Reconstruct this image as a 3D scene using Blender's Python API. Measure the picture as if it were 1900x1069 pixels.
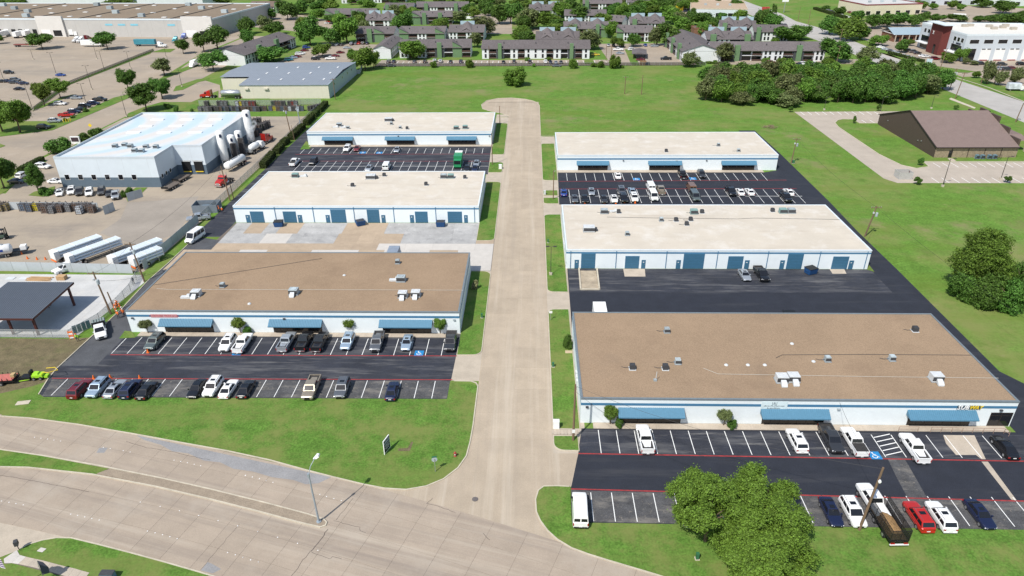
import bpy, math, random
from mathutils import Vector, Matrix
from math import radians as RAD, pi, sin, cos
# ---------------------------------------------------------------- camera, sky, sun, exposure
scn = bpy.context.scene
for o in list(bpy.data.objects): bpy.data.objects.remove(o)
COL = scn.collection
cam = bpy.data.cameras.new('camera'); camo = bpy.data.objects.new('camera', cam); COL.objects.link(camo)
cam.sensor_width = 36.0; cam.lens = 1275/1900*36; cam.clip_start = 1; cam.clip_end = 6000
R_ = Vector((0.99964011, 0.02509406, -0.00948401)); D_ = Vector((0.00355303, -0.47426529, -0.88037481)); F_ = Vector((-0.02659011, 0.88002427, -0.47418376))
camo.matrix_world = Matrix(((R_.x, -D_.x, -F_.x, 0), (R_.y, -D_.y, -F_.y, 0), (R_.z, -D_.z, -F_.z, 68.0), (0, 0, 0, 1)))
scn.camera = camo
scn.render.resolution_x = 1024; scn.render.resolution_y = 576
SUN_EL = RAD(53); SH_AZ = RAD(35)            # shadows fall away from the camera and to the right
world = bpy.data.worlds.new('World'); scn.world = world; world.use_nodes = True
wn = world.node_tree.nodes; sky = wn.new('ShaderNodeTexSky'); sky.sky_type = 'NISHITA'; sky.sun_disc = False
sky.sun_elevation = SUN_EL; sky.sun_rotation = pi + SH_AZ; sky.altitude = 200; sky.air_density = 1.2; sky.dust_density = 1.2
world.node_tree.links.new(sky.outputs[0], wn['Background'].inputs[0]); wn['Background'].inputs[1].default_value = 0.115
sl = bpy.data.lights.new('sun', 'SUN'); sl.energy = 4.3; sl.angle = RAD(0.53); sl.color = (1, .955, .88)
so = bpy.data.objects.new('sun', sl); COL.objects.link(so)
sdir = Vector((sin(SH_AZ)*cos(SUN_EL), cos(SH_AZ)*cos(SUN_EL), -sin(SUN_EL)))   # light travel
so.rotation_euler = sdir.to_track_quat('-Z', 'Y').to_euler(); so.location = (-60, -80, 150)
vs = scn.view_settings; vs.view_transform = 'Standard'; vs.look = 'None'; vs.exposure = 0.24; vs.gamma = 1.0; vs.use_curve_mapping = False
scn.cycles.volume_bounces = 3
rnd = random.Random(7)

# ---------------------------------------------------------------- mesh helpers
class MB:
    def __init__(s): s.v = []; s.f = []; s.m = []
    def poly(s, pts, m=0):
        n = len(s.v); s.v += [tuple(p) for p in pts]; s.f.append(list(range(n, n+len(pts)))); s.m.append(m); return s
    def box(s, x0, x1, y0, y1, z0, z1, m=0, mt=None):
        n = len(s.v); s.v += [(x0,y0,z0),(x1,y0,z0),(x1,y1,z0),(x0,y1,z0),(x0,y0,z1),(x1,y0,z1),(x1,y1,z1),(x0,y1,z1)]
        for q in ((0,3,2,1),(4,5,6,7),(0,1,5,4),(1,2,6,5),(2,3,7,6),(3,0,4,7)): s.f.append([n+i for i in q]); s.m.append(m)
        if mt is not None: s.m[-5] = mt
        return s
    def prism(s, poly, z0, z1, m=0, mt=None):
        n = len(s.v); k = len(poly); s.v += [(x,y,z0) for x,y in poly]+[(x,y,z1) for x,y in poly]
        for i in range(k): j = (i+1) % k; s.f.append([n+i, n+j, n+k+j, n+k+i]); s.m.append(m)
        s.f.append([n+k+i for i in range(k)]); s.m.append(m if mt is None else mt); s.f.append([n+i for i in range(k)][::-1]); s.m.append(m); return s
    def loft(s, rings, m=0, cap=True, closed=True):
        n = len(s.v); k = len(rings[0])
        for r in rings: s.v += [tuple(p) for p in r]
        for a in range(len(rings)-1):
            for i in range(k if closed else k-1):
                j = (i+1) % k; s.f.append([n+a*k+i, n+a*k+j, n+(a+1)*k+j, n+(a+1)*k+i]); s.m.append(m)
        if cap: s.f.append([n+i for i in range(k)][::-1]); s.m.append(m); q = n+(len(rings)-1)*k; s.f.append([q+i for i in range(k)]); s.m.append(m)
        return s
    def tube(s, p0, p1, r, n=6, m=0, r2=None):
        p0 = Vector(p0); p1 = Vector(p1); d = (p1-p0)
        if d.length < 1e-6: return s
        d.normalize(); a = d.orthogonal().normalized(); b = d.cross(a); r2 = r if r2 is None else r2
        return s.loft([[p+(a*cos(2*pi*i/n)+b*sin(2*pi*i/n))*q for i in range(n)] for p, q in ((p0, r), (p1, r2))], m)
    def path(s, pts, r, n=5, m=0):
        pts = [Vector(p) for p in pts]; rings = []
        for i, p in enumerate(pts):
            d = (pts[min(i+1, len(pts)-1)]-pts[max(i-1, 0)]).normalized(); a = d.cross(Vector((0,0,1)))
            a = a.normalized() if a.length > 1e-3 else d.orthogonal().normalized(); b = a.cross(d); rr = r[i] if isinstance(r, (list, tuple)) else r
            rings.append([p+(a*cos(2*pi*k/n)+b*sin(2*pi*k/n))*rr for k in range(n)])
        return s.loft(rings, m)
    def cyl(s, x, y, z0, z1, r, n=12, m=0, r2=None): return s.tube((x,y,z0), (x,y,z1), r, n, m, r2)
    def lathe(s, x, y, prof, n=12, m=0):   # prof (r,z)
        return s.loft([[(x+r*cos(2*pi*i/n), y+r*sin(2*pi*i/n), z) for i in range(n)] for r, z in prof], m)
    def mesh(s, name, mats, smooth=False):
        me = bpy.data.meshes.new(name); me.from_pydata(s.v, [], s.f)
        for m in (mats if isinstance(mats, (list, tuple)) else [mats]): me.materials.append(m)
        me.polygons.foreach_set('material_index', s.m)
        if smooth: me.polygons.foreach_set('use_smooth', [True]*len(s.f))
        me.update(); return me
    def build(s, name, mats, parent=None, loc=None, rz=0, smooth=False): return link(name, s.mesh(name, mats, smooth), parent, loc, rz)
def link(name, me, parent=None, loc=None, rz=0):
    o = bpy.data.objects.new(name, me); COL.objects.link(o)
    if parent is not None: o.parent = parent
    if loc is not None: o.location = loc if len(loc) == 3 else (loc[0], loc[1], 0)
    if rz: o.rotation_euler = (0, 0, rz)
    return o
def tag(o, label=None, cat=None, group=None, kind=None):
    if label: o['label'] = label
    if cat: o['category'] = cat
    if group: o['group'] = group
    if kind: o['kind'] = kind
    return o
def thing(name, label, cat, loc=(0,0,0), rz=0, group=None): return tag(link(name, None, None, loc, rz), label, cat, group)
def struct(o): o['kind'] = 'structure'; return o
ORD = 'first second third fourth fifth sixth seventh eighth ninth tenth eleventh twelfth thirteenth fourteenth fifteenth sixteenth seventeenth eighteenth nineteenth twentieth'.split()
ORD += ['twenty-'+w for w in ORD[:9]] + ['thirtieth']+['thirty-'+w for w in ORD[:9]]
def rank(objs, base, group=None, tail=' from left'):
    """label a set of look-alikes by their order from the left of the picture"""
    so_ = sorted(objs, key=lambda o: o.location.x/max(o.location.y, 1))
    for i, o in enumerate(so_):
        b = o.get('look', '') ; t = (b+' ' if b else '')+base
        o['label'] = t if len(so_) == 1 else t+', '+ORD[i]+tail
        if group: o['group'] = group
        if 'look' in o: del o['look']

# ---------------------------------------------------------------- materials
MT = {}
def srgb(h):
    h = h.lstrip('#'); c = [int(h[i:i+2], 16)/255 for i in (0,2,4)]
    return tuple(x/12.92 if x <= .04045 else ((x+.055)/1.055)**2.4 for x in c)
def mat(name, c, r=.75, var=.12, sc=1.0, fvar=0.0, fsc=25., metal=0., spec=.4, orand=0., bump=0., world=True, stretch=None, coat=0., emit=0):
    if name in MT: return MT[name]
    m = bpy.data.materials.new(name); m.use_nodes = True; nt = m.node_tree; N = nt.nodes; L = nt.links.new; b = N['Principled BSDF']
    b.inputs['Roughness'].default_value = r; b.inputs['Metallic'].default_value = metal; b.inputs['Specular IOR Level'].default_value = spec
    if coat: b.inputs['Coat Weight'].default_value = coat; b.inputs['Coat Roughness'].default_value = .06
    if world: co = N.new('ShaderNodeNewGeometry').outputs['Position']
    else: co = N.new('ShaderNodeTexCoord').outputs['Object']
    if stretch:
        mp = N.new('ShaderNodeMapping'); mp.inputs['Scale'].default_value = stretch; L(co, mp.inputs[0]); co = mp.outputs[0]
    n1 = N.new('ShaderNodeTexNoise'); n1.inputs['Scale'].default_value = sc; n1.inputs['Detail'].default_value = 6; n1.inputs['Roughness'].default_value = .65; L(co, n1.inputs[0])
    fac = N.new('ShaderNodeMapRange'); fac.inputs['From Min'].default_value = .3; fac.inputs['From Max'].default_value = .7; fac.inputs['To Min'].default_value = 1-var; fac.inputs['To Max'].default_value = 1+var; L(n1.outputs[0], fac.inputs[0])
    f = fac.outputs[0]
    def mul(a, bsock):
        q = N.new('ShaderNodeMath'); q.operation = 'MULTIPLY'; L(a, q.inputs[0]); L(bsock, q.inputs[1]); return q.outputs[0]
    if fvar:
        n2 = N.new('ShaderNodeTexNoise'); n2.inputs['Scale'].default_value = fsc; n2.inputs['Detail'].default_value = 2; L(co, n2.inputs[0])
        g = N.new('ShaderNodeMapRange'); g.inputs['From Min'].default_value = .3; g.inputs['From Max'].default_value = .7; g.inputs['To Min'].default_value = 1-fvar; g.inputs['To Max'].default_value = 1+fvar; L(n2.outputs[0], g.inputs[0]); f = mul(f, g.outputs[0])
    if orand:
        oi = N.new('ShaderNodeObjectInfo'); g = N.new('ShaderNodeMapRange'); g.inputs['To Min'].default_value = 1-orand; g.inputs['To Max'].default_value = 1+orand; L(oi.outputs['Random'], g.inputs[0]); f = mul(f, g.outputs[0])
    vm = N.new('ShaderNodeVectorMath'); vm.operation = 'SCALE'; vm.inputs[0].default_value = c; L(f, vm.inputs['Scale'])
    L(vm.outputs[0], b.inputs['Base Color'])
    if bump:
        bp = N.new('ShaderNodeBump'); bp.inputs['Strength'].default_value = bump; bp.inputs['Distance'].default_value = .05; L(n1.outputs[0], bp.inputs['Height']); L(bp.outputs[0], b.inputs['Normal'])
    if emit: b.inputs['Emission Color'].default_value = (*c, 1); b.inputs['Emission Strength'].default_value = emit
    m['c'] = c; MT[name] = m; m.use_backface_culling = False; return m
def layer(m, c, sc, lo, hi, amt=1., stretch=None, det=5, world=True, rot=0):
    """add wear of another colour with its own ragged shape over a material's base colour"""
    nt = m.node_tree; N = nt.nodes; L = nt.links.new; b = N['Principled BSDF']; src = b.inputs['Base Color'].links[0].from_socket
    co = N.new('ShaderNodeNewGeometry').outputs['Position'] if world else N.new('ShaderNodeTexCoord').outputs['Object']
    if rot: mp = N.new('ShaderNodeMapping'); mp.inputs['Rotation'].default_value = (0,0,rot); L(co, mp.inputs[0]); co = mp.outputs[0]
    if stretch: mp = N.new('ShaderNodeMapping'); mp.inputs['Scale'].default_value = stretch; L(co, mp.inputs[0]); co = mp.outputs[0]
    n = N.new('ShaderNodeTexNoise'); n.inputs['Scale'].default_value = sc; n.inputs['Detail'].default_value = det; n.inputs['Roughness'].default_value = .7; L(co, n.inputs[0])
    mr = N.new('ShaderNodeMapRange'); mr.inputs['From Min'].default_value = lo; mr.inputs['From Max'].default_value = hi; mr.inputs['To Max'].default_value = amt; L(n.outputs[0], mr.inputs[0])
    mx = N.new('ShaderNodeMix'); mx.data_type = 'RGBA'; L(mr.outputs[0], mx.inputs[0]); L(src, mx.inputs[6]); mx.inputs[7].default_value = (*c, 1); L(mx.outputs[2], b.inputs['Base Color']); return m
def grid(m, sx, sy, w, c, amt=.6, soft=1.0, off=(0,0), slope=0):
    """saw-cut joints: darker lines on a world grid (far pavement, seams)"""
    nt = m.node_tree; N = nt.nodes; L = nt.links.new; b = N['Principled BSDF']; src = b.inputs['Base Color'].links[0].from_socket
    g = N.new('ShaderNodeNewGeometry'); sp = N.new('ShaderNodeSeparateXYZ'); L(g.outputs['Position'], sp.inputs[0]); outs = []
    for ax, s_, of in ((0, sx, off[0]), (1, sy, off[1])):
        if not s_: continue
        a = N.new('ShaderNodeMath'); a.operation = 'ADD'; a.inputs[1].default_value = of; L(sp.outputs[ax], a.inputs[0])
        p = N.new('ShaderNodeMath'); p.operation = 'PINGPONG'; p.inputs[1].default_value = s_/2; L(a.outputs[0], p.inputs[0])
        q = N.new('ShaderNodeMath'); q.operation = 'LESS_THAN'; q.inputs[1].default_value = w/2; L(p.outputs[0], q.inputs[0]); outs.append(q.outputs[0])
    f = outs[0]
    if len(outs) == 2: a = N.new('ShaderNodeMath'); a.operation = 'MAXIMUM'; L(outs[0], a.inputs[0]); L(outs[1], a.inputs[1]); f = a.outputs[0]
    k = N.new('ShaderNodeMath'); k.operation = 'MULTIPLY'; k.inputs[1].default_value = amt; L(f, k.inputs[0])
    mx = N.new('ShaderNodeMix'); mx.data_type = 'RGBA'; L(k.outputs[0], mx.inputs[0]); L(src, mx.inputs[6]); mx.inputs[7].default_value = (*c, 1); L(mx.outputs[2], b.inputs['Base Color']); return m

grass = mat('grass', (.104,.198,.034), 1, .20, .35, .20, 2.0, spec=.1)
layer(grass, (.190,.205,.068), .04, .45, .64, .85); layer(grass, (.070,.135,.018), .12, .55, .75, .7); layer(grass, (.20,.17,.08), .35, .66, .80, .55); layer(grass, (.12,.18,.03), .09, .48, .66, .6, (.12,1,1)); layer(grass, (.24,.205,.11), .03, .57, .70, .7); layer(grass, (.26,.22,.12), .16, .62, .72, .55)
lawn = mat('lawn', (.088,.174,.030), 1, .18, .5, .26, 4.0, spec=.1)
layer(lawn, (.175,.195,.060), .14, .45, .62, .8); layer(lawn, (.066,.130,.020), .8, .55, .75, .4); layer(lawn, (.15,.185,.05), .22, .5, .68, .55, (.1,1,1)); layer(lawn, (.24,.215,.10), .5, .66, .78, .5)
road_c = mat('road_concrete', (.390,.320,.240), .9, .10, .25, .07, 6., orand=.05); layer(road_c, (.49,.425,.34), .30, .5, .68, .7, (1,.03,1)); layer(road_c, (.31,.26,.205), .55, .53, .72, .55, (1,.02,1)); layer(road_c, (.30,.25,.20), .12, .56, .75, .4)
main_c = mat('main_road_concrete', (.338,.277,.217), .9, .08, .3, .06, 6., orand=.045); layer(main_c, (.235,.195,.162), .42, .49, .66, .7, (.03,1,1), rot=.27); layer(main_c, (.43,.372,.30), .6, .54, .7, .6, (.03,1,1), rot=.27); layer(main_c, (.40,.35,.29), .1, .52, .7, .5)
joint_m = mat('joint_filler', (.145,.12,.10), .95, .2, 2)
kerb_m = mat('kerb_concrete', (.47,.42,.33), .9, .15, .8, .1, 8)
median_m = mat('median_paving', (.275,.222,.165), .9, .15, .8, .15, 6)
walk_m = mat('sidewalk_concrete', (.42,.36,.29), .9, .12, .6, .08, 7, orand=.06)
drive_m = mat('driveway_concrete', (.42,.36,.285), .9, .12, .5, .06, 6)
yard_c = mat('yard_concrete', (.335,.280,.215), .9, .10, .06, .05, 3.); layer(yard_c, (.22,.19,.16), .06, .5, .66, .75, (.6,1.3,1)); layer(yard_c, (.13,.115,.10), .35, .64, .74, .5); grid(yard_c, 6.1, 6.1, .09, (.22,.18,.14), .55)
lot_c = mat('far_lot_concrete', (.335,.275,.210), .9, .10, .04, .05, 2.); layer(lot_c, (.235,.205,.17), .035, .48, .66, .7, (.5,1.4,1)); layer(lot_c, (.40,.34,.27), .09, .56, .7, .6); grid(lot_c, 9, 9, .16, (.25,.21,.17), .45)
pad_c = mat('new_concrete', (.47,.47,.46), .9, .10, .25, .05, 4.); layer(pad_c, (.56,.54,.50), .4, .52, .7, .7); grid(pad_c, 4.6, 4.6, .05, (.3,.3,.3), .6)
asph = mat('sealed_asphalt', (.029,.032,.043), .8, .25, .25, .3, 9., spec=.35); layer(asph, (.115,.115,.12), .42, .50, .68, .8, (.13,1,1)); layer(asph, (.02,.02,.022), .9, .58, .72, .6); layer(asph, (.17,.165,.16), 1.0, .55, .66, .6, (.07,1,1)); layer(asph, (.24,.22,.19), 2.2, .66, .74, .5, (.5,1,1)); layer(asph, (.04,.042,.05), .12, .5, .7, .6)
asph_new = mat('fresh_asphalt', (.022,.025,.035), .82, .15, .4, .2, 9., spec=.35); layer(asph_new, (.055,.056,.062), .3, .54, .72, .6, (.1,1,1))
asph_old = mat('worn_asphalt', (.070,.070,.073), .85, .3, .5, .3, 8.); layer(asph_old, (.19,.175,.155), .5, .50, .68, .85, (.35,1,1)); layer(asph_old, (.25,.22,.18), 1.3, .60, .68, .7); layer(asph_old, (.03,.03,.032), .8, .60, .70, .7)
asph_gry = mat('grey_asphalt', (.255,.25,.25), .9, .12, .3, .1, 5.)
dirt = mat('bare_soil', (.135,.110,.060), 1, .3, .6, .25, 5.); layer(dirt, (.09,.11,.03), .25, .5, .75, .6)
paint_w = mat('white_line_paint', (.78,.78,.76), .7, .06, 3, .1, 12); layer(paint_w, (.25,.24,.23), 2.2, .62, .8, .6)
paint_r = mat('red_line_paint', (.30,.035,.035), .8, .25, 1.5, .1, 12); layer(paint_r, (.09,.04,.04), 1.2, .5, .75, .7)
paint_b = mat('blue_bay_paint', (.015,.20,.46), .7, .1, 3)
gravel = mat('gravel_roof', (.290,.208,.138), 1, .08, .12, .15, 6.0, spec=.1); layer(gravel, (.33,.245,.165), .5, .55, .8, .4); layer(gravel, (.15,.12,.095), .06, .58, .75, .35); layer(gravel, (.20,.14,.095), .09, .5, .7, .5)
wroof = mat('white_coated_roof', (.53,.475,.395), .85, .06, .15, .03, 4., orand=.03); layer(wroof, (.43,.37,.30), .35, .54, .74, .75, (.2,1.6,1)); layer(wroof, (.62,.585,.53), .2, .5, .7, .7); grid(wroof, 0, 3.1, .10, (.47,.40,.32), .35)
wall_b = mat('pale_blue_painted_wall', (.69,.74,.76), .8, .03, .5, .02, 5.)
band_b = mat('blue_band_paint', (.055,.170,.295), .65, .06, 1.)
awn_b = mat('blue_metal_awning', (.075,.190,.285), .55, .06, 2.)
door_b = mat('blue_steel_door', (.040,.125,.205), .6, .06, 2.)
fascia_m = mat('grey_metal_edge', (.16,.19,.21), .5, .1, 2.)
glass_d = mat('dark_window_glass', (.012,.013,.016), .08, .1, 1, spec=.6)
frame_d = mat('bronze_window_frame', (.035,.025,.02), .5, .1, 3)
steel = mat('galvanised_steel', (.42,.44,.45), .45, .12, 2, metal=.6)
ac_g = mat('grey_unit_casing', (.36,.41,.43), .55, .12, 3, .08, 20, orand=.22); ac_w = mat('white_unit_casing', (.55,.57,.58), .55, .1, 3); ac_d = mat('dark_unit_coil', (.05,.052,.058), .7, .2, 5); ac_gr = mat('green_unit_casing', (.21,.33,.31), .6, .1, 3)
wood_p = mat('weathered_pole_wood', (.175,.115,.072), .9, .25, 3, world=False, stretch=(6,6,.5))
black_m = mat('black_plastic', (.012,.012,.013), .5, .2, 4)
white_p = mat('white_paint', (.76,.76,.75), .5, .04, 1)
tyre_m = mat('tyre_rubber', (.016,.016,.017), .85, .2, 5); rim_m = mat('alloy_rim', (.45,.45,.46), .35, .1, 5, metal=.7)
lamp_h = mat('headlight_lens', (.70,.72,.74), .12, .05, 5, spec=.7); lamp_t = mat('tail_light_lens', (.30,.012,.012), .2, .05, 5, spec=.6)
chrome = mat('chrome_trim', (.6,.6,.62), .2, .05, 3, metal=.9)
orange = mat('safety_orange', (.80,.17,.025), .6, .06, 5); lime = mat('lime_green', (.33,.62,.03), .5, .06, 4); yellow_m = mat('yellow_paint', (.72,.52,.03), .5, .08, 3)

# ---------------------------------------------------------------- ground, roads, lots
SZ = [0]
def sheet(name, pts, z, m, parent=None, kind='structure'):
    if parent is None: SZ[0] += 1; z += .00011*(SZ[0] % 25)
    b = MB(); a = 0
    for i in range(len(pts)): x0, y0 = pts[i-1]; x1, y1 = pts[i]; a += x0*y1-x1*y0
    b.poly([(x, y, z) for x, y in (pts if a > 0 else pts[::-1])]); o = b.build(name, m, parent)
    if kind and parent is None: o['kind'] = kind
    return o
def offs(pts, w, closed=False):
    out = []; n = len(pts)
    for i in range(n):
        p = Vector(pts[i]); a = Vector(pts[i-1]) if (closed or i) else None; c = Vector(pts[(i+1) % n]) if (closed or i < n-1) else None
        d = Vector((0, 0))
        if a is not None and (p-a).length > 1e-6: d += (p-a).normalized()
        if c is not None and (c-p).length > 1e-6: d += (c-p).normalized()
        if d.length < 1e-6: d = Vector((1, 0))
        d.normalize(); out.append((p.x-d.y*w, p.y+d.x*w))
    return out
def strip(pts, w, z0, z1, closed=False):
    b = MB(); q = offs(pts, w, closed); rings = [[(*p, z0), (*p, z1), (*r, z1), (*r, z0)] for p, r in zip(pts, q)]
    if closed: rings.append(rings[0])
    return b.loft(rings, 0, cap=not closed)
def kerb(pts, closed=False, w=.18, h=.13, parent=None):
    o = strip(pts, w, 0, h, closed).build('kerb', kerb_m, parent)
    if parent is None: o['kind'] = 'structure'
    return o
def rrect(x0, x1, y0, y1, rs, n=5):
    """rounded rectangle, rs = radii at (x0,y0),(x1,y0),(x1,y1),(x0,y1)"""
    out = []
    for (cx, cy, a0), r in zip(((x0, y0, pi), (x1, y0, 1.5*pi), (x1, y1, 0), (x0, y1, .5*pi)), rs):
        sx = 1 if cx == x0 else -1; sy = 1 if cy == y0 else -1
        if r <= 0: out.append((cx, cy)); continue
        for k in range(n+1): a = a0+k*pi/2/n; out.append((cx+sx*r+r*cos(a), cy+sy*r+r*sin(a)))
    return out
def rect(x0, x1, y0, y1): return [(x0, y0), (x1, y0), (x1, y1), (x0, y1)]

sheet('ground', rect(-2500, 2500, -300, 4500), 0, grass)
# --- main road: gently curving concrete, lanes offset from a reference line
def mr(x, o):
    u = x+70; y = 77.6-.19*u-.0014*u*u; s = -.19-.0028*u; q = math.sqrt(1+s*s); return (x+o*s/q, y-o/q)
stn = []; xx = -118.0
while xx < 36: stn.append(xx); u = xx+70; s = -.19-.0028*u; xx += 4.6/math.sqrt(1+s*s)
main_road = sheet('main_road', [mr(x, -3.8) for x in stn]+[mr(x, 15.1) for x in stn[::-1]], .012, joint_m)
def slab(pts, z0, z1, m, parent, g=.02, name='slab'):
    q = offs(pts, g, True) if sum(pts[i-1][0]*pts[i][1]-pts[i][0]*pts[i-1][1] for i in range(len(pts))) > 0 else offs(pts[::-1], g, True)
    return MB().prism(q, z0, z1).build(name, m, parent)
for a, b_ in zip(stn[:-1], stn[1:]):
    east = b_ > -27
    for o0, o1 in (((-3.75,0),(0,3.9),(3.9,7.8),(7.8,11.4),(11.4,15.05)) if east else ((-3.75,0),(0,3.35),(4.75,7.8),(7.8,11.4),(11.4,15.05))):
        if b_ < -100 and o0 > 5: continue
        slab([mr(a,o0), mr(b_,o0), mr(b_,o1), mr(a,o1)], .013, .034, main_c, main_road, .018)
# grey asphalt patch repair along the north kerb, small square patch
sheet('asphalt_patch', [mr(-60,-3.6),mr(-58,-2.9),mr(-55,-2.6),mr(-52.5,-1.8),mr(-50,-2.0),mr(-47,-1.3),mr(-44.5,-1.6),mr(-42,-1.0),mr(-39,-1.3),mr(-36,-1.1),mr(-33,-1.5),mr(-31,-1.3),mr(-29.5,-2.0),mr(-28.5,-3.6)], .039, asph_gry, main_road)
sheet('asphalt_patch', [(-63.04,75.12),(-63.22,76.18),(-61.96,76.20),(-61.90,75.13)], .039, asph_gry, main_road)
sheet('asphalt_patch', [(-39.06,55.04),(-38.73,56.27),(-38.00,55.98),(-36.69,55.29),(-37.46,54.67)], .039, asph_gry, main_road)
cr_m = mat('road_crack', (.06,.05,.045), 1, .2, 3)
def crack(pts, w, par, z=.0365, seed=1):
    r = random.Random(seed); q = []
    for a, c in zip(pts[:-1], pts[1:]):
        n = max(3, int((Vector(c)-Vector(a)).length/.5))
        for k in range(n): q.append((a[0]+(c[0]-a[0])*k/n+r.uniform(-.09,.09), a[1]+(c[1]-a[1])*k/n+r.uniform(-.06,.06)))
    q.append(pts[-1]); b = MB(); l = offs(q, w/2); m = offs(q, -w/2); b.loft([[(*x, z), (*y, z)] for x, y in zip(l, m)], 0, False, False); b.build('crack', cr_m, par)
crack([(-25.58,61.46),(-25.91,60.14),(-26.36,58.88),(-26.74,58.06)], .09, main_road, seed=2); crack([(-26.74,58.06),(-27.24,56.78),(-28.00,54.48)], .06, main_road, seed=3); crack([(-24.83,63.10),(-24.32,64.60),(-23.53,66.85)], .05, main_road, seed=4); crack([(-25.19,62.91),(-23.22,62.35),(-21.49,61.92),(-21.41,61.39),(-20.59,61.09)], .045, main_road, seed=5); crack([(-26.68,57.95),(-24.11,56.98),(-23.81,57.36),(-22.63,56.97)], .045, main_road, seed=6); crack([(-13.55,66.13),(-11.99,65.66),(-9.65,64.59)], .05, main_road, seed=7); crack([(-5.74,61.15),(-4.89,60.16)], .05, main_road, seed=8); crack([(-59.96,77.62),(-56.08,76.28),(-52.17,75.58),(-49.27,74.72),(-45.81,73.88)], .045, main_road, .041, seed=9); crack([(-37.10,62.24),(-38.12,58.84),(-39.11,55.14)], .04, main_road, seed=10); crack([(-12.92,67.02),(-13.55,66.13)], .05, main_road, seed=11); crack([mr(-100,7.8),mr(-70,7.8),mr(-58,7.85)], .04, main_road, seed=12)
# raised pavement markers ("buttons")
bt = MB().lathe(0, 0, [(.075,0),(.068,.016),(.03,.024)], 8).mesh('lane_button', white_p)
for p in ((-74.31,78.37),(-73.20,78.16),(-72.09,77.99),(-70.99,77.78),(-69.85,77.58),(-62.62,76.25),(-61.50,76.05),(-59.33,75.62),(-58.18,75.37),(-50.94,73.75),(-49.86,73.50),(-48.79,73.26),(-47.67,72.96),(-46.63,72.68),(-39.53,70.91),(-38.46,70.59),(-37.36,70.28),(-36.31,69.94),
          (-39.55,70.85),(-38.45,70.56),(-37.35,70.25),(-36.31,69.94),(-35.25,69.61),(-28.16,67.45),(-27.16,67.10),(-26.08,66.76),(-25.00,66.40),
          (-51.76,65.70),(-48.74,65.00),(-45.84,64.30),(-42.95,63.53),(-40.08,62.71),(-37.22,61.89),(-34.33,61.02),(-34.33,61.02),(-31.50,60.16),(-28.72,59.26),(-25.89,58.24),
          (-70.53,65.61),(-69.38,65.40),(-68.29,65.19),(-67.16,64.98),(-59.85,63.49),(-58.82,63.29),(-57.74,63.05),(-56.66,62.80),(-55.55,62.56),(-48.38,60.86),(-47.27,60.60),(-46.18,60.32),(-45.11,60.03),(-44.04,59.73),(-36.87,57.71),(-35.79,57.39),(-34.73,57.03),(-33.65,56.69),(-32.60,56.38),(-34.73,57.03),(-33.64,56.67),(-32.60,56.38)):
    link('lane_button', bt, main_road, (p[0], p[1], .036))
# median
medN = [mr(x, 3.4) for x in (-118,-100,-85,-70,-60,-50,-42,-34,-28)]; medS = [mr(x, o) for x, o in ((-118,11),(-100,9.6),(-85,8.0),(-70,5.7),(-60,4.9),(-50,4.75),(-42,4.75),(-34,4.75),(-28,4.75))]
nose = [mr(-25.5,3.5), mr(-24.9,3.8), mr(-24.8,4.2), mr(-25.2,4.6)]
i60 = 4
sheet('median_lawn', medN[:i60]+[mr(-58.6,3.5),mr(-59.6,4.9)]+medS[:i60][::-1], .125, lawn)
md = MB().prism([mr(-58.5,3.55)]+medN[i60+1:]+nose+medS[i60+1:][::-1]+[mr(-59.5,4.75)], .0, .15).build('median', median_m); struct(md)
kerb([*medN, *nose, *medS[::-1]], w=.2, h=.17)
# kerb returns into the side street
NK = [mr(x,-3.75) for x in (-118,-100,-90)]+[(-82.9,83.1),(-78.1,82.7),(-69.6,81.3),(-59.7,79.2),(-51.3,77.3),(-44.1,75.7),(-37.3,73.9),(-31.3,71.9),(-26.8,70.5),(-22.7,69.3),(-19.7,68.6),(-16.7,68.4),(-14.0,69.1),(-11.8,70.5),(-10.0,72.7),(-9.0,75.2),(-8.7,78.3),(-8.55,82),(-8.5,92.0),(-8.9,92.9),(-9.8,93.4),(-12.7,93.5)]
EK = [(5.4,69.5),(3.7,69.6),(1.9,69.5),(1.1,68.7),(.7,67.0),(.8,64.8),(1.3,63.3),(2.2,61.7),(3.4,60.3),(5.1,59.0),(7.1,58.1),(9.2,57.3),(11.7,56.4),(14.8,55.3)]+[mr(x,-3.75) for x in (19,24,30,35)]
kerb(NK); kerb(EK)
sheet('street_throat', NK[12:19]+[(-8.55,82),(-8.5,101),(-13,101),(-13,93.5)][:2]+[(-8.5,95),(3.4,95),(3.4,76),(7,76),(5.6,69.6)]+EK[1:12]+[mr(x,-3.6) for x in (9,4,0,-6,-12,-18)], .020, road_c)
# --- side street with cul-de-sac, in two columns of slabs
cul = [(-8.5,72),(3.4,72),(3.4,284),(2.6,289),(.6,292.5),(-2.6,295.6),(-8.4,298),(-14.2,297.1),(-18.6,293.3),(-20.4,286),(-19.5,279),(-16.1,275.1),(-11.5,271.5),(-8.6,268)]
street = sheet('street', cul, .026, road_c)
y = 79.0
while y < 268:
    for x0, x1 in ((-8.4,-2.5),(-2.5,3.3)): slab(rect(x0, x1, y, y+6.1), .027, .046, road_c, street, .012)
    y += 6.1
y0 = y
for yy in (y0, y0+7.5, y0+15, y0+22):   # bulb
    x0 = -8.6 if yy < 271 else (-17.5 if yy < 276 else -18.4); slab(rect(max(x0,-17.8), -2.6, yy, min(yy+7.4, 294)), .027, .046, road_c, street, .012); slab(rect(-2.6, 3.2 if yy < 284 else 1.2, yy, min(yy+7.4, 291)), .027, .046, road_c, street, .012)
mh = MB().cyl(0,0,0,.006,.42,20).mesh('manhole_cover', mat('cast_iron', (.13,.115,.11), .7, .2, 4))
o = link('manhole_cover', mh, street, (*(-7.23,66.93), .047)); 
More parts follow.
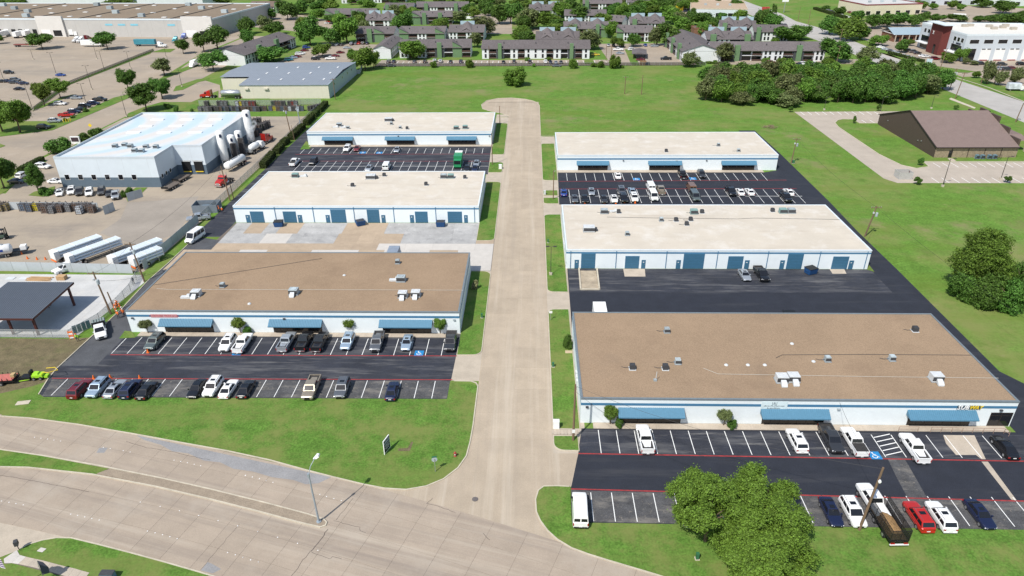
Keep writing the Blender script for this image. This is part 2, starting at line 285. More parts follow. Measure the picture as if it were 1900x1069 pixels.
kerb([(-8.6,268),(-11.5,271.5),(-16.1,275.1),(-19.5,279),(-20.4,286),(-18.6,293.3),(-14.2,297.1),(-8.4,298),(-2.6,295.6),(.6,292.5),(2.6,289),(3.4,284),(3.4,232)])
# --- parking lots (asphalt) of the business park
lotm = {}
def lot(name, pts, z, m): o = sheet(name, pts, z, m); return o
P_L3 = lot('parking_lot', [(-80.3,88.9),(-79.2,88.2),(-13.3,88.5),(-12.9,107),(-72.8,106.7),(-74.9,106.0),(-75.0,117),(-75.1,150),(-81.6,152),(-82.2,128.6),(-81.5,117),(-81.8,96),(-81.4,93)], .018, asph)
sheet('worn_asphalt', [(-79.6,88.4),(-13.4,88.6),(-13.1,93.3),(-80.8,93.0)], .024, asph_old, P_L3)
sheet('worn_asphalt', [(-81.6,97),(-75.5,97),(-75.1,150),(-81.6,151),(-82.1,128.6),(-81.4,117)], .024, mat('lane_asphalt', (.075,.078,.085), .85, .2, .4, .2, 8), P_L3)
P_R3 = lot('parking_lot', [(5.4,63.2),(90,62.6),(90,81.5),(72.3,81.55),(7.8,81.55),(7.0,76.1),(5.6,69.2)], .018, asph_new)
sheet('worn_asphalt', [(5.45,63.3),(90,62.7),(90,67.3),(60,67.7),(37,68.3),(8,68.7),(5.6,68.9)], .024, asph_old, P_R3)
sheet('worn_asphalt', [(7.1,76.2),(90,75.1),(90,80.9),(7.8,81.2)], .024, asph, P_R3)
sheet('worn_patch', [(50.70,75.46),(53.09,75.49),(52.51,68.19),(49.94,68.02),(50.27,71.95)], .029, asph_old, P_R3)
sheet('concrete_patch', [(61.15,80.76),(65.69,80.76),(64.43,75.66),(63.83,75.65),(63.53,76.52),(60.73,76.48),(60.59,78.88)], .029, walk_m, P_R3)
sheet('concrete_strip', [(63.55,75.16),(64.44,75.17),(63.95,67.79),(63.34,67.98)], .029, walk_m, P_R3)
P_E = lot('service_lane', [(72.2,80.9),(90,78),(86,85),(79.0,97.2),(79.3,117.4),(79.6,135.4),(79.6,155.7),(80.3,175),(80.7,220),(80.3,246),(74.5,246),(74.4,201.8),(70,199.9),(8.2,199.9),(7.7,173.6),(74.8,173.6),(73.4,162),(73.2,135.3),(8.1,135.3),(7.9,116.2),(7.8,108.4),(72.1,108.3)], .019, asph_new)
sheet('worn_asphalt', [(8.1,124.4),(73.8,124.8),(73.9,134.8),(73.0,135.2),(8.3,135.2)], .025, asph, P_E)
sheet('loading_ramp', [(10.74,134.29),(14.33,134.31),(14.17,125.66),(10.50,125.63)], .031, mat('ramp_concrete', (.36,.30,.22), .9, .3, .5, .1, 6), P_E)
for a, b_ in (((362,262),(368,408)),((484,262),(502,408))): pass
rw = MB()
for pa, pb in (((10.67,135.18),(10.44,125.51)), ((14.59,135.21),(14.31,125.54)), ((10.44,125.51),(14.31,125.54))):
    d = Vector(pb)-Vector(pa); n_ = Vector((-d.y, d.x)).normalized()*.16; rw.prism([tuple(Vector(pa)-n_), tuple(Vector(pb)-n_), tuple(Vector(pb)+n_), tuple(Vector(pa)+n_)], 0, .28)
rw.build('ramp_kerb', kerb_m, P_E)
sheet('door_apron', [(20.36,135.24),(25.07,135.27),(24.68,131.55),(20.23,131.52)], .031, walk_m, P_E); sheet('door_apron', [(65.11,135.38),(68.29,135.40),(67.89,133.17),(64.93,133.15)], .031, walk_m, P_E)
P_L1 = lot('parking_lot', [(-82.6,152),(-75.4,152),(-75.6,161),(-75.6,188),(-76,198),(-12.9,198.3),(-13.3,227),(-76.3,228),(-76.5,240),(-77,262),(-82.4,262)], .018, asph)
# --- painted stalls
def stall_lines(par, xs, y0, y1, z=.031, w=.105):
    me = MB().box(-w/2, w/2, -(y1-y0)/2, (y1-y0)/2, 0, .003).mesh('stall_line', paint_w)
    for x in xs: link('stall_line', me, par, (x, (y0+y1)/2, z))
def fire_line(par, x0, x1, ya, yb, z=.031):
    d = (yb-ya); me = MB().prism([(x0,ya-.11),(x1,yb-.11),(x1,yb+.11),(x0,ya+.11)], z, z+.003).build('fire_lane_line', paint_r, par)
def lin(a, b_, n): return [a+(b_-a)*i/(n-1) for i in range(n)]
stall_lines(P_L3, lin(-74.9,-15.7,22), 100.9, 106.3); stall_lines(P_L3, [-78.2]+lin(-61.5,-58.6,2)+lin(-55.7,-15.8,15), 88.6, 93.3); stall_lines(P_L3, lin(-75.3,-64.4,5), 88.6, 93.3)
fire_line(P_L3, -74.9, -12.9, 100.5, 100.8); fire_line(P_L3, -81, -13.0, 93.3, 93.7)
stall_lines(P_R3, lin(10.3,37.2,11)+[40.0,42.7,45.4,48.0], 76.1, 81.2); stall_lines(P_R3, [50.6,53.5,58.6,61.3,64.0,66.8,69.4], 75.9, 80.7); stall_lines(P_R3, lin(8.2,61.0,20)+[63.8,66.6], 63.4, 68.4)
fire_line(P_R3, 7.0, 80, 76.0, 75.2); fire_line(P_R3, 5.6, 80, 69.0, 67.4)
hx = MB()      # hatched access aisle
for k in range(5): hx.prism([(50.75+.0*k,76.2+k*.95),(53.4,77.0+k*.95),(53.4,77.15+k*.95),(50.75,76.35+k*.95)], .031, .034)
hx.build('access_aisle_hatching', paint_w, P_R3)
stall_lines(P_E, lin(10.75,68.9,22), 192.6, 199.2); stall_lines(P_E, lin(10.8,73.6,24), 174.6, 185.2); fire_line(P_E, 8.4, 74.5, 192.0, 193.0); fire_line(P_E, 8.2, 75, 185.6, 185.9); fire_line(P_E, 75, 75, 174, 186)
MB().box(8.2, 74.5, 179.8, 179.95, .031, .034).build('stall_line', paint_w, P_E)
stall_lines(P_L1, lin(-76.2,-16.0,23), 219.2, 225); stall_lines(P_L1, lin(-73,-15.9,22), 201.5, 211.2); fire_line(P_L1, -77.6, -13.2, 218.5, 218.6); fire_line(P_L1, -75, -13, 211.4, 211.0)
MB().box(-72, -13.2, 206.0, 206.15, .031, .034).build('stall_line', paint_w, P_L1)
def wheelchair(par, p, s=1.5):
    x, y = p; sheet('accessible_bay_marking', rect(x-s/2, x+s/2, y-s/2, y+s/2), .036, paint_b, par); b = MB(); z = .040
    def arc(cx, cy, r, a0, a1, w, n=14):
        for k in range(n):
            a = a0+(a1-a0)*k/n; c = a0+(a1-a0)*(k+1)/n
            b.poly([(cx+(r-w)*cos(a),cy+(r-w)*sin(a),z),(cx+r*cos(a),cy+r*sin(a),z),(cx+r*cos(c),cy+r*sin(c),z),(cx+(r-w)*cos(c),cy+(r-w)*sin(c),z)])
    def bar(ax, ay, bx, by, w):
        d = Vector((bx-ax, by-ay)); n_ = Vector((-d.y, d.x)).normalized()*w/2; b.poly([(ax-n_.x,ay-n_.y,z),(bx-n_.x,by-n_.y,z),(bx+n_.x,by+n_.y,z),(ax+n_.x,ay+n_.y,z)])
    k = s*.5; arc(x-.08*k, y-.28*k, .48*k, RAD(150), RAD(372), .13*k); bar(x-.12*k, y-.1*k, x-.2*k, y+.48*k, .15*k); bar(x-.17*k, y+.22*k, x+.25*k, y+.22*k, .12*k); bar(x-.14*k, y-.05*k, x+.32*k, y-.05*k, .14*k); bar(x+.28*k, y-.05*k, x+.5*k, y-.5*k, .14*k); bar(x+.45*k, y-.47*k, x+.66*k, y-.42*k, .12*k)
    arc(x-.22*k, y+.66*k, .14*k, 0, 2*pi, .135*k)
    b.build('wheelchair_symbol', paint_w, par)
for par, p in ((P_L3,(-19.72,101.62)),(P_L3,(-52.26,101.36)),(P_R3,(49.21,76.22)),(P_E,(31.12,193.92)),(P_E,(47.66,194.39)),(P_L1,(-55.61,220.32)),(P_L1,(-50.05,220.13))): wheelchair(par, p, 1.6 if par in (P_L3, P_R3) else 2.0)
# --- front walks in slabs
def walk(x0, x1, y0, y1, n, z=.12):
    w = sheet('sidewalk', rect(x0, x1, y0, y1), .03, joint_m)
    for k in range(n): slab(rect(x0+(x1-x0)*k/n, x0+(x1-x0)*(k+1)/n, y0, y1), .03, z, walk_m, w, .008)
walk(-73.2, -13.2, 106.75, 108.15, 24); walk(9.6, 71.2, 81.5, 82.85, 26); walk(8.4, 70, 199.8, 201.9, 20); walk(-75.5, -13.4, 226.9, 228.9, 20)
sheet('lawn_strip', [(-76.16,105.82),(-76.53,108.54),(-75.05,108.31),(-73.28,106.19)], .06, lawn); sheet('lawn_strip', [(74.58,138.16),(74.18,134.01),(73.00,135.16)], .06, lawn); sheet('lawn_strip', [(-77.64,223.77),(-78.49,234.13),(-74.65,227.67),(-74.69,224.40)], .06, lawn)
# --- concrete loading yard between the two left buildings: slabs of different pours
yd = sheet('loading_yard', [(-82,134),(-8.6,134),(-8.6,160.8),(-75.4,160.8),(-76,150),(-82,150)], .022, joint_m)
tan_s = mat('tan_pour', (.385,.30,.215), .9, .1, .4, .08, 5, orand=.06); lt_s = mat('new_pour', (.50,.47,.43), .9, .07, .5, .05, 5, orand=.04); gr_s = mat('stained_pour', (.37,.365,.355), .9, .15, .25, .08, 4, orand=.07); layer(gr_s, (.20,.20,.20), .35, .52, .72, .7); layer(gr_s, (.52,.50,.48), .5, .58, .75, .7)
def yrow(y0, y1, cells):
    for x0, x1, m in cells: slab(rect(x0, x1, y0, y1), .023, .042, m, yd, .012)
T_, L_, G_ = tan_s, lt_s, gr_s
yrow(154.0, 160.7, [(-75,-71,G_),(-71,-66.5,T_),(-66.5,-62.8,G_),(-62.8,-57.5,T_),(-57.5,-52,G_),(-52,-46.5,G_),(-46.5,-41,T_),(-41,-36,T_),(-36,-31,G_),(-31,-25,G_),(-25,-19,G_),(-19,-13,G_),(-13,-8.7,T_)])
yrow(148.2, 154.0, [(-75,-70,G_),(-70,-65,G_),(-65,-58.5,L_),(-58.5,-53,G_),(-53,-47,G_),(-47,-41.6,T_),(-41.6,-37.6,T_),(-37.6,-31,T_),(-31,-25,G_),(-25,-19,G_),(-19,-13,G_),(-13,-8.7,T_)])
yrow(144.6, 148.2, [(-75,-69,T_),(-69,-62,T_),(-62,-55,T_),(-55,-48,T_),(-48,-42,T_),(-42,-36,T_),(-36,-29.5,L_),(-29.5,-23,L_),(-23,-13,L_),(-13,-8.7,L_)])
yrow(138.6, 144.6, [(-81.5,-74,T_),(-74,-68,T_),(-68,-61.5,L_),(-61.5,-55.5,T_),(-55.5,-51,T_),(-51,-45.5,L_),(-45.5,-40,L_),(-40,-34,T_),(-34,-28.8,L_),(-28.8,-23.4,L_),(-23.4,-16.8,T_),(-16.8,-8.7,L_)])
yrow(134.1, 138.6, [(-81.5,-74,T_),(-74,-68,T_),(-68,-62,L_),(-62,-56,T_),(-56,-51,T_),(-51,-45.5,L_),(-45.5,-40,L_),(-40,-34,T_),(-34,-28.8,L_),(-28.8,-23.4,L_),(-23.4,-16.8,T_),(-16.8,-8.7,L_)])
# --- verges and driveways beside the street
sheet('driveway', [(-13.4,93.5),(-8.5,93.4),(-8.5,270),(-13.4,270)], .014, drive_m); sheet('driveway', [(3.4,69.6),(5.6,69.4),(7.6,76),(8.3,81.2),(8.3,240),(3.4,240)], .014, drive_m)
def verge(x0, x1, y0, y1, rs):
    p = rrect(x0, x1, y0, y1, rs); sheet('verge', p, .10, lawn); kerb(p, True, w=.14, h=.13)
verge(-13.0, -8.55, 101.0, 133.8, (0,1.6,1.8,0)); 
verge(-13.0, -8.6, (-11.20,149.91)[1], (-11.27,191.53)[1], (0,1.4,1.4,0))
verge(-13.0, -8.6, (-10.39,199.78)[1], (-10.84,209.79)[1], (0,1.2,1.2,0)); verge(-13.0, -8.6, (-10.74,217.76)[1], (-11.62,256.57)[1], (0,1.2,1.2,0)); verge(-13.0,-8.6, (-11.97,265.32)[1], 266, (0,1,1,0))
verge(3.45, 8.0, (5.35,192.73)[1], (6.17,230.11)[1], (1.2,0,0,1.2)); verge(3.45, 8.2, (6.35,238.38)[1], 240, (1,0,0,0))
verge(3.45, 7.6, (4.93,174.00)[1], (5.03,178.58)[1], (1,0,0,.3)); verge(3.45, 7.6, (5.07,180.11)[1], (5.16,184.39)[1], (.3,0,0,1))
verge(3.45, 7.8, (5.41,124.36)[1], (5.50,166.46)[1], (1.4,0,0,1.4)); verge(3.45, 7.6, (5.10,81.26)[1], (5.19,117.37)[1], (.4,0,0,1.4)); verge(3.45, 7.2, (4.91,76.50)[1], (5.04,79.81)[1], (1.6,0,0,.3))
# steps of the small path by the mailbox
stp = sheet('garden_path', [(3.26,80.11),(7.72,80.49),(7.77,81.30),(3.28,81.08)], .11, walk_m)
for k in range(7): x0 = 3.6+k*.52; slab(rect(x0, x0+.46, (5.05,79.94)[1], (5.10,81.13)[1]), .111, .15, walk_m, stp, .01, 'paver')
sheet('front_lawn', [(x_, y_) for x_, y_ in NK[3:22]]+[(-13.3,93.3),(-13.3,88.4),(-79.2,88.0),(-80.5,88.8),(-83,86)], .09, lawn)
sheet('front_lawn', EK+[mr(45,-3.7),(90,40),(90,62.7),(5.4,63.1),(5.5,69.4)], .09, lawn)
# lower left corner: lawn, pavement, driveway
sheet('entrance_drive', [mr(-100,14.9),mr(-80,14.9),mr(-62,15.0),(-57.5,59.6),(-59.3,59.5),(-60.8,59.1),(-62.2,58.4),(-62.8,57.7),(-66,55.5),(-75,50),(-95,40),(-110,55)], .017, drive_m)
SL = [(-62.8,57.6),(-62.2,58.4),(-60.8,59.1),(-59.3,59.5),(-57.5,59.5)]+[mr(x,15.1) for x in (-54,-50,-45,-40,-35,-30,-22)]
kerb(SL); sheet('front_lawn', SL+[(-22,30),(-70,30),(-75,50),(-66,55.3)], .085, lawn)
sw = sheet('sidewalk', [(-63.71,56.19),(-63.03,57.59),(-62.19,56.85),(-52.66,54.61),(-51.82,53.16),(-62.39,55.65),(-63.09,55.53)], .10, joint_m)
ST = [(-62.19,56.85),(-61.23,56.60),(-59.95,56.32),(-58.83,56.10),(-57.71,55.82),(-56.51,55.52),(-55.35,55.24),(-54.34,55.03),(-53.22,54.72),(-52.13,54.45)]
SB = [(-62.39,55.65),(-61.47,55.53),(-60.15,55.26),(-58.87,54.98),(-57.70,54.68),(-56.54,54.41),(-55.48,54.11),(-54.37,53.81),(-53.32,53.51),(-52.23,53.22)]
slab([(-63.76,56.25),(-63.03,57.59),(-62.19,56.85),(-62.39,55.65),(-63.25,55.60)], .1, .125, lt_s, sw, .01)
for k in range(9): slab([ST[k],SB[k],SB[k+1],ST[k+1]], .1, .125, lt_s if k == 0 else walk_m, sw, .01)
sheet('utility_vault_cover', [(-60.47,57.46),(-60.28,58.02),(-59.48,57.84),(-59.66,57.27)], .12, lt_s)
# --- left: bare soil plot, concrete pad of the shelter, plant yard
sheet('soil_plot', [(-130,105.8),(-85.2,105.7),(-82.0,106.2),(-81.9,96),(-80.7,89),(-83,86),(-84,84.5),(-130,90)], .011, dirt)
sheet('lawn_strip', [(-130,90.5),(-88,88.5),(-83,91),(-81.2,92.5),(-80.6,89),(-83,84),(-130,92)], .013, lawn)
sheet('concrete_pad', [(-140,106.2),(-84.6,106.2),(-82.6,128),(-85,131.6),(-140,132)], .016, pad_c)
kerb([(-80.5,88.8),(-81.6,93),(-82.0,96),(-81.8,106.2),(-81.6,117),(-82.3,128.6),(-81.9,138),(-81.9,150)], w=-.16, h=.12)
sheet('plant_yard', [(-260,134.2),(-85.3,133.0),(-84.6,160),(-84.8,190),(-84.8,222),(-86.5,268),(-160,268),(-160,210),(-150,182),(-260,180)], .012, yard_c)
sheet('yard_asphalt', [(-110.88,174.96),(-102.56,176.59),(-93.24,179.89),(-89.63,166.28),(-87.52,154.27),(-92.20,145.92),(-107.13,154.20),(-106.65,163.34)], .018, mat('yard_worn', (.285,.25,.21), .9, .15, .1, .08, 4))
# west street and far lots
sheet('west_street', [(-162,200),(-161,233),(-161,268),(-161,330),(-163,390),(-172,410),(-172,480),(-190,480),(-190,400),(-179.5,345),(-179,250),(-196,243),(-290,245),(-290,205),(-185,205),(-168,180)], .013, lot_c)
sheet('far_lot', [(-600,262),(-200,262),(-181,262),(-181,330),(-192,410),(-192,478),(-212,520),(-600,560)], .009, lot_c)
sheet('shed_yard', [(-162.02,312.03),(-160.95,339.92),(-146.50,326.70),(-135.27,300.45),(-144.43,292.72),(-157.43,292.92),(-160.42,280.58)], .013, lot_c)
def turf(pts, z=.08): p = pts; sheet('verge', p, z, lawn); return p
turf([(-205.66,280.00),(-204.07,283.59),(-205.10,304.34),(-205.68,308.53),(-207.30,301.64),(-207.12,283.64)]); turf([(-177.93,248.53),(-176.21,301.12),(-180.17,308.08),(-183.56,301.25),(-182.65,273.86),(-181.58,253.49),(-183.43,249.56),(-196.64,246.78),(-192.06,240.19)])
turf([(-159.72,265.77),(-162.41,273.60),(-161.35,282.99),(-158.05,292.93),(-145.09,291.45),(-142.25,314.56),(-136.53,300.47),(-113.87,300.10),(-111.20,292.20),(-135.95,290.04),(-138.51,277.91),(-156.27,273.52)])
turf([(-162.70,313.48),(-166.24,323.99),(-163.08,339.96),(-158.13,343.23),(-156.71,338.16),(-159.50,333.31),(-159.42,316.34)]); turf([(-184.27,349.01),(-184.64,354.35),(-181.99,385.38),(-177.52,375.03),(-179.61,343.71)])
turf([(-156.84,215.92),(-157.55,221.37),(-159.66,241.94),(-157.34,251.07),(-153.40,238.24),(-156.55,229.55)]); turf([(-142.35,180.45),(-142.57,183.32),(-139.29,188.05),(-137.28,184.48),(-137.54,179.33)]); turf([(-150.95,181.02),(-155.85,188.07),(-152.41,189.89),(-151.25,185.07)]); turf([(-111.17,175.50),(-114.88,181.02),(-114.60,186.82),(-111.25,186.82),(-110.56,182.15)])
turf([(-204.58,278.80),(-208.53,284.88),(-222.09,331.39),(-227.42,428.28),(-222.65,413.38),(-219.45,328.16)]); turf([(-224.21,418.24),(-223.36,430.69),(-215.38,430.42),(-212.99,417.88)]); turf([(-158.90,200.86),(-158.97,213.66),(-156.61,211.43),(-155.78,196.87)]); turf([(-182.47,226.38),(-186.00,231.46),(-182.20,228.88)])
# northeast road and the lots beside it
sheet('east_road', [(181.5,200),(203,200),(201,287),(196,345),(195.5,405),(197,500),(192,536),(196,578),(193,640),(190,900),(160,900),(168,616),(172,515),(176,440),(179,380),(181,306)], .013, mat('east_road_concrete', (.38,.36,.335), .9, .12, .1, .08, 3))
sheet('office_lot', [(203,330),(205,420),(203,520),(420,560),(420,330),(300,260),(222,300)], .010, lot_c)
turf([(193.61,407.08),(203.41,374.60),(195.68,363.23),(197.42,414.01)]); turf([(199.37,370.78),(209.02,359.17),(216.42,350.02),(210.52,346.69),(197.63,350.48)]); turf([(199.89,336.87),(211.16,338.26),(208.43,313.74),(206.89,297.38),(200.71,287.39)])
kerb([(192.22,403.90),(194.44,385.05),(197.07,363.20),(195.33,344.65),(209.59,345.00)], w=.5, h=.15); kerb([(199.24,336.89),(201.75,313.87),(200.71,287.39)], w=.5, h=.15); sheet('sidewalk', [(173.44,292.80),(175.64,295.32),(176.30,278.24),(174.73,276.43)], .05, kerb_m)
# brown building's drive and lot
lot_b = mat('church_lot_concrete', (.40,.345,.285), .9, .1, .15, .06, 4); grid(lot_b, 5, 5, .08, (.27,.23,.19), .5)
P_B = sheet('parking_lot', [(103.2,272.6),(103.0,194.4),(105.2,190.5),(182,190.0),(182,209.4),(152.5,209.4),(122.2,209.6),(121.5,205.0),(116.8,203.2),(113.6,206.5),(111.6,217.6),(111.4,250),(112.4,256),(115,260),(117.6,261.5),(121.4,261.2),(121.5,255.6),(128.1,255.5),(150,255.5),(150,273)], .014, lot_b)
kerb([(122.2,209.6),(121.5,205.0),(116.8,203.2),(113.6,206.5),(111.6,217.6),(111.4,250),(112.4,256),(115,260),(117.6,261.5),(121.4,261.2),(121.5,255.6),(128.1,255.5)], w=-.3, h=.14); kerb([(122.2,209.8),(182,209.6)], w=.3, h=.13)
stall_lines(P_B, lin(124.5,168,17), 204.5, 209, .018, .16); stall_lines(P_B, lin(117,166,18), 190.6, 195, .018, .16); stall_lines(P_B, lin(105.5,134,11), 268, 272.6, .018, .2); stall_lines(P_B, (124,127), 256, 260, .018, .2)
sheet('access_path', [(131.31,213.48),(132.84,213.47),(132.40,210.18),(130.44,209.77)], .05, walk_m)
# apartment car parks
P_A = sheet('apartment_lot', [(-82,371.5),(44,371.0),(44,386.5),(-30,387.5),(-82,389)], .012, lot_c); stall_lines(P_A, lin(-78,40,40), 379, 385, .016, .22)
sheet('apartment_lot', [(42,371),(70,371),(86,371),(84,440),(40,440)], .011, lot_c); turf([(54.40,418.81),(59.20,421.10),(56.13,368.83),(52.25,372.83)]); turf([(28.73,385.69),(33.46,387.66),(33.45,373.34),(27.99,374.68)])
sheet('apartment_lot', [(-140,372),(-92,372),(-90,405),(-86,440),(-130,450)], .011, lot_c); sheet('apartment_lot', [(96,371),(176,371),(176,384),(96,384)], .011, lot_c)
sheet('apartment_lot', [(-31.94,503.11),(13.30,507.97),(10.79,481.53),(-30.76,483.28)], .011, lot_c); sheet('apartment_lot', [(-49.09,582.44),(-16.43,628.88),(-13.08,495.52),(-22.22,482.92)], .011, lot_c); sheet('apartment_lot', [(-155.20,537.98),(-125.67,569.04),(-123.94,540.32),(-146.90,522.54)], .011, lot_c); sheet('dry_ground', [(-204.38,591.10),(-181.13,599.09),(-152.99,545.70),(-177.57,531.43),(-191.29,547.61)], .008, dirt)
sheet('shop_lot', [(121.47,620.26),(132.82,629.90),(134.12,547.02),(114.95,540.06)], .012, lot_c); sheet('far_lot', [(306.69,618.78),(346.23,637.32),(396.00,603.10),(349.59,528.07),(290.62,538.85),(293.42,572.03)], .009, lot_c)
sheet('far_lot', [(-260,560),(-130,480),(-120,520),(-230,640)], .008, lot_c)

# ---------------------------------------------------------------- business-park buildings
def text_mesh(name, s, size, m, parent, loc, rot=(pi/2,0,0), depth=.04, shear=0., ax='CENTER', sx=1.):
    cu = bpy.data.curves.new(name, 'FONT'); cu.body = s; cu.size = size; cu.extrude = depth; cu.align_x = ax; cu.align_y = 'CENTER'; cu.shear = shear; cu.resolution_u = 2
    t = bpy.data.objects.new(name, cu); COL.objects.link(t); dg = bpy.context.evaluated_depsgraph_get(); dg.update()
    me = bpy.data.meshes.new_from_object(t.evaluated_get(dg)); bpy.data.objects.remove(t); me.materials.clear(); me.materials.append(m)
    o = link(name, me, parent, loc); o.rotation_euler = rot; o.scale = (sx, 1, 1); return o
def awning(par, x0, x1, z=2.12, top=2.98, out=1.35):
    b = MB(); n = int((x1-x0)/.3)
    for k in range(n):          # standing ribs as folded sheet metal
        a = x0+(x1-x0)*k/n; c = x0+(x1-x0)*(k+.82)/n; d = x0+(x1-x0)*(k+1)/n
        b.poly([(a,-out,z),(c,-out,z),(c,0,top),(a,0,top)]); b.poly([(c,-out,z+.05),(d,-out,z+.05),(d,0,top+.05),(c,0,top+.05)]); b.poly([(c,-out,z),(c,-out,z+.05),(c,0,top+.05),(c,0,top)]); b.poly([(d,-out,z),(d,-out,z+.05),(d,0,top+.05),(d,0,top)])
    b.box(x0, x1, -out-.02, -out, z-.14, z+.03)
    for x in (x0, x1): b.poly([(x,-out,z-.02),(x,0,z-.02),(x,0,top)])
    o = b.build('awning', awn_b, par)
    MB().box(x0+.05, x1-.05, -out+.02, -.01, z-.12, z-.06).build('soffit', mat('soffit', (.3,.33,.35), .8), o)
    return o
def storefront(par, x0, x1, zt=2.3, seed=0):
    f = MB(); r = random.Random(seed); n = max(2, int((x1-x0)/1.25)); w = (x1-x0)/n
    for k in range(n+1): f.box(x0+k*w-.035, x0+k*w+.035, -.05, -.002, .1, zt)
    f.box(x0, x1, -.048, -.002, .1, .22); f.box(x0, x1, -.049, -.002, zt-.1, zt); f.box(x0, x1, -.047, -.002, 2.0, 2.07)
    fr = f.build('storefront_frame', frame_d, par); me = MB().box(.04, w-.04, -.03, -.003, .2, 2.02).mesh('window_pane', glass_d)
    for k in range(n): link('window_pane', me, fr, (x0+k*w, 0, 0))
    me2 = MB().box(.04, w-.04, -.03, -.003, 2.06, zt-.08).mesh('window_pane', glass_d)
    for k in range(n): link('window_pane', me2, fr, (x0+k*w, 0, 0))
def overhead(par, x0, x1, h=3.0):
    d = MB().box(x0-.06, x1+.06, -.03, -.002, .02, h+.06).build('overhead_door', band_b, par)
    n = 5; ph = h/n; me = MB().box(x0, x1, -.055, -.03, .03, ph-.03).mesh('door_panel', door_b)
    for k in range(n): link('door_panel', me, d, (0, 0, k*ph+.02))
def person_door(par, x0, x1, h=2.1):
    d = MB().box(x0, x1, -.05, -.002, .02, h).build('door', door_b, par); MB().box(x0+.3, x0+.6, -.06, -.05, 1.5, 1.65).build('door_sign', white_p, d); MB().box(x1-.18, x1-.1, -.1, -.05, .95, 1.1).build('door_handle', steel, d)
def lampfix(par, x, z): MB().box(x-.2, x+.2, -.28, -.01, z, z+.22).build('wall_lamp', ac_d if rnd.random() < .5 else ac_g, par)
def tenant(label, x0, x1, y0, y1, h, roofm, fronts=(), ohd=(), doors=(), spouts=(), gaps=(), lamps=(), bandz=(3.35,3.8)):
    t = thing('business_building', label, 'building', ((x0+x1)/2, y0, 0)); cx = (x0+x1)/2; w = (x1-x0)/2; d = y1-y0
    b = MB(); b.box(-w, w, 0, d, 0, h-.05); b.build('wall', wall_b, t)
    r = MB().poly([(-w+.25,.25,h+.02),(w-.25,.25,h+.02),(w-.25,d-.25,h+.02),(-w+.25,d-.25,h+.02)]).build('roof', roofm, t)
    e = MB()
    for a in ((-w-.06,w+.06,-.06,.25),(-w-.06,w+.06,d-.25,d+.06)): e.box(*a, h-.16, h+.10)
    for a in ((-w-.06,-w+.25,.25,d-.25),(w-.25,w+.06,.25,d-.25)): e.box(*a, h-.16, h+.10)
    e.build('roof_edge', fascia_m if roofm is gravel else white_edge, t)
    xs = [-w]; 
    for a, c in sorted(gaps): xs += [a-cx, c-cx]
    xs.append(w)
    for k in range(0, len(xs), 2): MB().box(xs[k], xs[k+1], -.02, -.001, *bandz).build('blue_band', band_b, t)
    for s in (-1, 1): MB().box(*((-w-.02,-w-.001) if s < 0 else (w+.001,w+.02)), 0, d, *bandz).build('blue_band', band_b, t)
    for k, (a, c) in enumerate(fronts): awning(t, a-cx, c-cx); storefront(t, a-cx+.5, c-cx-.35, 2.25, k)
    for a, c, *hh in ohd: overhead(t, a-cx, c-cx, hh[0] if hh else 3.0)
    for a, c in doors: person_door(t, a-cx, c-cx)
    for x in spouts: MB().box(x-cx-.06, x-cx+.06, -.13, -.022, .15, h-.16).build('downspout', band_b, t)
    for x in lamps: lampfix(t, x-cx, 3.0)
    # side walls: electric cabinets and gutters
    e = MB(); 
    for k in range(3): e.box(-w-.22, -w-.003, d*.3+k*1.2, d*.3+k*1.2+.7, 1.1, 2.2)
    e = e.build('meter_cabinet', ac_w, t)
    return t
white_edge = mat('white_metal_edge', (.62,.68,.72), .5, .06, 1)
def fx(*t): return t
B_L3 = tenant('left building nearest the main road, brown gravel roof, blue awnings over parked cars', -75.0, -13.0, 108.2, 133.5, 4.6, gravel, fronts=[((-68.91,106.34)[0], (-58.91,106.44)[0]), ((-48.36,106.54)[0], (-38.46,106.63)[0]), ((-27.84,106.74)[0], (-18.03,106.83)[0])], gaps=[((-70.44,108.30)[0], (-65.46,108.34)[0])], lamps=(-74, -45.5, -14))
B_R3 = tenant('right building nearest the main road, brown gravel roof, sandwich shop at its end', 7.7, 72.0, 82.9, 108.4, 4.6, gravel, fronts=[((13.28,81.41)[0], (23.17,81.55)[0]), ((34.59,81.21)[0], (44.64,81.34)[0]), ((56.23,81.07)[0], (66.24,81.21)[0])], gaps=[((34.94,83.03)[0], (37.95,83.07)[0])], lamps=(8.6, 46, 69.8))
B_R2 = tenant('right middle building, white flat roof, blue roll-up doors above black yard', 7.8, 73.2, 135.4, 162.0, 4.45, wroof, ohd=[((11.14,135.67)[0],(14.13,135.69)[0],3.6),((20.73,135.73)[0],(23.68,135.75)[0]),((33.33,135.81)[0],(37.72,135.83)[0],3.6),((42.98,135.87)[0],(46.13,135.89)[0]),((55.71,135.74)[0],(58.94,135.76)[0],3.6),((65.42,135.80)[0],(68.73,135.82)[0])], doors=[((9.67,135.66)[0],(10.61,135.67)[0]),((24.24,135.75)[0],(25.14,135.76)[0]),((31.78,135.80)[0],(32.77,135.80)[0]),((46.59,135.89)[0],(47.61,135.90)[0]),((54.21,135.73)[0],(55.19,135.74)[0]),((69.01,135.82)[0],(69.99,135.83)[0])], spouts=[(8.77,135.66)[0],(18.67,135.72)[0],(29.54,135.78)[0],(40.51,135.85)[0],(51.34,135.71)[0],(62.44,135.78)[0],(72.44,135.84)[0]], bandz=(3.62,4.0))
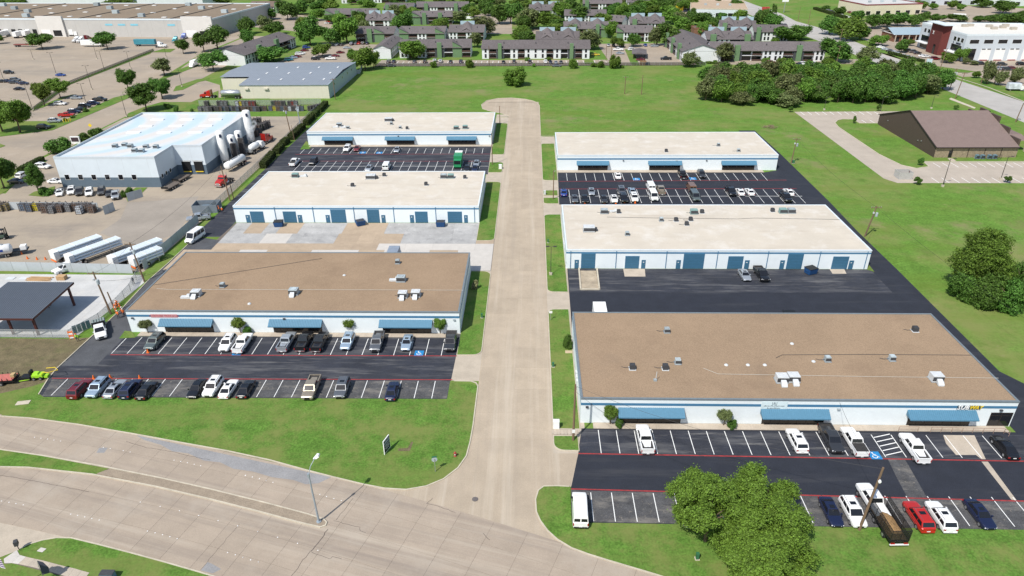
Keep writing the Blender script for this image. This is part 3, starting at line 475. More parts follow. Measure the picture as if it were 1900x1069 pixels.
B_R1 = tenant('farthest right building, white flat roof and three blue awnings above car park', 8.1, 74.2, 202.0, 227.0, 4.7, wroof, fronts=[((13.91,198.50)[0],(23.70,198.47)[0]),((35.49,198.95)[0],(45.59,198.92)[0]),((57.46,199.41)[0],(67.91,199.79)[0])], lamps=(28, 44, 53))
B_L2 = tenant('left middle building, white flat roof and six blue roll-up doors', -75.3, -13.0, 161.0, 188.0, 4.45, wroof, ohd=[((-71.22,161.06)[0],(-67.92,161.07)[0]),((-62.80,161.09)[0],(-59.58,161.09)[0]),((-50.60,161.12)[0],(-46.85,161.13)[0],3.5),((-41.32,160.96)[0],(-38.31,160.96)[0],3.5),((-29.13,160.90)[0],(-26.05,160.91)[0]),((-20.87,160.73)[0],(-17.34,160.74)[0])], doors=[((-72.57,161.06)[0],(-71.44,161.06)[0]),((-59.18,161.10)[0],(-58.08,161.10)[0]),((-52.03,161.11)[0],(-50.97,161.12)[0]),((-37.80,160.97)[0],(-36.79,160.97)[0]),((-30.54,160.89)[0],(-29.53,160.90)[0]),((-16.80,160.75)[0],(-15.86,160.75)[0])], spouts=[(-64.81,161.08)[0],(-55.05,161.11)[0],(-44.67,161.13)[0],(-34.57,161.16)[0],(-23.92,161.19)[0],(-14.13,161.21)[0]], bandz=(3.62,4.0))
B_L1 = tenant('farthest left building, white flat roof and three blue awnings', -76.2, -13.2, 229.0, 254.5, 4.6, wroof, fronts=[((-71.09,228.36)[0],(-60.52,228.28)[0]),((-49.60,227.69)[0],(-39.36,227.61)[0]),((-28.58,227.19)[0],(-18.37,227.11)[0])], lamps=(-45, -14))
# shop window at the right end, signs
cx = (7.7+72)/2; storefront(B_R3, (68.62,82.63)[0]-cx, (71.78,82.67)[0]-cx, 2.6, 5)
sg = MB().box((63.28,82.52)[0]-cx, (66.66,82.57)[0]-cx, -.06, -.022, 3.16, 3.86).build('shop_sign', mat('sign_backing', (.03,.06,.09), .5), B_R3)
xm = ((63.28,82.52)[0]+(66.66,82.57)[0])/2-cx
text_mesh('sign_lettering', 'SUB', 1.0, white_p, sg, (xm-.02,-.13,3.52), shear=.28, ax='RIGHT', sx=1.0); text_mesh('sign_lettering', 'WAY', 1.0, yellow_m, sg, (xm+.02,-.13,3.52), shear=.28, ax='LEFT', sx=.82)
xm = ((34.94,83.03)[0]+(37.95,83.07)[0])/2-cx
sg = MB().box(xm-1.95, xm+1.95, -.04, -.001, 2.75, 4.28).build('shop_sign', mat('pale_sign', (.60,.70,.72), .6), B_R3); sg2 = mat('sign_ink', (.16,.2,.22), .7)
text_mesh('sign_lettering', 'J&J', .72, sg2, sg, (xm,-.05,3.98), depth=.01)
for z, n, l in ((3.5,9,1.5),(3.1,7,1.0)):
    b = MB(); a = -l
    while a < l: q = rnd.uniform(.09,.17); b.box(xm+a, xm+a+q, -.05, -.041, z-.1, z+.08+.05*(rnd.random() < .3)); a += q+.07
    b.build('sign_lettering', sg2, sg)
x0 = (-70.44,108.30)[0]+44; x1 = (-65.46,108.34)[0]+44
sg = MB().box(x0, x1, -.05, -.001, 3.22, 3.92).build('shop_sign', mat('faded_pink_sign', (.50,.26,.27), .7, .2, 1.5), B_L3); text_mesh('sign_lettering', 'ACCESSORIES  TRUCK & CAR', .46, mat('sign_red', (.40,.035,.05), .6), sg, ((x0+x1)/2,-.06,3.57), depth=.01, sx=.93)
# handrails of the ramp in front of the sandwich shop
rail_m = mat('rusty_rail', (.30,.20,.15), .7, .2, 4)
def railing(label, pts, h=.95, posts=1.5):
    t = thing('handrail', label, 'railing', (*pts[0], 0)); ox, oy = pts[0]; b = MB()
    for z in (h, h*.55): b.path([(x-ox, y-oy, z) for x, y in pts], .035, 5)
    b.build('rail', rail_m, t); me = MB().tube((0,0,0), (0,0,h), .035, 5).mesh('post', rail_m)
    for a, c in zip(pts[:-1], pts[1:]):
        n = max(1, int((Vector(c)-Vector(a)).length/posts))
        for k in range(n+1): link('post', me, t, (a[0]-ox+(c[0]-a[0])*k/n, a[1]-oy+(c[1]-a[1])*k/n, 0))
railing('short rusty handrail on the walk left of the sandwich shop', [((54.88,81.15)[0],81.45),((57.75,81.19)[0],81.45)]); railing('long rusty handrail on the ramp before the sandwich shop', [((59.58,81.21)[0],81.4),((70.18,81.04)[0],81.2),((70.53,80.41)[0],80.6)])
# ---------------------------------------------------------------- rooftop equipment
def fan_unit(t, w, d, h, z, m):
    MB().box(-w/2-.15, w/2+.15, -d/2-.15, d/2+.15, z, z+.1).build('base_frame', ac_w if m is ac_d else steel, t)
    c = MB().box(-w/2, w/2, -d/2, d/2, z+.1, z+h).build('casing', m, t)
    MB().box(-w/2-.01, w/2+.01, -d/2-.012, -d/2, z+.25, z+h-.15).build('coil_grille', ac_d, c)
    MB().lathe(0, 0, [(min(w,d)*.42,z+h+.001),(min(w,d)*.42,z+h+.07),(min(w,d)*.36,z+h+.07),(min(w,d)*.36,z+h+.02)], 16).build('fan_guard', m, c); MB().cyl(0, 0, z+h+.002, z+h+.015, min(w,d)*.355, 16).build('fan', ac_d, c)
ACS = {}
def ac(bld, p, kind, z):
    t = thing('rooftop_air_conditioner' if kind[0] != 's' else 'rooftop_condenser', '', 'air conditioner', (*p, z)); z = 0; t.scale = (.88,.88,.88)
    if kind == 'p': fan_unit(t, 1.9, 1.5, 1.25, 0, rnd.choice((ac_g, ac_g, ac_gr)))
    if kind == 'pd':
        fan_unit(t, 1.9, 1.6, 1.25, 0, rnd.choice((ac_g, ac_w))); MB().loft([[(-.45,-1.0,.2),(.45,-1.0,.2),(.45,-1.0,.9),(-.45,-1.0,.9)],[(-.5,-1.7,.05),(.5,-1.7,.05),(.5,-1.7,.55),(-.5,-1.7,.55)],[(-.5,-2.0,.02),(.5,-2.0,.02),(.5,-2.0,.25),(-.5,-2.0,.25)]]).build('duct', ac_w, t); MB().box(-.4,.4,-1.0,-.76,.25,.85).build('duct_collar', steel, t)
    if kind == 'L':
        fan_unit(t, 2.9, 2.1, 1.3, 0, ac_gr if rnd.random() < .6 else ac_w); MB().box(1.46,2.1,-.6,.6,.1,.8).build('hood', ac_d, t)
    if kind == 's': fan_unit(t, .95, .95, 1.0, 0, rnd.choice((ac_d, ac_g, ac_d)))
    if kind == 'd': MB().box(-1.1,1.1,-.45,.45,.02,.4).build('duct', ac_w, t); MB().loft([[(.2,-.5,.4),(1.0,-.5,.4),(1.0,.5,.4),(.2,.5,.4)],[(.3,-.3,.9),(.9,-.3,.9),(.9,.3,.9),(.3,.3,.9)]]).build('hood', ac_w, t)
    if rnd.random() < .6: MB().path([(-.5,0,.35),(-1.3,.2,.12),(-1.9,.6,.05)], .04).build('pipe', ac_d, t)
    ACS.setdefault(bld, []).append(t)
for bld, z, lst in (('brown roof of the near left building', 4.63, [('d',(-65.72,113.16)),('pd',(-64.16,114.18)),('pd',(-45.49,115.00)),('s',(-27.73,128.30)),('p',(-25.67,120.44)),('d',(-27.06,120.51)),('pd',(-24.26,113.98)),('pd',(-21.82,114.34)),('s',(-60.46,117.62))]),
    ('brown roof of the near right building', 4.63, [('s',(23.62,101.68)),('s',(16.27,90.65)),('s',(21.47,90.63)),('s',(23.74,92.24)),('s',(66.26,102.47)),('s',(47.88,93.19)),('s',(58.28,93.55)),('pd',(38.78,87.67)),('pd',(40.64,87.92)),('pd',(62.55,88.25))]),
    ('white roof of the right middle building', 4.48, [('L',(13.44,145.84)),('s',(21.89,143.29)),('p',(17.90,156.51)),('d',(20.23,157.29)),('s',(21.41,156.52)),('s',(30.92,151.62)),('s',(34.36,151.46)),('s',(37.86,151.81)),('s',(36.38,149.06)),('p',(39.54,156.27)),('s',(41.55,156.55)),('s',(58.79,157.49)),('p',(61.04,156.85)),('p',(63.08,156.85))]),
    ('white roof of the far right building', 4.73, [('s',(41.24,205.18)),('s',(63.17,205.48)),('s',(58.47,211.29))]),
    ('white roof of the left middle building', 4.48, [('p',(-66.03,183.17)),('d',(-63.80,183.39)),('L',(-44.44,181.93)),('s',(-41.11,183.84)),('p',(-24.18,182.35)),('p',(-22.21,182.35)),('s',(-18.25,181.87)),('s',(-48.11,175.47)),('s',(-28.31,176.34))]),
    ('white roof of the far left building', 4.63, [('d',(-67.58,234.40)),('p',(-66.77,236.24)),('d',(-64.72,233.83)),('s',(-62.84,232.89)),('L',(-50.71,242.93)),('s',(-48.82,238.11)),('s',(-44.84,232.89)),('s',(-42.35,231.96)),('p',(-25.45,231.80)),('p',(-22.47,232.67))])):
    for kd, p in lst: ac(bld, p, kd, z)
    rank(ACS[bld], 'air conditioner on the '+bld, 'rooftop air conditioners')
vent = MB().lathe(0, 0, [(.32,0),(.32,.08),(.22,.13),(.22,.18),(.05,.24)], 12).mesh('roof_vent', ac_w); vs_ = []
for p in ((-52.75,110.98),(-52.71,110.87),(-37.63,122.73)): vs_.append(tag(link('roof_vent', vent, None, (*p, 4.62)), cat='vent'))
rank(vs_, 'white round vent on the brown roof of the near left building', 'roof vents'); vs_ = []
for p in ((31.39,91.82),(34.85,91.86),(37.55,91.89),(43.92,98.20),(45.63,92.98)): vs_.append(tag(link('roof_vent', vent, None, (*p, 4.62)), cat='vent'))
rank(vs_, 'white round vent on the brown roof of the near right building', 'roof vents')
def conduit(label, pts, z, m): o = MB().path([(x, y, z+.08) for x, y in pts], .032, 5).build('roof_conduit', m); tag(o, label, 'pipe')
pale = mat('pale_conduit', (.5,.47,.42), .6, .1, 2)
conduit('pale conduit running along the near left brown roof', [(-73.22,116.78),(-70.92,116.39),(-46.90,116.52),(-12.99,116.54)], 4.62, pale); conduit('dark cable crossing the upper near left brown roof', [(-74.50,118.25),(-62.89,122.94),(-44.27,130.46)], 4.62, ac_d)
conduit('pale bent conduit on the front of the near right brown roof', [(27.54,90.85),(29.52,89.30),(38.29,89.13),(53.62,88.86),(72.36,88.71)], 4.62, pale); conduit('dark conduit along the middle of the near right brown roof', [(39.89,93.87),(41.21,94.79),(55.17,95.07),(72.34,95.05)], 4.62, ac_d)
conduit('dark conduit along the back of the right middle white roof', [(18.36,153.88),(31.13,153.29),(49.15,152.80),(53.31,153.34),(73.33,152.51)], 4.47, ac_d)
a = thing('roof_antenna', 'short mast on a box on the near right brown roof', 'antenna', (*(19.39,87.48), 4.62)); MB().box(-.25,.25,-.2,.2,0,.3).build('base', ac_g, a); MB().tube((.1,0,.3),(.15,0,1.7),.05).build('mast', ac_w, a)

# ---------------------------------------------------------------- vehicles (local: front towards +X)
PAINT = {}
def paint(n, c, metal=.25, r=.32): PAINT[n] = mat('car_paint_'+n, c, r, .03, 3, metal=metal, spec=.5, coat=.6, world=False)
for n, c, me_ in (('white',(.78,.78,.77),0),('silver',(.42,.45,.48),.5),('grey',(.14,.15,.165),.4),('black',(.010,.010,.012),.1),('navy',(.012,.018,.055),.2),('dark red',(.16,.012,.018),.2),('red',(.45,.018,.012),.1),('blue',(.02,.06,.28),.2),('tan',(.34,.29,.22),.4),('teal',(.02,.25,.30),.2),('yellow',(.62,.45,.04),0),('green-grey',(.13,.16,.155),.4),('charcoal',(.045,.047,.052),.3),('pale blue',(.36,.46,.56),.4),('brown',(.20,.11,.07),.2)): paint(n, c, me_)
KW = dict(sedan='sedan', suv='SUV', pickup='pickup truck', coverpickup='covered pickup truck', van='cargo van', pvan='passenger van', tvan='high-roofed passenger van', hatch='hatchback')
def car_parts(kind):
    """list of (part name, MB, material key, sub-parent index)"""
    L, W, H, belt, cab, roof, z0 = dict(sedan=(4.8,1.84,1.45,.93,(-1.85,1.05),(-1.05,.25),.2), hatch=(4.2,1.8,1.5,.95,(-1.95,.95),(-1.45,.2),.2), suv=(4.85,1.95,1.75,1.08,(-2.3,1.15),(-1.95,.35),.28), pickup=(5.85,2.0,1.9,1.18,(-.95,1.5),(-.7,.7),.38), coverpickup=(5.85,2.0,1.9,1.18,(-.95,1.5),(-.7,.7),.38), van=(5.6,2.0,2.1,1.15,(-2.72,1.75),(-2.6,.95),.3), pvan=(5.6,2.0,2.1,1.15,(-2.72,1.75),(-2.6,.95),.3), tvan=(5.9,2.05,2.5,1.2,(-2.88,2.05),(-2.78,1.2),.32))[kind]
    h = L/2; pk = 'pickup' in kind; vn = 'van' in kind; hood = belt-.02; P = []
    nose = .62 if not pk else .8
    if pk: st = [(h,.80,.55,.95),(h-.12,.94,.45,1.05),(h-.5,.98,z0,1.12),(1.5,1,z0,1.17),(.9,1,z0,1.17),(-.95,1,z0,1.15),(-1.0,1,z0,1.15),(-h+.15,1,z0,1.13),(-h,.97,.5,1.10)]
    elif vn: st = [(h,.80,.5,.85),(h-.12,.93,.35,1.0),(h-.5,.97,z0,1.10),(cab[1],1,z0,1.17),(0,1,z0,1.17),(-h+.2,1,z0,1.17),(-h,.97,.4,1.15)]
    elif kind == 'suv': st = [(h,.75,.5,.78),(h-.12,.9,.38,.92),(h-.5,.97,z0,1.0),(1.15,1,z0,1.06),(0,1,z0,1.08),(-1.6,1,z0,1.08),(-h+.15,.96,.35,1.07),(-h,.88,.5,1.0)]
    else: st = [(h,.70,.42,.62),(h-.12,.86,.32,.74),(h-.5,.96,z0,.84),(1.05,1,z0,.93),(0,1,z0,.94),(-1.4,1,z0,.95),(-h+.45,.97,z0+.05,.95),(-h+.1,.88,.35,.90),(-h,.76,.48,.80)]
    rings = []; w = W/2
    for x, k, zb, zt in st:
        a = w*k; hf = [(a*.90,zb),(a,zb+(zt-zb)*.30),(a*.995,zb+(zt-zb)*.62),(a*.95,zt-.05),(a*.82,zt),(a*.45,zt+.025)]
        rings.append([(x,-yy,z) for yy, z in hf]+[(x,yy,z) for yy, z in hf[::-1]])
    body = MB().loft(rings, 0)
    bw, rw, zr = w*.90, w*(.80 if (vn or pk or kind == 'suv') else .70), H
    zb = belt+.0
    if vn: bw = w*.97; rw = w*.88
    c0, c1 = cab; r0, r1 = roof
    gh = [[(c0,-bw,zb),(c1,-bw,zb),(c1,bw,zb),(c0,bw,zb)],[(r0+.02,-rw,zr-.07),(r1+.05,-rw,zr-.07),(r1+.05,rw,zr-.07),(r0+.02,rw,zr-.07)],[(r0+.15,-rw*.86,zr),(r1-.1,-rw*.86,zr),(r1-.1,rw*.86,zr),(r0+.15,rw*.86,zr)]]
    body.loft(gh, 0)
    if kind == 'pickup':   # open bed: floor below rails
        bed = MB(); bed.box(-h+.12,-1.05,-w*.80,w*.80,1.135,1.16); P.append(('bed_liner', bed, 'liner'))
        rail = MB(); rail.box(-h+.02,-1.0,w*.80,w*.97,1.1,1.32); rail.box(-h+.02,-1.0,-w*.97,-w*.80,1.1,1.32); rail.box(-h,-h+.1,-w*.95,w*.95,1.08,1.33); rail.box(-1.05,-.97,-w*.9,w*.9,1.1,1.3); P.append(('bed_wall', rail, 'paint'))
    if kind == 'coverpickup':
        P.append(('bed_wall', MB().box(-h+.02,-1.0,-w*.97,w*.97,1.1,1.30), 'paint')); P.append(('bed_cover', MB().box(-h+.1,-1.05,-w*.88,w*.88,1.30,1.33), 'liner'))
    P.insert(0, ('body', body, 'paint'))
    def lerp(a, b, t): return tuple(a[i]+(b[i]-a[i])*t for i in range(3))
    def pane(q, ins0, ins1, off, side0=.05, side1=.05):   # q: bl, br, tr, tl of a panel
        bl, br, tr, tl = [Vector(v) for v in q]; n = (br-bl).cross(tl-bl).normalized()*off
        def pt(u, v): return (bl.lerp(br, u)).lerp(tl.lerp(tr, u), v)+n
        return MB().poly([pt(side0,ins0),pt(1-side1,ins0),pt(1-side1,1-ins1),pt(side0,1-ins1)])
    B, T = gh[0], gh[1]
    P.append(('windshield', pane([B[1],B[2],T[2],T[1]], .06, .06, .015), 'glass'))
    if kind == 'van': P.append(('rear_window', pane([B[3],(c0,0,zb),(r0+.02,0,zr-.07),T[3]], .2, .3, .015, .12, .08), 'glass')); P.append(('rear_window', pane([(c0,0,zb),B[0],T[0],(r0+.02,0,zr-.07)], .2, .3, .015, .08, .12), 'glass'))
    else: P.append(('rear_window', pane([B[3],B[0],T[0],T[3]], .12, .1, .015, .07, .07), 'glass'))
    for s in (0, 1):
        q = [B[0],B[1],T[1],T[0]] if s == 0 else [B[2],B[3],T[3],T[2]]
        if kind == 'van':
            f0, f1 = (.78,.02) if s == 0 else (.02,.78); P.append(('side_window', pane(q, .1, .18, .012, f0, f1), 'glass'))
        elif pk or kind in ('sedan','hatch'):
            for u0, u1 in ((.10,.52),(.08,.52)) if s == 0 else ((.08,.52),(.10,.52)):
                pass
            P.append(('side_window', pane(q, .1, .1, .012, .09, .52), 'glass')); P.append(('side_window', pane(q, .1, .1, .012, .52, .09), 'glass'))
        else:
            for u0, u1 in ((.05,.70),(.33,.36),(.67,.05)): P.append(('side_window', pane(q, .08, .14, .012, u0, u1), 'glass'))
    if kind == 'suv':
        rr_ = MB()
        for s in (-1, 1): rr_.tube((r0+.2,s*rw*.8,zr+.05),(r1-.15,s*rw*.8,zr+.05),.025,5)
        P.append(('roof_rack', rr_, 'chrome'))
    if kind in ('suv','sedan','hatch'): P.append(('sunroof', MB().box((r0+r1)/2+.05,(r0+r1)/2+.6,-rw*.5,rw*.5,zr,zr+.006), 'glass'))
    k2 = st[1][1]*w
    for s in (-1, 1):
        P.append(('headlight', MB().loft([[(h-.10,s*k2*.55,st[0][3]-.10),(h-.10,s*k2*.98,st[0][3]-.08),(h-.10,s*k2*.98,st[0][3]+.05),(h-.10,s*k2*.55,st[0][3]+.05)],[(h+.012,s*k2*.52,st[0][3]-.12),(h-.05,s*k2*.93,st[0][3]-.10),(h-.05,s*k2*.93,st[0][3]+.01),(h+.012,s*k2*.52,st[0][3]-.01)]]), 'lamp_h'))
        zt = st[-1][3]; P.append(('tail_light', MB().box(-h-.015,-h+.12,*( (w*.62,w*.90) if s > 0 else (-w*.90,-w*.62)), zt-.28,zt-.06) if not (pk or vn) else MB().box(-h-.02,-h+.06,*((w*.84,w*.975) if s > 0 else (-w*.975,-w*.84)), zt-.42,zt-.02), 'lamp_t'))
        P.append(('mirror', MB().box(c1-.35,c1-.17,*((bw+.02,bw+.22) if s > 0 else (-bw-.22,-bw-.02)), belt+.02,belt+.2), 'black' if vn else 'paint'))
    P.append(('grille', MB().box(h-.03,h+.01,-w*.42,w*.42,st[0][2]+.02,st[0][3]-.08), 'black')); 
    P.append(('bumper', MB().box(-h-.06,-h+.1,-w*.86,w*.86,.38,.55), 'chrome' if pk else ('black' if vn else 'paint'))); P.append(('licence_plate', MB().box(-h-.07,-h-.06,-.22,.22,.58,.72) if not pk else MB().box(-h-.07,-h-.062,-.2,.2,.4,.53), 'plate'))
    wr = .40 if pk else (.36 if (vn or kind == 'suv') else .33); wb = .33*L if pk else .295*L
    return P, (wr, wb, w)
KEY = dict(glass=glass_d, black=black_m, lamp_h=lamp_h, lamp_t=lamp_t, chrome=chrome, liner=mat('bed_liner', (.035,.033,.032), .8, .3, 3), plate=white_p)
CARM = {}; WHEEL = {}
def wheel_mesh(r):
    if r not in WHEEL:
        t = MB().tube((0,-.115,0),(0,.115,0),r,16).mesh('tyre', tyre_m); q = MB().tube((0,-.125,0),(0,.125,0),r*.62,12).mesh('rim', rim_m); WHEEL[r] = (t, q)
    return WHEEL[r]
def kind_meshes(kind):
    if kind in CARM: return CARM[kind]
    P, wh = car_parts(kind); ms = []; allb = MB(); slots = [PAINT['white'], glass_d, black_m, lamp_h, lamp_t, chrome, KEY['liner'], white_p, tyre_m, rim_m]; ix = dict(paint=0, glass=1, black=2, lamp_h=3, lamp_t=4, chrome=5, liner=6, plate=7)
    for n, b, k in P:
        ms.append((n, b.mesh(n, PAINT['white'] if k == 'paint' else KEY[k]), k)); o = len(allb.v); allb.v += b.v; allb.f += [[i+o for i in f] for f in b.f]; allb.m += [ix[k]]*len(b.f)
    r, wb, w = wh
    for sx in (-1, 1):
        for sy in (-1, 1): allb.tube((sx*wb,sy*(w-.22),r),(sx*wb,sy*(w+.01),r),r,10,8); allb.tube((sx*wb,sy*(w-.2),r),(sx*wb,sy*(w+.02),r),r*.6,8,9)
    CARM[kind] = (ms, wh, allb.mesh('car', slots)); return CARM[kind]
def objmat(o, m, slot=0): o.material_slots[slot].link = 'OBJECT'; o.material_slots[slot].material = m
CARN = dict(sedan='sedan_car', hatch='hatchback_car', suv='sport_utility_vehicle', pickup='pickup_truck', coverpickup='pickup_truck', van='cargo_van', pvan='passenger_van', tvan='passenger_van')
def car(p, kind, col, deg, near=True, look=None):
    ms, (r, wb, w), single = kind_meshes(kind); pm = PAINT[col]; lk = look or (col+' '+KW[kind]); rz = RAD(deg+rnd.uniform(-1.6,1.6)); z = .03
    if not near: o = link(CARN[kind], single, None, (*p, z), rz); objmat(o, pm)
    else:
        o = thing(CARN[kind], '', 'car', (*p, z), rz)
        for n, me, k in ms:
            c = link(n, me, o)
            if k == 'paint': objmat(c, pm)
        t, q = wheel_mesh(r)
        for sx in (-1, 1):
            for sy in (-1, 1): wl = link('wheel', t, o, (sx*wb, sy*(w-.11), r)); link('rim', q, wl)
    o['category'] = 'truck' if 'pickup' in kind else ('van' if 'van' in kind else 'car'); o['look'] = lk; return o
N_, S_ = 90, -90          # nose pointing away from / towards the camera
def row(phrase, group, lst, near=True):
    os_ = [car(p, k, c, d, near, *x) for p, k, c, d, *x in lst]; rank(os_, phrase, group, ' from left'); return os_
row('in the row against the near left building', 'cars in the near left lot', [((-68.29,103.84),'suv','green-grey',S_),((-54.76,103.51),'suv','white',S_),((-51.99,103.54),'pickup','white',N_),((-44.13,104.09),'pickup','silver',N_,'silver loaded pickup truck'),((-40.99,104.27),'pickup','black',N_),((-38.06,104.15),'pickup','black',N_,'black red-loaded pickup truck'),((-33.02,104.21),'suv','pale blue',S_),((-27.63,104.12),'pickup','grey',S_),((-22.23,104.18),'sedan','pale blue',S_),((-14.36,104.40),'coverpickup','charcoal',S_)])
NN, SS = N_, S_
row('in the roadside row of the near left lot', 'cars in the near left lot', [((-73.76,89.60),'suv','dark red',NN),((-70.93,89.83),'suv','pale blue',SS),((-68.02,89.79),'sedan','silver',NN),((-65.38,89.70),'suv','navy',NN),((-62.60,89.47),'sedan','black',NN),((-54.54,89.95),'sedan','black',SS),((-52.01,90.37),'suv','white',SS),((-49.28,90.02),'sedan','white',NN),((-46.41,90.05),'sedan','black',NN),((-35.67,90.26),'pickup','tan',SS),((-30.62,90.25),'suv','grey',SS),((-22.35,89.78),'sedan','navy',NN)])
row('in the row against the near right building', 'cars in the near right lot', [((16.83,78.53),'pickup','white',NN),((38.83,78.53),'suv','white',NN),((43.90,78.85),'pickup','charcoal',SS),((46.96,78.34),'coverpickup','white',NN),((54.96,77.09),'pickup','white',NN),((68.00,77.58),'sedan','black',NN)])
row('in the roadside row of the near right lot', 'cars in the near right lot', [((6.50,64.72),'van','white',NN),((20.34,65.01),'pickup','white',NN,'half-hidden white pickup truck'),((38.63,64.94),'sedan','navy',SS),((41.33,64.86),'suv','white',SS),((49.31,64.28),'suv','red',NN),((52.12,64.33),'suv','white',NN),((57.32,64.84),'sedan','navy',SS)])
row('in the black yard of the right middle building', 'cars behind the near right building', [((45.56,131.32),'sedan','silver',SS),((49.20,131.48),'pickup','black',SS)])
row('facing the far right building', 'cars in the far right lot', [((25.72,195.44),'sedan','white',NN),((44.84,196.28),'pickup','black',NN),((50.47,196.27),'suv','charcoal',SS)])
row('in the back line of the far right lot', 'cars in the far right lot', [((9.22,181.36),'sedan','blue',NN),((16.94,181.92),'sedan','silver',SS),((25.32,182.14),'suv','grey',SS),((28.23,182.48),'sedan','pale blue',NN),((33.84,185.69),'van','white',NN),((36.30,182.92),'pickup','tan',NN),((45.09,184.75),'van','brown',NN,'rusty-roofed white van'),((55.42,181.78),'pickup','black',SS),((57.96,181.78),'sedan','white',NN),((60.60,181.78),'sedan','white',NN),((71.22,181.55),'sedan','white',NN)])
row('in the front line of the far right lot', 'cars in the far right lot', [((11.98,176.42),'sedan','grey',SS),((14.72,176.42),'sedan','black',SS),((19.88,176.20),'sedan','charcoal',SS),((22.67,176.42),'sedan','white',SS),((25.29,176.53),'suv','black',SS),((28.18,176.96),'suv','white',SS),((33.53,178.04),'pvan','white',SS),((44.68,177.82),'pvan','green-grey',SS,'grey passenger van'),((69.03,177.18),'pickup','black',SS)])
row('facing the far left building', 'cars in the far left lot', [((-61.32,222.81),'suv','white',SS),((-58.05,223.11),'sedan','dark red',SS),((-44.35,221.59),'sedan','silver',SS)], False)
row('in the middle rows of the far left lot', 'cars in the far left lot', [((-74.54,208.19),'coverpickup','white',NN,'grey-covered white pickup truck'),((-68.77,208.88),'suv','black',SS),((-49.69,202.51),'sedan','silver',SS),((-44.50,203.86),'van','white',NN),((-19.54,202.40),'sedan','black',SS),((-16.92,207.09),'sedan','silver',SS),((-17.08,201.99),'sedan','navy',SS)], False)
row('in front of the blue and white plant', 'cars before the plant', [((-133.57,181.20),'sedan','white',-65),((-130.86,182.34),'suv','white',-65),((-128.03,181.65),'suv','black',-65),((-124.98,181.19),'suv','white',-65),((-121.95,181.99),'suv','charcoal',-65),((-118.95,180.62),'sedan','black',-65),((-116.20,178.93),'pickup','silver',-65)])
row('in the small lot left of the plant', 'cars beside the plant', [((-153.24,204.53),'suv','white',-10),((-140.52,190.76),'sedan','white',0),((-154.17,196.14),'suv','white',90),((-152.53,190.78),'sedan','charcoal',0)], False)
row('along the verge of the west street', 'cars across the west street', [((-199.02,288.03),'suv','white',0),((-198.67,298.96),'sedan','silver',0),((-185.88,295.03),'pickup','black',0),((-184.71,288.06),'suv','navy',10),((-185.95,283.61),'suv','black',10),((-184.77,278.52),'sedan','black',10),((-184.78,274.07),'suv','navy',10),((-184.51,268.61),'pickup','red',10),((-183.85,259.72),'suv','silver',10),((-182.55,250.91),'suv','black',5)], False)
row('in the bare lot at far left', 'cars in the far left bare lot', [((-256.53,334.56),'sedan','black',0),((-254.28,335.17),'sedan','navy',0),((-248.91,332.11),'sedan','charcoal',0),((-251.97,337.77),'suv','grey',0),((-242.81,330.05),'sedan','navy',0),((-236.51,317.52),'sedan','black',0),((-267.92,356.36),'suv','black',0),((-236.64,349.48),'sedan','blue',0)], False)
row('standing in the plant yard', 'vehicles in the plant yard', [((-85.55,162.46),'pickup','silver',200,'silver pickup truck by the dumpster enclosure'),((-81.11,150.15),'tvan','white',-100)])
row('in the left apartment car park', 'cars in the left apartment car park', [((-135.04,428.92),'suv','blue',20),((-133.34,419.31),'sedan','dark red',20),((-132.17,409.15),'sedan','white',20),((-132.57,406.35),'suv','white',20),((-131.43,398.55),'sedan','dark red',20),((-132.73,395.47),'sedan','pale blue',20),((-133.10,388.50),'suv','teal',20),((-118.79,390.67),'suv','black',0),((-118.10,396.80),'sedan','charcoal',0),((-110.68,391.30),'pickup','white',180),((-110.16,400.15),'sedan','dark red',0),((-110.09,411.28),'sedan','dark red',20),((-110.13,427.03),'sedan','silver',0),((-119.21,439.38),'sedan','white',90),((-116.12,439.27),'sedan','charcoal',90),((-110.44,441.22),'suv','navy',90),((-108.15,442.76),'sedan','grey',90),((-106.44,443.79),'sedan','red',90),((-103.95,443.70),'suv','charcoal',90),((-101.28,443.60),'sedan','navy',90)], False)
row('before the long apartments', 'cars before the apartments', [((-76.53,380.98),'suv','charcoal',90),((-73.83,381.74),'sedan','navy',90),((-73.17,369.62),'sedan','charcoal',0),((-62.54,380.59),'sedan','grey',90),((-56.79,380.43),'suv','black',90),((-51.80,383.19),'suv','silver',90),((-48.57,381.85),'suv','silver',90),((-42.96,380.03),'sedan','charcoal',90),((-37.47,379.88),'suv','navy',90),((-14.65,378.01),'sedan','black',90),((-14.65,378.01),'sedan','black',90),((-9.02,379.07),'suv','charcoal',90),((-0.57,378.83),'suv','black',90),((7.56,378.20),'suv','white',90),((10.29,376.49),'sedan','navy',90),((13.13,376.41),'sedan','silver',90),((15.78,377.15),'sedan','charcoal',90),((13.23,367.70),'sedan','grey',0)], False)
row('in the middle apartment car park', 'cars in the middle apartment car park', [((46.13,431.30),'sedan','silver',90),((49.08,431.20),'sedan','charcoal',90),((54.36,431.01),'sedan','charcoal',90),((50.08,415.11),'pickup','white',180),((49.97,403.33),'sedan','silver',0),((35.95,399.67),'sedan','yellow',0),((58.23,415.81),'suv','white',20),((67.93,430.52),'sedan','blue',90),((72.88,427.26),'sedan','silver',0),((72.39,385.46),'pickup','black',180),((58.51,383.76),'sedan','dark red',180)], False)
row('before the right-hand apartments', 'cars before the right-hand apartments', [((121.45,370.22),'sedan','charcoal',0),((124.65,372.89),'suv','dark red',0),((132.34,371.88),'suv','charcoal',90),((137.40,368.61),'sedan','navy',90),((140.04,368.53),'suv','white',0),((145.52,368.77),'suv','white',0),((167.04,364.72),'suv','black',0)], False)
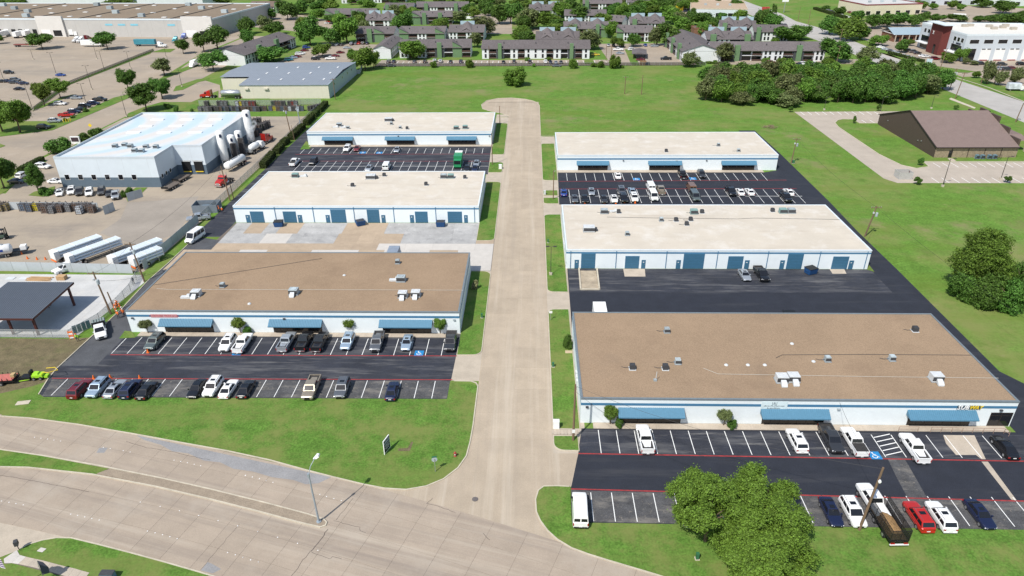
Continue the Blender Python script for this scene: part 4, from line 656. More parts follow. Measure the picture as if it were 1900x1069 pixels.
row('in the office car park', 'cars at the office', [((200.93,418.73),'sedan','white',-30),((200.50,411.48),'sedan','silver',-30),((201.12,406.74),'sedan','charcoal',-30),((201.14,401.66),'sedan','silver',-30),((201.35,391.41),'sedan','white',-30),((201.56,387.11),'sedan','grey',-30),((202.17,383.71),'sedan','white',-30),((202.73,379.55),'sedan','charcoal',-30),((210.96,406.88),'suv','charcoal',20),((212.11,403.59),'suv','grey',20),((212.22,399.04),'sedan','charcoal',20),((210.58,390.26),'sedan','white',20),((211.73,388.50),'sedan','white',20),((212.79,381.31),'suv','dark red',0),((228.33,367.27),'suv','charcoal',0),((231.81,364.11),'suv','grey',0),((237.65,365.10),'suv','charcoal',0),((227.12,354.23),'sedan','white',0),((230.74,353.42),'suv','silver',0),((232.46,352.30),'suv','charcoal',0),((235.88,354.01),'suv','dark red',0),((247.44,365.59),'suv','black',0)], False)
row('driving on the east road', 'cars on the east road', [((173.55,512.82),'suv','navy',100),((176.66,513.39),'sedan','navy',100)], False)
row('by the cream restaurant', 'cars at the cream restaurant', [((236.20,592.07),'suv','silver',20),((236.49,585.48),'suv','charcoal',20),((235.17,569.29),'sedan','silver',20),((234.46,560.65),'suv','white',20),((235.31,552.18),'suv','white',0),((249.26,591.28),'suv','charcoal',90),((248.64,581.99),'sedan','dark red',90)], False)
row('on the far apartment drives', 'cars among the far apartments', [((-152.45,548.09),'sedan','red',20),((-149.17,547.92),'suv','charcoal',20),((-151.00,538.49),'sedan','white',20),((-131.96,552.73),'sedan','white',90),((-126.46,554.91),'suv','white',90),((-46.70,612.12),'sedan','dark red',90),((-47.82,580.88),'suv','white',60),((-47.20,559.07),'van','white',0),((-43.73,611.94),'suv','charcoal',0)], False)
row('behind the shop with the red front', 'cars behind the shop', [((123.95,595.97),'sedan','navy',0),((124.49,582.84),'sedan','navy',0),((125.44,575.55),'sedan','green-grey',0),((163.82,587.00),'suv','charcoal',0),((162.35,569.03),'suv','silver',20),((163.06,557.81),'suv','white',20)], False)
row('in the upper right business lot', 'cars in the upper right lot', [((354.87,652.16),'sedan','navy',0),((356.66,647.47),'sedan','white',0),((297.79,588.35),'pickup','blue',20)], False)

# ---------------------------------------------------------------- trucks and machines
def wheels(t, xs, r, w, dual=False, wd=.3):
    a = MB().tube((0,-wd/2,0),(0,wd/2,0),r,16).mesh('tyre', tyre_m); b = MB().tube((0,-wd/2-.02,0),(0,wd/2+.02,0),r*.55,10).mesh('rim', rim_m)
    for x in xs:
        for s in (-1, 1): wl = link('wheel', a, t, (x, s*w, r)); link('rim', b, wl)
def tractor(label, p, deg, col, sleeper=True, name='semi_truck'):
    t = thing(name, label, 'truck', (*p, .03), RAD(deg)); pm = PAINT[col]
    MB().box(-3.2,3.2,-.45,.45,.65,.95).build('chassis', black_m, t)
    MB().loft([[(1.2,-1.05,.6),(1.2,1.05,.6),(1.2,1.05,1.9),(1.2,-1.05,1.9)],[(2.6,-.95,.6),(2.6,.95,.6),(2.6,.95,1.75),(2.6,-.95,1.75)],[(3.3,-.85,.55),(3.3,.85,.55),(3.3,.85,1.45),(3.3,-.85,1.45)]]).build('hood', pm, t)
    c = MB().loft([[(-.1,-1.15,.9),(1.3,-1.15,.9),(1.3,1.15,.9),(-.1,1.15,.9)],[(-.1,-1.15,1.9),(1.3,-1.15,1.9),(1.3,1.15,1.9),(-.1,1.15,1.9)],[(-.1,-1.05,2.8),(.8,-1.05,2.8),(.8,1.05,2.8),(-.1,1.05,2.8)]])
    if sleeper: c.loft([[(-1.6,-1.18,.9),(-.1,-1.18,.9),(-.1,1.18,.9),(-1.6,1.18,.9)],[(-1.6,-1.15,2.9),(-.1,-1.1,2.8),(-.1,1.1,2.8),(-1.6,1.15,2.9)],[(-1.6,-1.05,3.5),(-.3,-.9,3.1),(-.3,.9,3.1),(-1.6,1.05,3.5)]])
    c = c.build('cab', pm, t)
    MB().poly([(1.29,-1.0,1.97),(1.29,1.0,1.97),(.85,.95,2.68),(.85,-.95,2.68)]).build('windshield', glass_d, t)
    for s in (-1, 1): MB().poly([(.1,s*1.165,1.9),(1.1,s*1.165,1.9),(.75,s*1.09,2.6),(.1,s*1.09,2.6)]).build('side_window', glass_d, t); MB().tube((-.2 if not sleeper else -1.75,s*1.0,1.0),(-.2 if not sleeper else -1.75,s*1.0,3.6),.09).build('exhaust_stack', chrome, t); MB().tube((-.9,s*.95,.7),(.6,s*.95,.7),.28,10).build('fuel_tank', chrome, t); MB().box(3.2,3.34,s*.6-.12,s*.6+.12,.95,1.15).build('headlight', lamp_h, t)
    MB().box(3.31,3.36,-.5,.5,.75,1.4).build('grille', chrome, t); MB().box(3.3,3.5,-1.1,1.1,.4,.7).build('bumper', chrome, t)
    wheels(t, (2.5,), .5, 1.0); wheels(t, (-1.7,-2.9), .5, .92, wd=.5); return t
def tanker(label, p, deg, L=10, r=1.1, z=2.0, m=None, name='tank_trailer', cone=False):
    t = thing(name, label, 'trailer', (*p, .03), RAD(deg)); m = m or white_p; prof = [(-L/2-.35,.25),(-L/2-.2,.75),(-L/2,1),(L/2,1),(L/2+.2,.75),(L/2+.35,.25)]; n = 16
    if cone: prof = [(-L/2,.35),(-L/2+.8,1),(L/2-.8,1),(L/2,.35)]
    MB().loft([[(x, r*k*cos(2*pi*i/n), z+r*k*sin(2*pi*i/n)) for i in range(n)] for x, k in prof]).build('tank', m, t, smooth=True)
    if cone:
        for x in (-1.6, 1.6): MB().lathe(x, 0, [(.9,z-.5),(.25,z-1.5),(.2,z-1.6)], 10).build('hopper_cone', m, t)
    MB().box(-L/2,L/2,-.5,.5,.85,1.05).build('frame', black_m, t); MB().box(-L*.2,L*.2,-.3,.3,z+r-.02,z+r+.06).build('walkway', steel, t)
    for x in (-L*.3,0,L*.3): MB().lathe(x, 0, [(.3,z+r-.05),(.3,z+r+.12),(.05,z+r+.15)], 10).build('hatch', steel, t)
    MB().box(L*.1,L*.1+1.6,-r-.02,-r-.005,z-.2,z+.35).build('company_mark', PAINT['blue'], t)
    MB().box(-L/2-.3,-L/2-.1,-1.1,1.1,.6,.85).build('rear_bumper', lamp_t, t)
    for s in (-1, 1): MB().box(L*.32,L*.32+.12,s*.7-.06,s*.7+.06,.02,.9).build('landing_leg', steel, t)
    wheels(t, (-L/2+1.0,-L/2+2.3), .5, .95, wd=.5); return t
def tube_trailer(label, p, deg, L=10.5, front=True):
    t = thing('tube_trailer', label, 'trailer', (*p, .03), RAD(deg)); me = MB().tube((-L/2+.6,0,0),(L/2-.2,0,0),.255,10).mesh('gas_tube', mat('white_gas_tube', (.66,.72,.76), .4, .05, 2))
    for r_, zz in enumerate((1.45,2.1,2.75)):
        for k in (-1.5,-.5,.5,1.5): link('gas_tube', me, t, (0, k*.64, zz))
    MB().box(-L/2,L/2,-.5,.5,.9,1.12).build('frame', black_m, t)
    for x in (-L/2+.5,-L*.1,L*.25,L/2-.15):
        b = MB(); b.box(x-.05,x+.05,-1.22,1.22,1.12,1.17); b.box(x-.05,x+.05,-1.22,-1.17,1.12,2.98); b.box(x-.05,x+.05,1.17,1.22,1.12,2.98); b.box(x-.05,x+.05,-1.22,1.22,2.96,3.0); b.build('rack_frame', white_p, t)
    MB().box(-L/2-.55,-L/2+.45,-1.2,1.2,1.1,2.95).build('valve_cabinet', white_p, t); MB().box(-L/2-.62,-L/2-.5,-1.2,1.2,.55,.85).build('rear_bumper', orange, t)
    for s in (-1, 1): MB().box(L*.3,L*.3+.12,s*.7-.06,s*.7+.06,.02,.95).build('landing_leg', steel, t)
    wheels(t, (-L/2+1.2,-L/2+2.5), .5, .95, wd=.5); return t
def box_trailer(label, p, deg, L=14, m=None, H=4.0, name='semi_trailer'):
    t = thing(name, label, 'trailer', (*p, .03), RAD(deg)); m = m or white_p
    MB().box(-L/2,L/2,-1.28,1.28,1.15,H).build('cargo_box', m, t); MB().box(-L/2,L/2,-.5,.5,.9,1.15).build('frame', black_m, t)
    for s in (-1, 1): MB().box(-L/2-.03,-L/2,s*.64-.6,s*.64+.6,1.2,H-.08).build('rear_door', m, t); MB().box(L*.28,L*.28+.14,s*.8-.07,s*.8+.07,.02,.95).build('landing_leg', steel, t)
    k = MB()
    for i in range(int(L/1.2)): k.box(-L/2+.4+i*1.2,-L/2+.46+i*1.2,-1.3,-1.28,1.2,H-.05)
    k.build('side_ribs', m, t); wheels(t, (-L/2+1.1,-L/2+2.4), .5, .95, wd=.5); return t
# plant yard fleet
tractor('red semi truck pulling the white tanker past the plant', (-89.73,189.81), -100, 'red', False); tanker('white tanker behind the red truck near the utility pole', (-92.08,204.76), -100+0, 9)
tractor('red semi truck parked behind the tall storage tanks', (-91.91,232.50), 80, 'red'); t_ = thing('tank_truck', 'white concrete-mixer-shaped tank truck beside the storage tanks', 'truck', (*(-91.83,221.78), .03), RAD(78))
n = 14; MB().loft([[(x, r*cos(2*pi*i/n), 2.0+r*sin(2*pi*i/n)) for i in range(n)] for x, r in ((-3.2,.3),(-2.8,.95),(-.2,1.15),(1.4,.9),(1.7,.3))]).build('tank', white_p, t_, smooth=True); MB().box(-4,4.2,-.5,.5,.7,1.0).build('chassis', black_m, t_); MB().loft([[(2.2,-1.15,.8),(4.2,-1.15,.8),(4.2,1.15,.8),(2.2,1.15,.8)],[(2.2,-1.1,1.8),(4.15,-1.1,1.8),(4.15,1.1,1.8),(2.2,1.1,1.8)],[(2.3,-1,2.7),(3.6,-1,2.7),(3.6,1,2.7),(2.3,1,2.7)]]).build('cab', white_p, t_); MB().poly([(4.16,-1,1.85),(4.16,1,1.85),(3.66,.9,2.6),(3.66,-.9,2.6)]).build('windshield', glass_d, t_); MB().box(-4.1,-3.2,-1.1,1.1,.9,1.9).build('pump_cabinet', steel, t_); wheels(t_, (3.4,-1.6,-2.9), .5, .95, wd=.4)
tractor('red semi truck hauling the silver bulk tank beside the cream shed', (-140.96,300.54), 180, 'red'); tanker('silver bulk tank trailer with red frame beside the cream shed', (-130.02,299.03), 180, 9, 1.25, 2.4, mat('brushed_tank', (.55,.56,.58), .3, .1, 1, metal=.7), 'bulk_trailer', True)
tube_trailer('white tube trailer backed behind the white pickup cab, leftmost pair', (-104.60,141.95), -122+180-0, 10.5); tube_trailer('white tube trailer with red bumper, second of the left pair', (-99.73,140.46), 58, 11.5); tube_trailer('white tube trailer left of the utility pole, right pair', (-89.58,139.76), 58, 11.5); tube_trailer('short white tube trailer against the yard fence, right pair', (-86.01,137.21), 58, 6.5)
car_ = car((-102.57,133.58), 'coverpickup', 'white', -122); car_['label'] = 'white pickup truck parked at the end of the leftmost tube trailer'; del car_['look']; tanker('white gas tanker with dark mark cut by the left picture edge', (-123.16,139.58), 22, 7, 1.15, 2.0)
t_ = thing('flatbed_trailer', 'low flatbed with a white box at the left picture edge', 'trailer', (-119.70,141.87), RAD(22)); MB().box(-2.2,2.6,-1.1,1.1,.95,1.15).build('deck', black_m, t_); MB().box(1.2,2.4,-.7,.7,1.15,2.1).build('equipment_box', white_p, t_); wheels(t_, (-1.4,), .45, .95)
# flatbed pickup, garbage truck, box truck, landscaping truck
o = car(((-80.46,107.47)[0], (-80.46,107.47)[1]), 'coverpickup', 'white', -58); o['label'] = 'white flatbed pickup truck beside the soil plot and workers'; o['name'] = 1; del o['look']; del o['name']
b = MB(); b.box(-4.1,-1.05,-1.15,1.15,1.02,1.16); 
for k in range(5): b.box(-4.05,-1.1,-1.05+k*.45,-.75+k*.45,1.16,1.34)
b.build('flatbed_load', mat('steel_sheets', (.22,.26,.25), .5, .2, 2), o); MB().box(-1.15,-.98,-1.1,1.1,1.1,2.05).build('headache_rack', black_m, o)
t_ = thing('garbage_truck', 'bright green garbage truck in the far left lot', 'truck', (*(-22.55,206.55), .03), RAD(SS)); gm = mat('green_truck_body', (.02,.23,.09), .45, .08, 2, coat=.3)
MB().loft([[(-3.6,-1.2,.9),(-3.6,1.2,.9),(-3.6,1.2,3.0),(-3.6,-1.2,3.0)],[(-2.6,-1.25,.8),(-2.6,1.25,.8),(-2.6,1.25,3.5),(-2.6,-1.25,3.5)],[(1.4,-1.25,.8),(1.4,1.25,.8),(1.4,1.25,3.5),(1.4,-1.25,3.5)]]).build('refuse_body', gm, t_); MB().loft([[(1.7,-1.15,.6),(1.7,1.15,.6),(1.7,1.15,2.8),(1.7,-1.15,2.8)],[(3.3,-1.15,.6),(3.3,1.15,.6),(3.1,1.1,2.7),(3.1,-1.1,2.7)]]).build('cab', gm, t_); MB().poly([(3.27,-1.0,1.5),(3.27,1.0,1.5),(3.13,1.0,2.55),(3.13,-1.0,2.55)]).build('windshield', glass_d, t_); MB().box(-3.7,-2.3,-1.15,1.15,3.4,3.75).build('tailgate_cover', white_p, t_); MB().box(-3.5,3,-.5,.5,.6,.85).build('chassis', black_m, t_)
MB().box(.2,1.2,-1.3,-1.25,1.2,2.6).build('side_panel', black_m, t_); wheels(t_, (2.4,-1.2,-2.5), .5, .98, wd=.4)
def boxtruck(label, p, deg, bm=None, L=4.6, name='box_truck', H=3.2):
    t = thing(name, label, 'truck', (*p, .03), RAD(deg)); MB().box(-L/2-.7,L/2-.7,-1.2,1.2,.9,H).build('cargo_box', bm or white_p, t); MB().loft([[(L/2-.6,-1.0,.5),(L/2+1.6,-.95,.5),(L/2+1.6,.95,.5),(L/2-.6,1.0,.5)],[(L/2-.6,-1.0,1.4),(L/2+1.4,-.9,1.15),(L/2+1.4,.9,1.15),(L/2-.6,1.0,1.4)],[(L/2-.5,-.9,2.2),(L/2+.2,-.9,2.2),(L/2+.2,.9,2.2),(L/2-.5,.9,2.2)]]).build('cab', white_p, t); MB().poly([(L/2+.85,-.85,1.38),(L/2+.85,.85,1.38),(L/2+.28,.8,2.12),(L/2+.28,-.8,2.12)]).build('windshield', glass_d, t); MB().box(-L/2-.7,L/2+1.2,-.45,.45,.5,.75).build('chassis', black_m, t); wheels(t, (L/2+.7,-L/2+.3), .42, .9, wd=.35); return t
boxtruck('white box truck showing only its roof behind the brown roof', (13.17,113.23), NN); boxtruck('grey-topped box truck behind the near left building', (-30.58,138.62), NN, mat('grey_truck_roof', (.22,.26,.32), .6), 4.4)
t_ = thing('landscaping_truck', 'white landscaping truck with black mesh sides and a bed of mulch', 'truck', (*(44.61,64.42), .03), RAD(NN+2)); ms, wh, sg_ = kind_meshes('coverpickup')
for n_, me, k in ms:
    if n_ in ('bed_wall','bed_cover','tail_light','bumper','licence_plate'): continue
    c = link(n_, me, t_, (2.2,0,0.1)); c.scale = (1,1,1.08)
    if k == 'paint': objmat(c, PAINT['white'])
MB().box(-4.6,1.1,-1.15,1.15,.95,1.1).build('bed_floor', black_m, t_)
mu = MB(); rs = []
for i in range(9): rs.append([(-4.4+i*.62,-1.05+j*.262,1.12+.45*sin(pi*j/8)*sin(pi*(i+.5)/9)+rnd.uniform(-.05,.05)) for j in range(9)])
mu.loft(rs, 0, False, False).build('mulch', mat('mulch', (.27,.165,.075), 1, .4, 4, .3, 15), t_)
mesh_m = mat('black_mesh', (.02,.02,.02), .6); 
def see(m, fac):
    nt = m.node_tree; b = nt.nodes['Principled BSDF']; tr = nt.nodes.new('ShaderNodeBsdfTransparent'); mx = nt.nodes.new('ShaderNodeMixShader'); mx.inputs[0].default_value = fac; out = [n for n in nt.nodes if n.type == 'OUTPUT_MATERIAL'][0]
    nt.links.new(tr.outputs[0], mx.inputs[1]); nt.links.new(b.outputs[0], mx.inputs[2]); nt.links.new(mx.outputs[0], out.inputs[0]); return m
see(mesh_m, .5); fr = MB(); xs = [-4.6,-2.7,-.8,1.1]
for s in (-1, 1):
    MB().box(-4.6,1.1,s*1.14-.01,s*1.14+.01,1.1,2.85).build('mesh_side', mesh_m, t_)
    for z in (1.15,2.85): fr.tube((-4.6,s*1.15,z),(1.1,s*1.15,z),.035,5)
    for x in xs: fr.tube((x,s*1.15,1.1),(x,s*1.15,2.85),.035,5)
MB().box(-4.61,-4.59,-1.14,1.14,1.1,2.85).build('mesh_gate', mesh_m, t_); fr.tube((-4.6,-1.15,2.85),(-4.6,1.15,2.85),.035,5); fr.tube((-4.6,0,1.1),(-4.6,0,2.85),.03,5); fr.build('cage_frame', black_m, t_)
for s in (-1, 1): MB().box(-4.75,-4.65,s*.8-.25,s*.8+.25,.75,.9).build('tail_light', lamp_t, t_)
MB().box(-4.8,-4.65,-1.15,1.15,.6,.74).build('bumper', white_p, t_); wheels(t_, (3.95,-.6,-2.9), .42, .92, wd=.35)
# mower and trailer at the soil plot
t_ = thing('trencher', 'lime green trencher machine beside the soil plot', 'machine', (*(-83.07,93.30), .02), RAD(8)); MB().box(-.9,.8,-.55,.55,.45,.95).build('engine_deck', lime, t_); MB().loft([[(-.8,-.5,.95),(.2,-.5,.95),(.2,.5,.95),(-.8,.5,.95)],[(-.7,-.4,1.25),(.1,-.4,1.2),(.1,.4,1.2),(-.7,.4,1.25)]]).build('hood', lime, t_); MB().loft([[(-2.6,-.7,.1),(-1.2,-.7,.1),(-1.2,.7,.1),(-2.6,.7,.1)],[(-2.7,-.7,.7),(-1.2,-.6,.7),(-1.2,.6,.7),(-2.7,.7,.7)]]).build('bucket', black_m, t_); MB().path([(-1.2,-.6,.3),(-2.9,-.75,.18)], .07).build('arm', lime, t_); MB().path([(.7,-.5,.9),(1.1,-.5,1.5),(2.2,-.9,1.6),(3.4,-.2,1.55),(2.6,.6,1.6),(1.2,.6,1.55)], .06).build('handle_loop', yellow_m, t_); MB().box(-1.2,-.9,-.45,.45,.5,1.7).build('control_post', black_m, t_); MB().box(.9,1.5,-.4,.4,.25,.6).build('step', lime, t_); wheels(t_, (-.6,.45), .3, .6)
t_ = thing('utility_trailer', 'black trailer loaded with red pipes at the left edge', 'trailer', (*(-88.75,92.02), .02), RAD(8)); MB().box(-2.6,2.6,-1.0,1.0,.6,.75).build('deck', black_m, t_)
for k in range(9): MB().tube((-2.5,-.9+k*.22,.98),(2.4,-.9+k*.22,.98),.1,7).build('pipe', mat('red_pipe', (.42,.12,.10), .7, .2, 3), t_)
b = MB()
for s in (-1, 1):
    for k in range(7): b.box(-2.5+k*.82,-2.42+k*.82,s*1.0-.04,s*1.0+.04,.75,1.35)
b.build('stake_rail', black_m, t_); MB().box(1.9,2.5,-.4,.4,1.1,1.6).build('crate', mat('cardboard', (.42,.30,.15), .9), t_); wheels(t_, (-.5,.5), .36, 1.05)
# forklift at the left edge
t_ = thing('forklift', 'dark green forklift in the plant yard at the left edge', 'forklift', (*(-128.81,150.68), .02), RAD(5)); fg = mat('forklift_paint', (.05,.08,.06), .6, .1, 3); MB().box(-1.4,.6,-.6,.6,.4,1.15).build('counterweight', fg, t_); MB().box(-.5,.1,-.35,.35,1.15,1.5).build('seat', black_m, t_); b = MB()
for x in (-1.0,.5):
    for s in (-1, 1): b.tube((x,s*.55,1.1),(x*.9,s*.5,2.4),.05,5)
b.box(-1.0,.6,-.6,.6,2.38,2.46); b.build('overhead_guard', black_m, t_); b = MB()
for s in (-1, 1): b.box(.75,.9,s*.4-.07,s*.4+.07,.1,2.9); b.box(.9,2.1,s*.3-.07,s*.3+.07,.1,.16)
b.build('mast_and_forks', black_m, t_); wheels(t_, (-.9,.5), .35, .55)
# warehouse trucks
trs = [box_trailer('', (-357.71,482.83), 92, 13), box_trailer('', (-345.60,482.34), 92, 13), box_trailer('', (-342.03,486.64), 92, 13)]
rank(trs, 'white semi trailer backed to the warehouse dock', 'trailers at the warehouse dock')
box_trailer('white semi trailer with faint lettering parked along the warehouse apron', (-271.69,440.20), 180, 14); box_trailer('teal container trailer parked along the warehouse apron', (-239.38,441.73), 0, 13, mat('teal_container', (.05,.24,.31), .5, .1, 1)); tractor('white semi truck pulling the teal container', (-226.78,435.99), 0, 'white'); box_trailer('dark red flatbed trailer parked along the warehouse apron', (-315.82,441.74), 0, 13, mat('dull_red', (.22,.07,.06), .8), 1.6)
q = [tractor('', (-292.93,458.67), -100, 'white'), tractor('', (-289.39,457.39), -100, 'white')]; rank(q, 'white semi truck between warehouse dock and apron', 'trucks at the warehouse'); tractor('dark red semi truck by the warehouse dock', (-290.27,466.14), 90, 'dark red'); boxtruck('white box truck at the warehouse dock', (-307.17,485.21), 80); tractor('teal semi truck near the right warehouse entrance', (-226.76,455.06), -90, 'teal'); tractor('blue semi truck beside the teal one', (-227.84,469.68), -90, 'blue'); boxtruck('white delivery truck driving on the west street', (-178.97,373.08), -90, None, 5)
boxtruck('white box truck parked at the upper right of the office', (311.89,541.69), -20, None, 8, 'box_truck', 3.6); boxtruck('colourfully painted delivery truck at the right edge', (209.29,308.09), -5, mat('printed_truck', (.55,.58,.62), .5, .4, .6), 5)

# ---------------------------------------------------------------- the other buildings
def win(par, x, y, z, w, h, face='y', fr=None, name='window'):
    """window with a frame standing proud of a wall and a recessed pane; face y: wall looks to -Y, x: to -X, X: to +X"""
    t = .06
    def bx(x0, x1, d0, d1, z0, z1):
        if face == 'y': return (x+x0, x+x1, y-d1, y-d0, z0+z, z1+z)
        if face == 'x': return (x-d1, x-d0, y+x0, y+x1, z0+z, z1+z)
        return (x+d0, x+d1, y+x0, y+x1, z0+z, z1+z)
    f = MB(); f.box(*bx(-w/2-t, w/2+t, 0.003, .07, -t, 0)); f.box(*bx(-w/2-t, w/2+t, 0.003, .07, h, h+t)); f.box(*bx(-w/2-t, -w/2, 0.003, .068, 0, h)); f.box(*bx(w/2, w/2+t, 0.003, .068, 0, h))
    o = f.build(name, fr or white_p, par); MB().box(*bx(-w/2, w/2, .003, .03, 0, h)).build('pane', glass_d, o); return o
blue_g = mat('blue_grey_paint', (.105,.145,.185), .8, .06, 1); pl_w = mat('plant_white_wall', (.60,.66,.71), .8, .04, .4); grid(pl_w, 7.3, 0, .08, (.45,.48,.5), .6)
pl_roof = mat('plant_roof_membrane', (.54,.575,.59), .8, .06, .3); 
def rings_(m, c, cen, per, lo, hi, amt):
    nt = m.node_tree; N = nt.nodes; L = nt.links.new; b = N['Principled BSDF']; src = b.inputs['Base Color'].links[0].from_socket; g = N.new('ShaderNodeNewGeometry'); sb = N.new('ShaderNodeVectorMath'); sb.operation = 'SUBTRACT'; sb.inputs[1].default_value = (*cen, 8.6); L(g.outputs['Position'], sb.inputs[0])
    mp = N.new('ShaderNodeVectorMath'); mp.operation = 'MULTIPLY'; mp.inputs[1].default_value = (1,.9,1); L(sb.outputs[0], mp.inputs[0]); w = N.new('ShaderNodeTexWave'); w.wave_type = 'RINGS'; w.rings_direction = 'SPHERICAL'; w.inputs['Scale'].default_value = .314/per; w.inputs['Distortion'].default_value = 1.5; w.inputs['Detail'].default_value = 2; w.inputs['Detail Scale'].default_value = .3; L(mp.outputs[0], w.inputs[0])
    r = N.new('ShaderNodeMapRange'); r.inputs[1].default_value = lo; r.inputs[2].default_value = hi; r.inputs[4].default_value = amt; L(w.outputs['Fac'], r.inputs[0]); mx = N.new('ShaderNodeMix'); mx.data_type = 'RGBA'; L(r.outputs[0], mx.inputs[0]); L(src, mx.inputs[6]); mx.inputs[7].default_value = (*c, 1); L(mx.outputs[2], b.inputs['Base Color'])
rings_(pl_roof, (.34,.52,.64), (-146,222), 9.5, .45, .9, .5); rings_(pl_roof, (.60,.53,.47), (-141.5,222), 9.5, .5, .9, .55)
# --- gas plant
t = thing('plant_building', 'white and blue-grey gas plant with pale blue roof beside storage tanks', 'building', (-117,187,0)); Z = (-117,187)
def loc(x, y): return x-Z[0], y-Z[1]
pts = [(-136.4,187.2),(-107.2,187.2),(-107.2,198.6),(-98.4,198.6),(-98.4,238),(-136.4,238)]; lp = [loc(*p) for p in pts]
MB().prism(lp, 0, 3.0).build('lower_wall', blue_g, t); MB().prism(offs(lp, -.04, True), 3.0, 8.6).build('upper_wall', pl_w, t)
ps = offs(lp, .25, True); MB().poly([(x,y,8.62) for x,y in ps]).build('roof', pl_roof, t)
e = MB(); q = offs(lp, -.08, True); rings = [[(*a,8.5),(*a,9.2),(*b_,9.2),(*b_,8.5)] for a, b_ in zip(q, offs(lp, .28, True))]; rings.append(rings[0]); e.loft(rings, 0, False).build('parapet', mat('plant_parapet', (.52,.57,.61), .6, .05, 1), t)
for x in lin(-134.2,-114.5,6): win(t, *loc(x,187.2), 2.35, 1.3, 1.5, 'y', white_p)
for y in (189,191.5,194): win(t, *loc(-107.2,y), 2.3, .9, 1.1, 'X')
for x in (-104.3,-100.6): d = MB().box(x-1.3-Z[0],x+1.3-Z[0],11.4,11.597,1.1,4.1).build('dock_door', black_m, t); MB().box(x-1.2-Z[0],x+1.2-Z[0],11.2,11.4,.9,1.1).build('dock_bumper', yellow_m, d); MB().box(x-1.5-Z[0],x+1.5-Z[0],11.36,11.398,4.1,4.5).build('dock_shutter', mat('shutter', (.5,.52,.53), .5), d)
MB().box(-107.9-Z[0],-107.21-Z[0],11.0,11.5,0,2.2).build('door', black_m, t)
sk = MB().box(-.6,.6,-2.2,2.2,8.63,8.85).mesh('skylight', white_p)
for x in (-127,-117,-107):
    for y in (214,222,230): link('skylight', sk, t, (*loc(x,y),0)).rotation_euler = (0,0,pi/2)
us = []
for p in ((-124.30,198.07),(-122.06,199.37),(-119.63,198.04),(-114.67,197.57),(-116.06,193.61),(-113.80,193.32),(-111.51,197.26)): u_ = thing('rooftop_fan', '', 'air conditioner', (*p, 8.64)); fan_unit(u_, 1.3, 1.3, 1.0, 0, ac_g); us.append(u_)
rank(us, 'fan unit on the pale blue plant roof', 'plant roof fans')
# --- storage tanks
tk = []
for p, h, r, lk in (((-96.4,207.8),11.0,1.25,'tall'),((-96.2,214.6),7.8,1.2,'short'),((-96.1,220.2),7.6,1.15,'short'),((-96.0,229.5),12.0,1.3,'tall')):
    s = thing('storage_tank', '', 'tank', (*p, 0)); MB().lathe(0,0,[(.35,1.2),(r*.8,1.5),(r,2.0),(r,h-.5),(r*.75,h-.12),(.1,h)], 20).build('vessel', white_p, s, smooth=True)
    for k in range(4): a = pi/4+k*pi/2; MB().tube((r*.75*cos(a),r*.75*sin(a),0),(r*.75*cos(a),r*.75*sin(a),2.0),.13,6).build('leg', white_p, s)
    MB().path([(r+.1,0,.4),(r+.1,0,h*.8)], .06).build('pipe', steel, s); MB().box(.2,.9,-r-.04,-r+.12,h-1.9,h-.9).build('company_mark', PAINT['navy'], s); MB().box(-.6,.6,-.6,.6,0,.9).build('valve_box', steel, s); s['look'] = lk; tk.append(s)
rank(tk, 'white upright storage tank beside the plant wall', 'storage tanks')
vz = []
for p in ((-94.9,212.3),(-94.8,218.2)):
    s = thing('vaporiser_rack', '', 'vaporiser', (*p, 0)); me = MB().box(-.07,.07,-.5,.5,.3,5.6).mesh('fin', mat('dull_fin', (.11,.10,.10), .7, .2, 2))
    for k in range(6): link('fin', me, s, (-.75+k*.3,0,0))
    MB().box(-.9,.9,-.55,.55,0,.3).build('base', steel, s); vz.append(s)
rank(vz, 'dark finned vaporiser rack between the storage tanks', 'vaporisers')
# drifting cold vapour
vm = bpy.data.materials.new('vapour'); vm.use_nodes = True; N = vm.node_tree.nodes; N.remove(N['Principled BSDF']); pv = N.new('ShaderNodeVolumePrincipled'); pv.inputs['Color'].default_value = (.95,.97,1,1); nz = N.new('ShaderNodeTexNoise'); nz.inputs['Scale'].default_value = .9; nz.inputs['Detail'].default_value = 4; co = N.new('ShaderNodeNewGeometry'); mr_ = N.new('ShaderNodeMapRange'); mr_.inputs[1].default_value = .45; mr_.inputs[2].default_value = .7; mr_.inputs[4].default_value = .9
L = vm.node_tree.links.new; L(co.outputs['Position'], nz.inputs[0]); L(nz.outputs[0], mr_.inputs[0]); L(mr_.outputs[0], pv.inputs['Density']); L(pv.outputs[0], N['Material Output'].inputs['Volume'])
vp = (-95.82,227.47); b = MB(); b.loft([[(vp[0]+cx_+r*cos(2*pi*i/10), vp[1]+cy_+r*sin(2*pi*i/10), z) for i in range(10)] for cx_, cy_, r, z in ((0,0,.15,.8),(.0,.2,.7,2.2),(.3,.5,1.2,4),(.9,1,1.6,6),(1.8,1.6,1.5,7.6),(2.4,2,.5,8.6))]); o = b.build('vapour_plume', vm); o['kind'] = 'stuff'; o['label'] = 'white cold vapour drifting up beside the storage tanks'
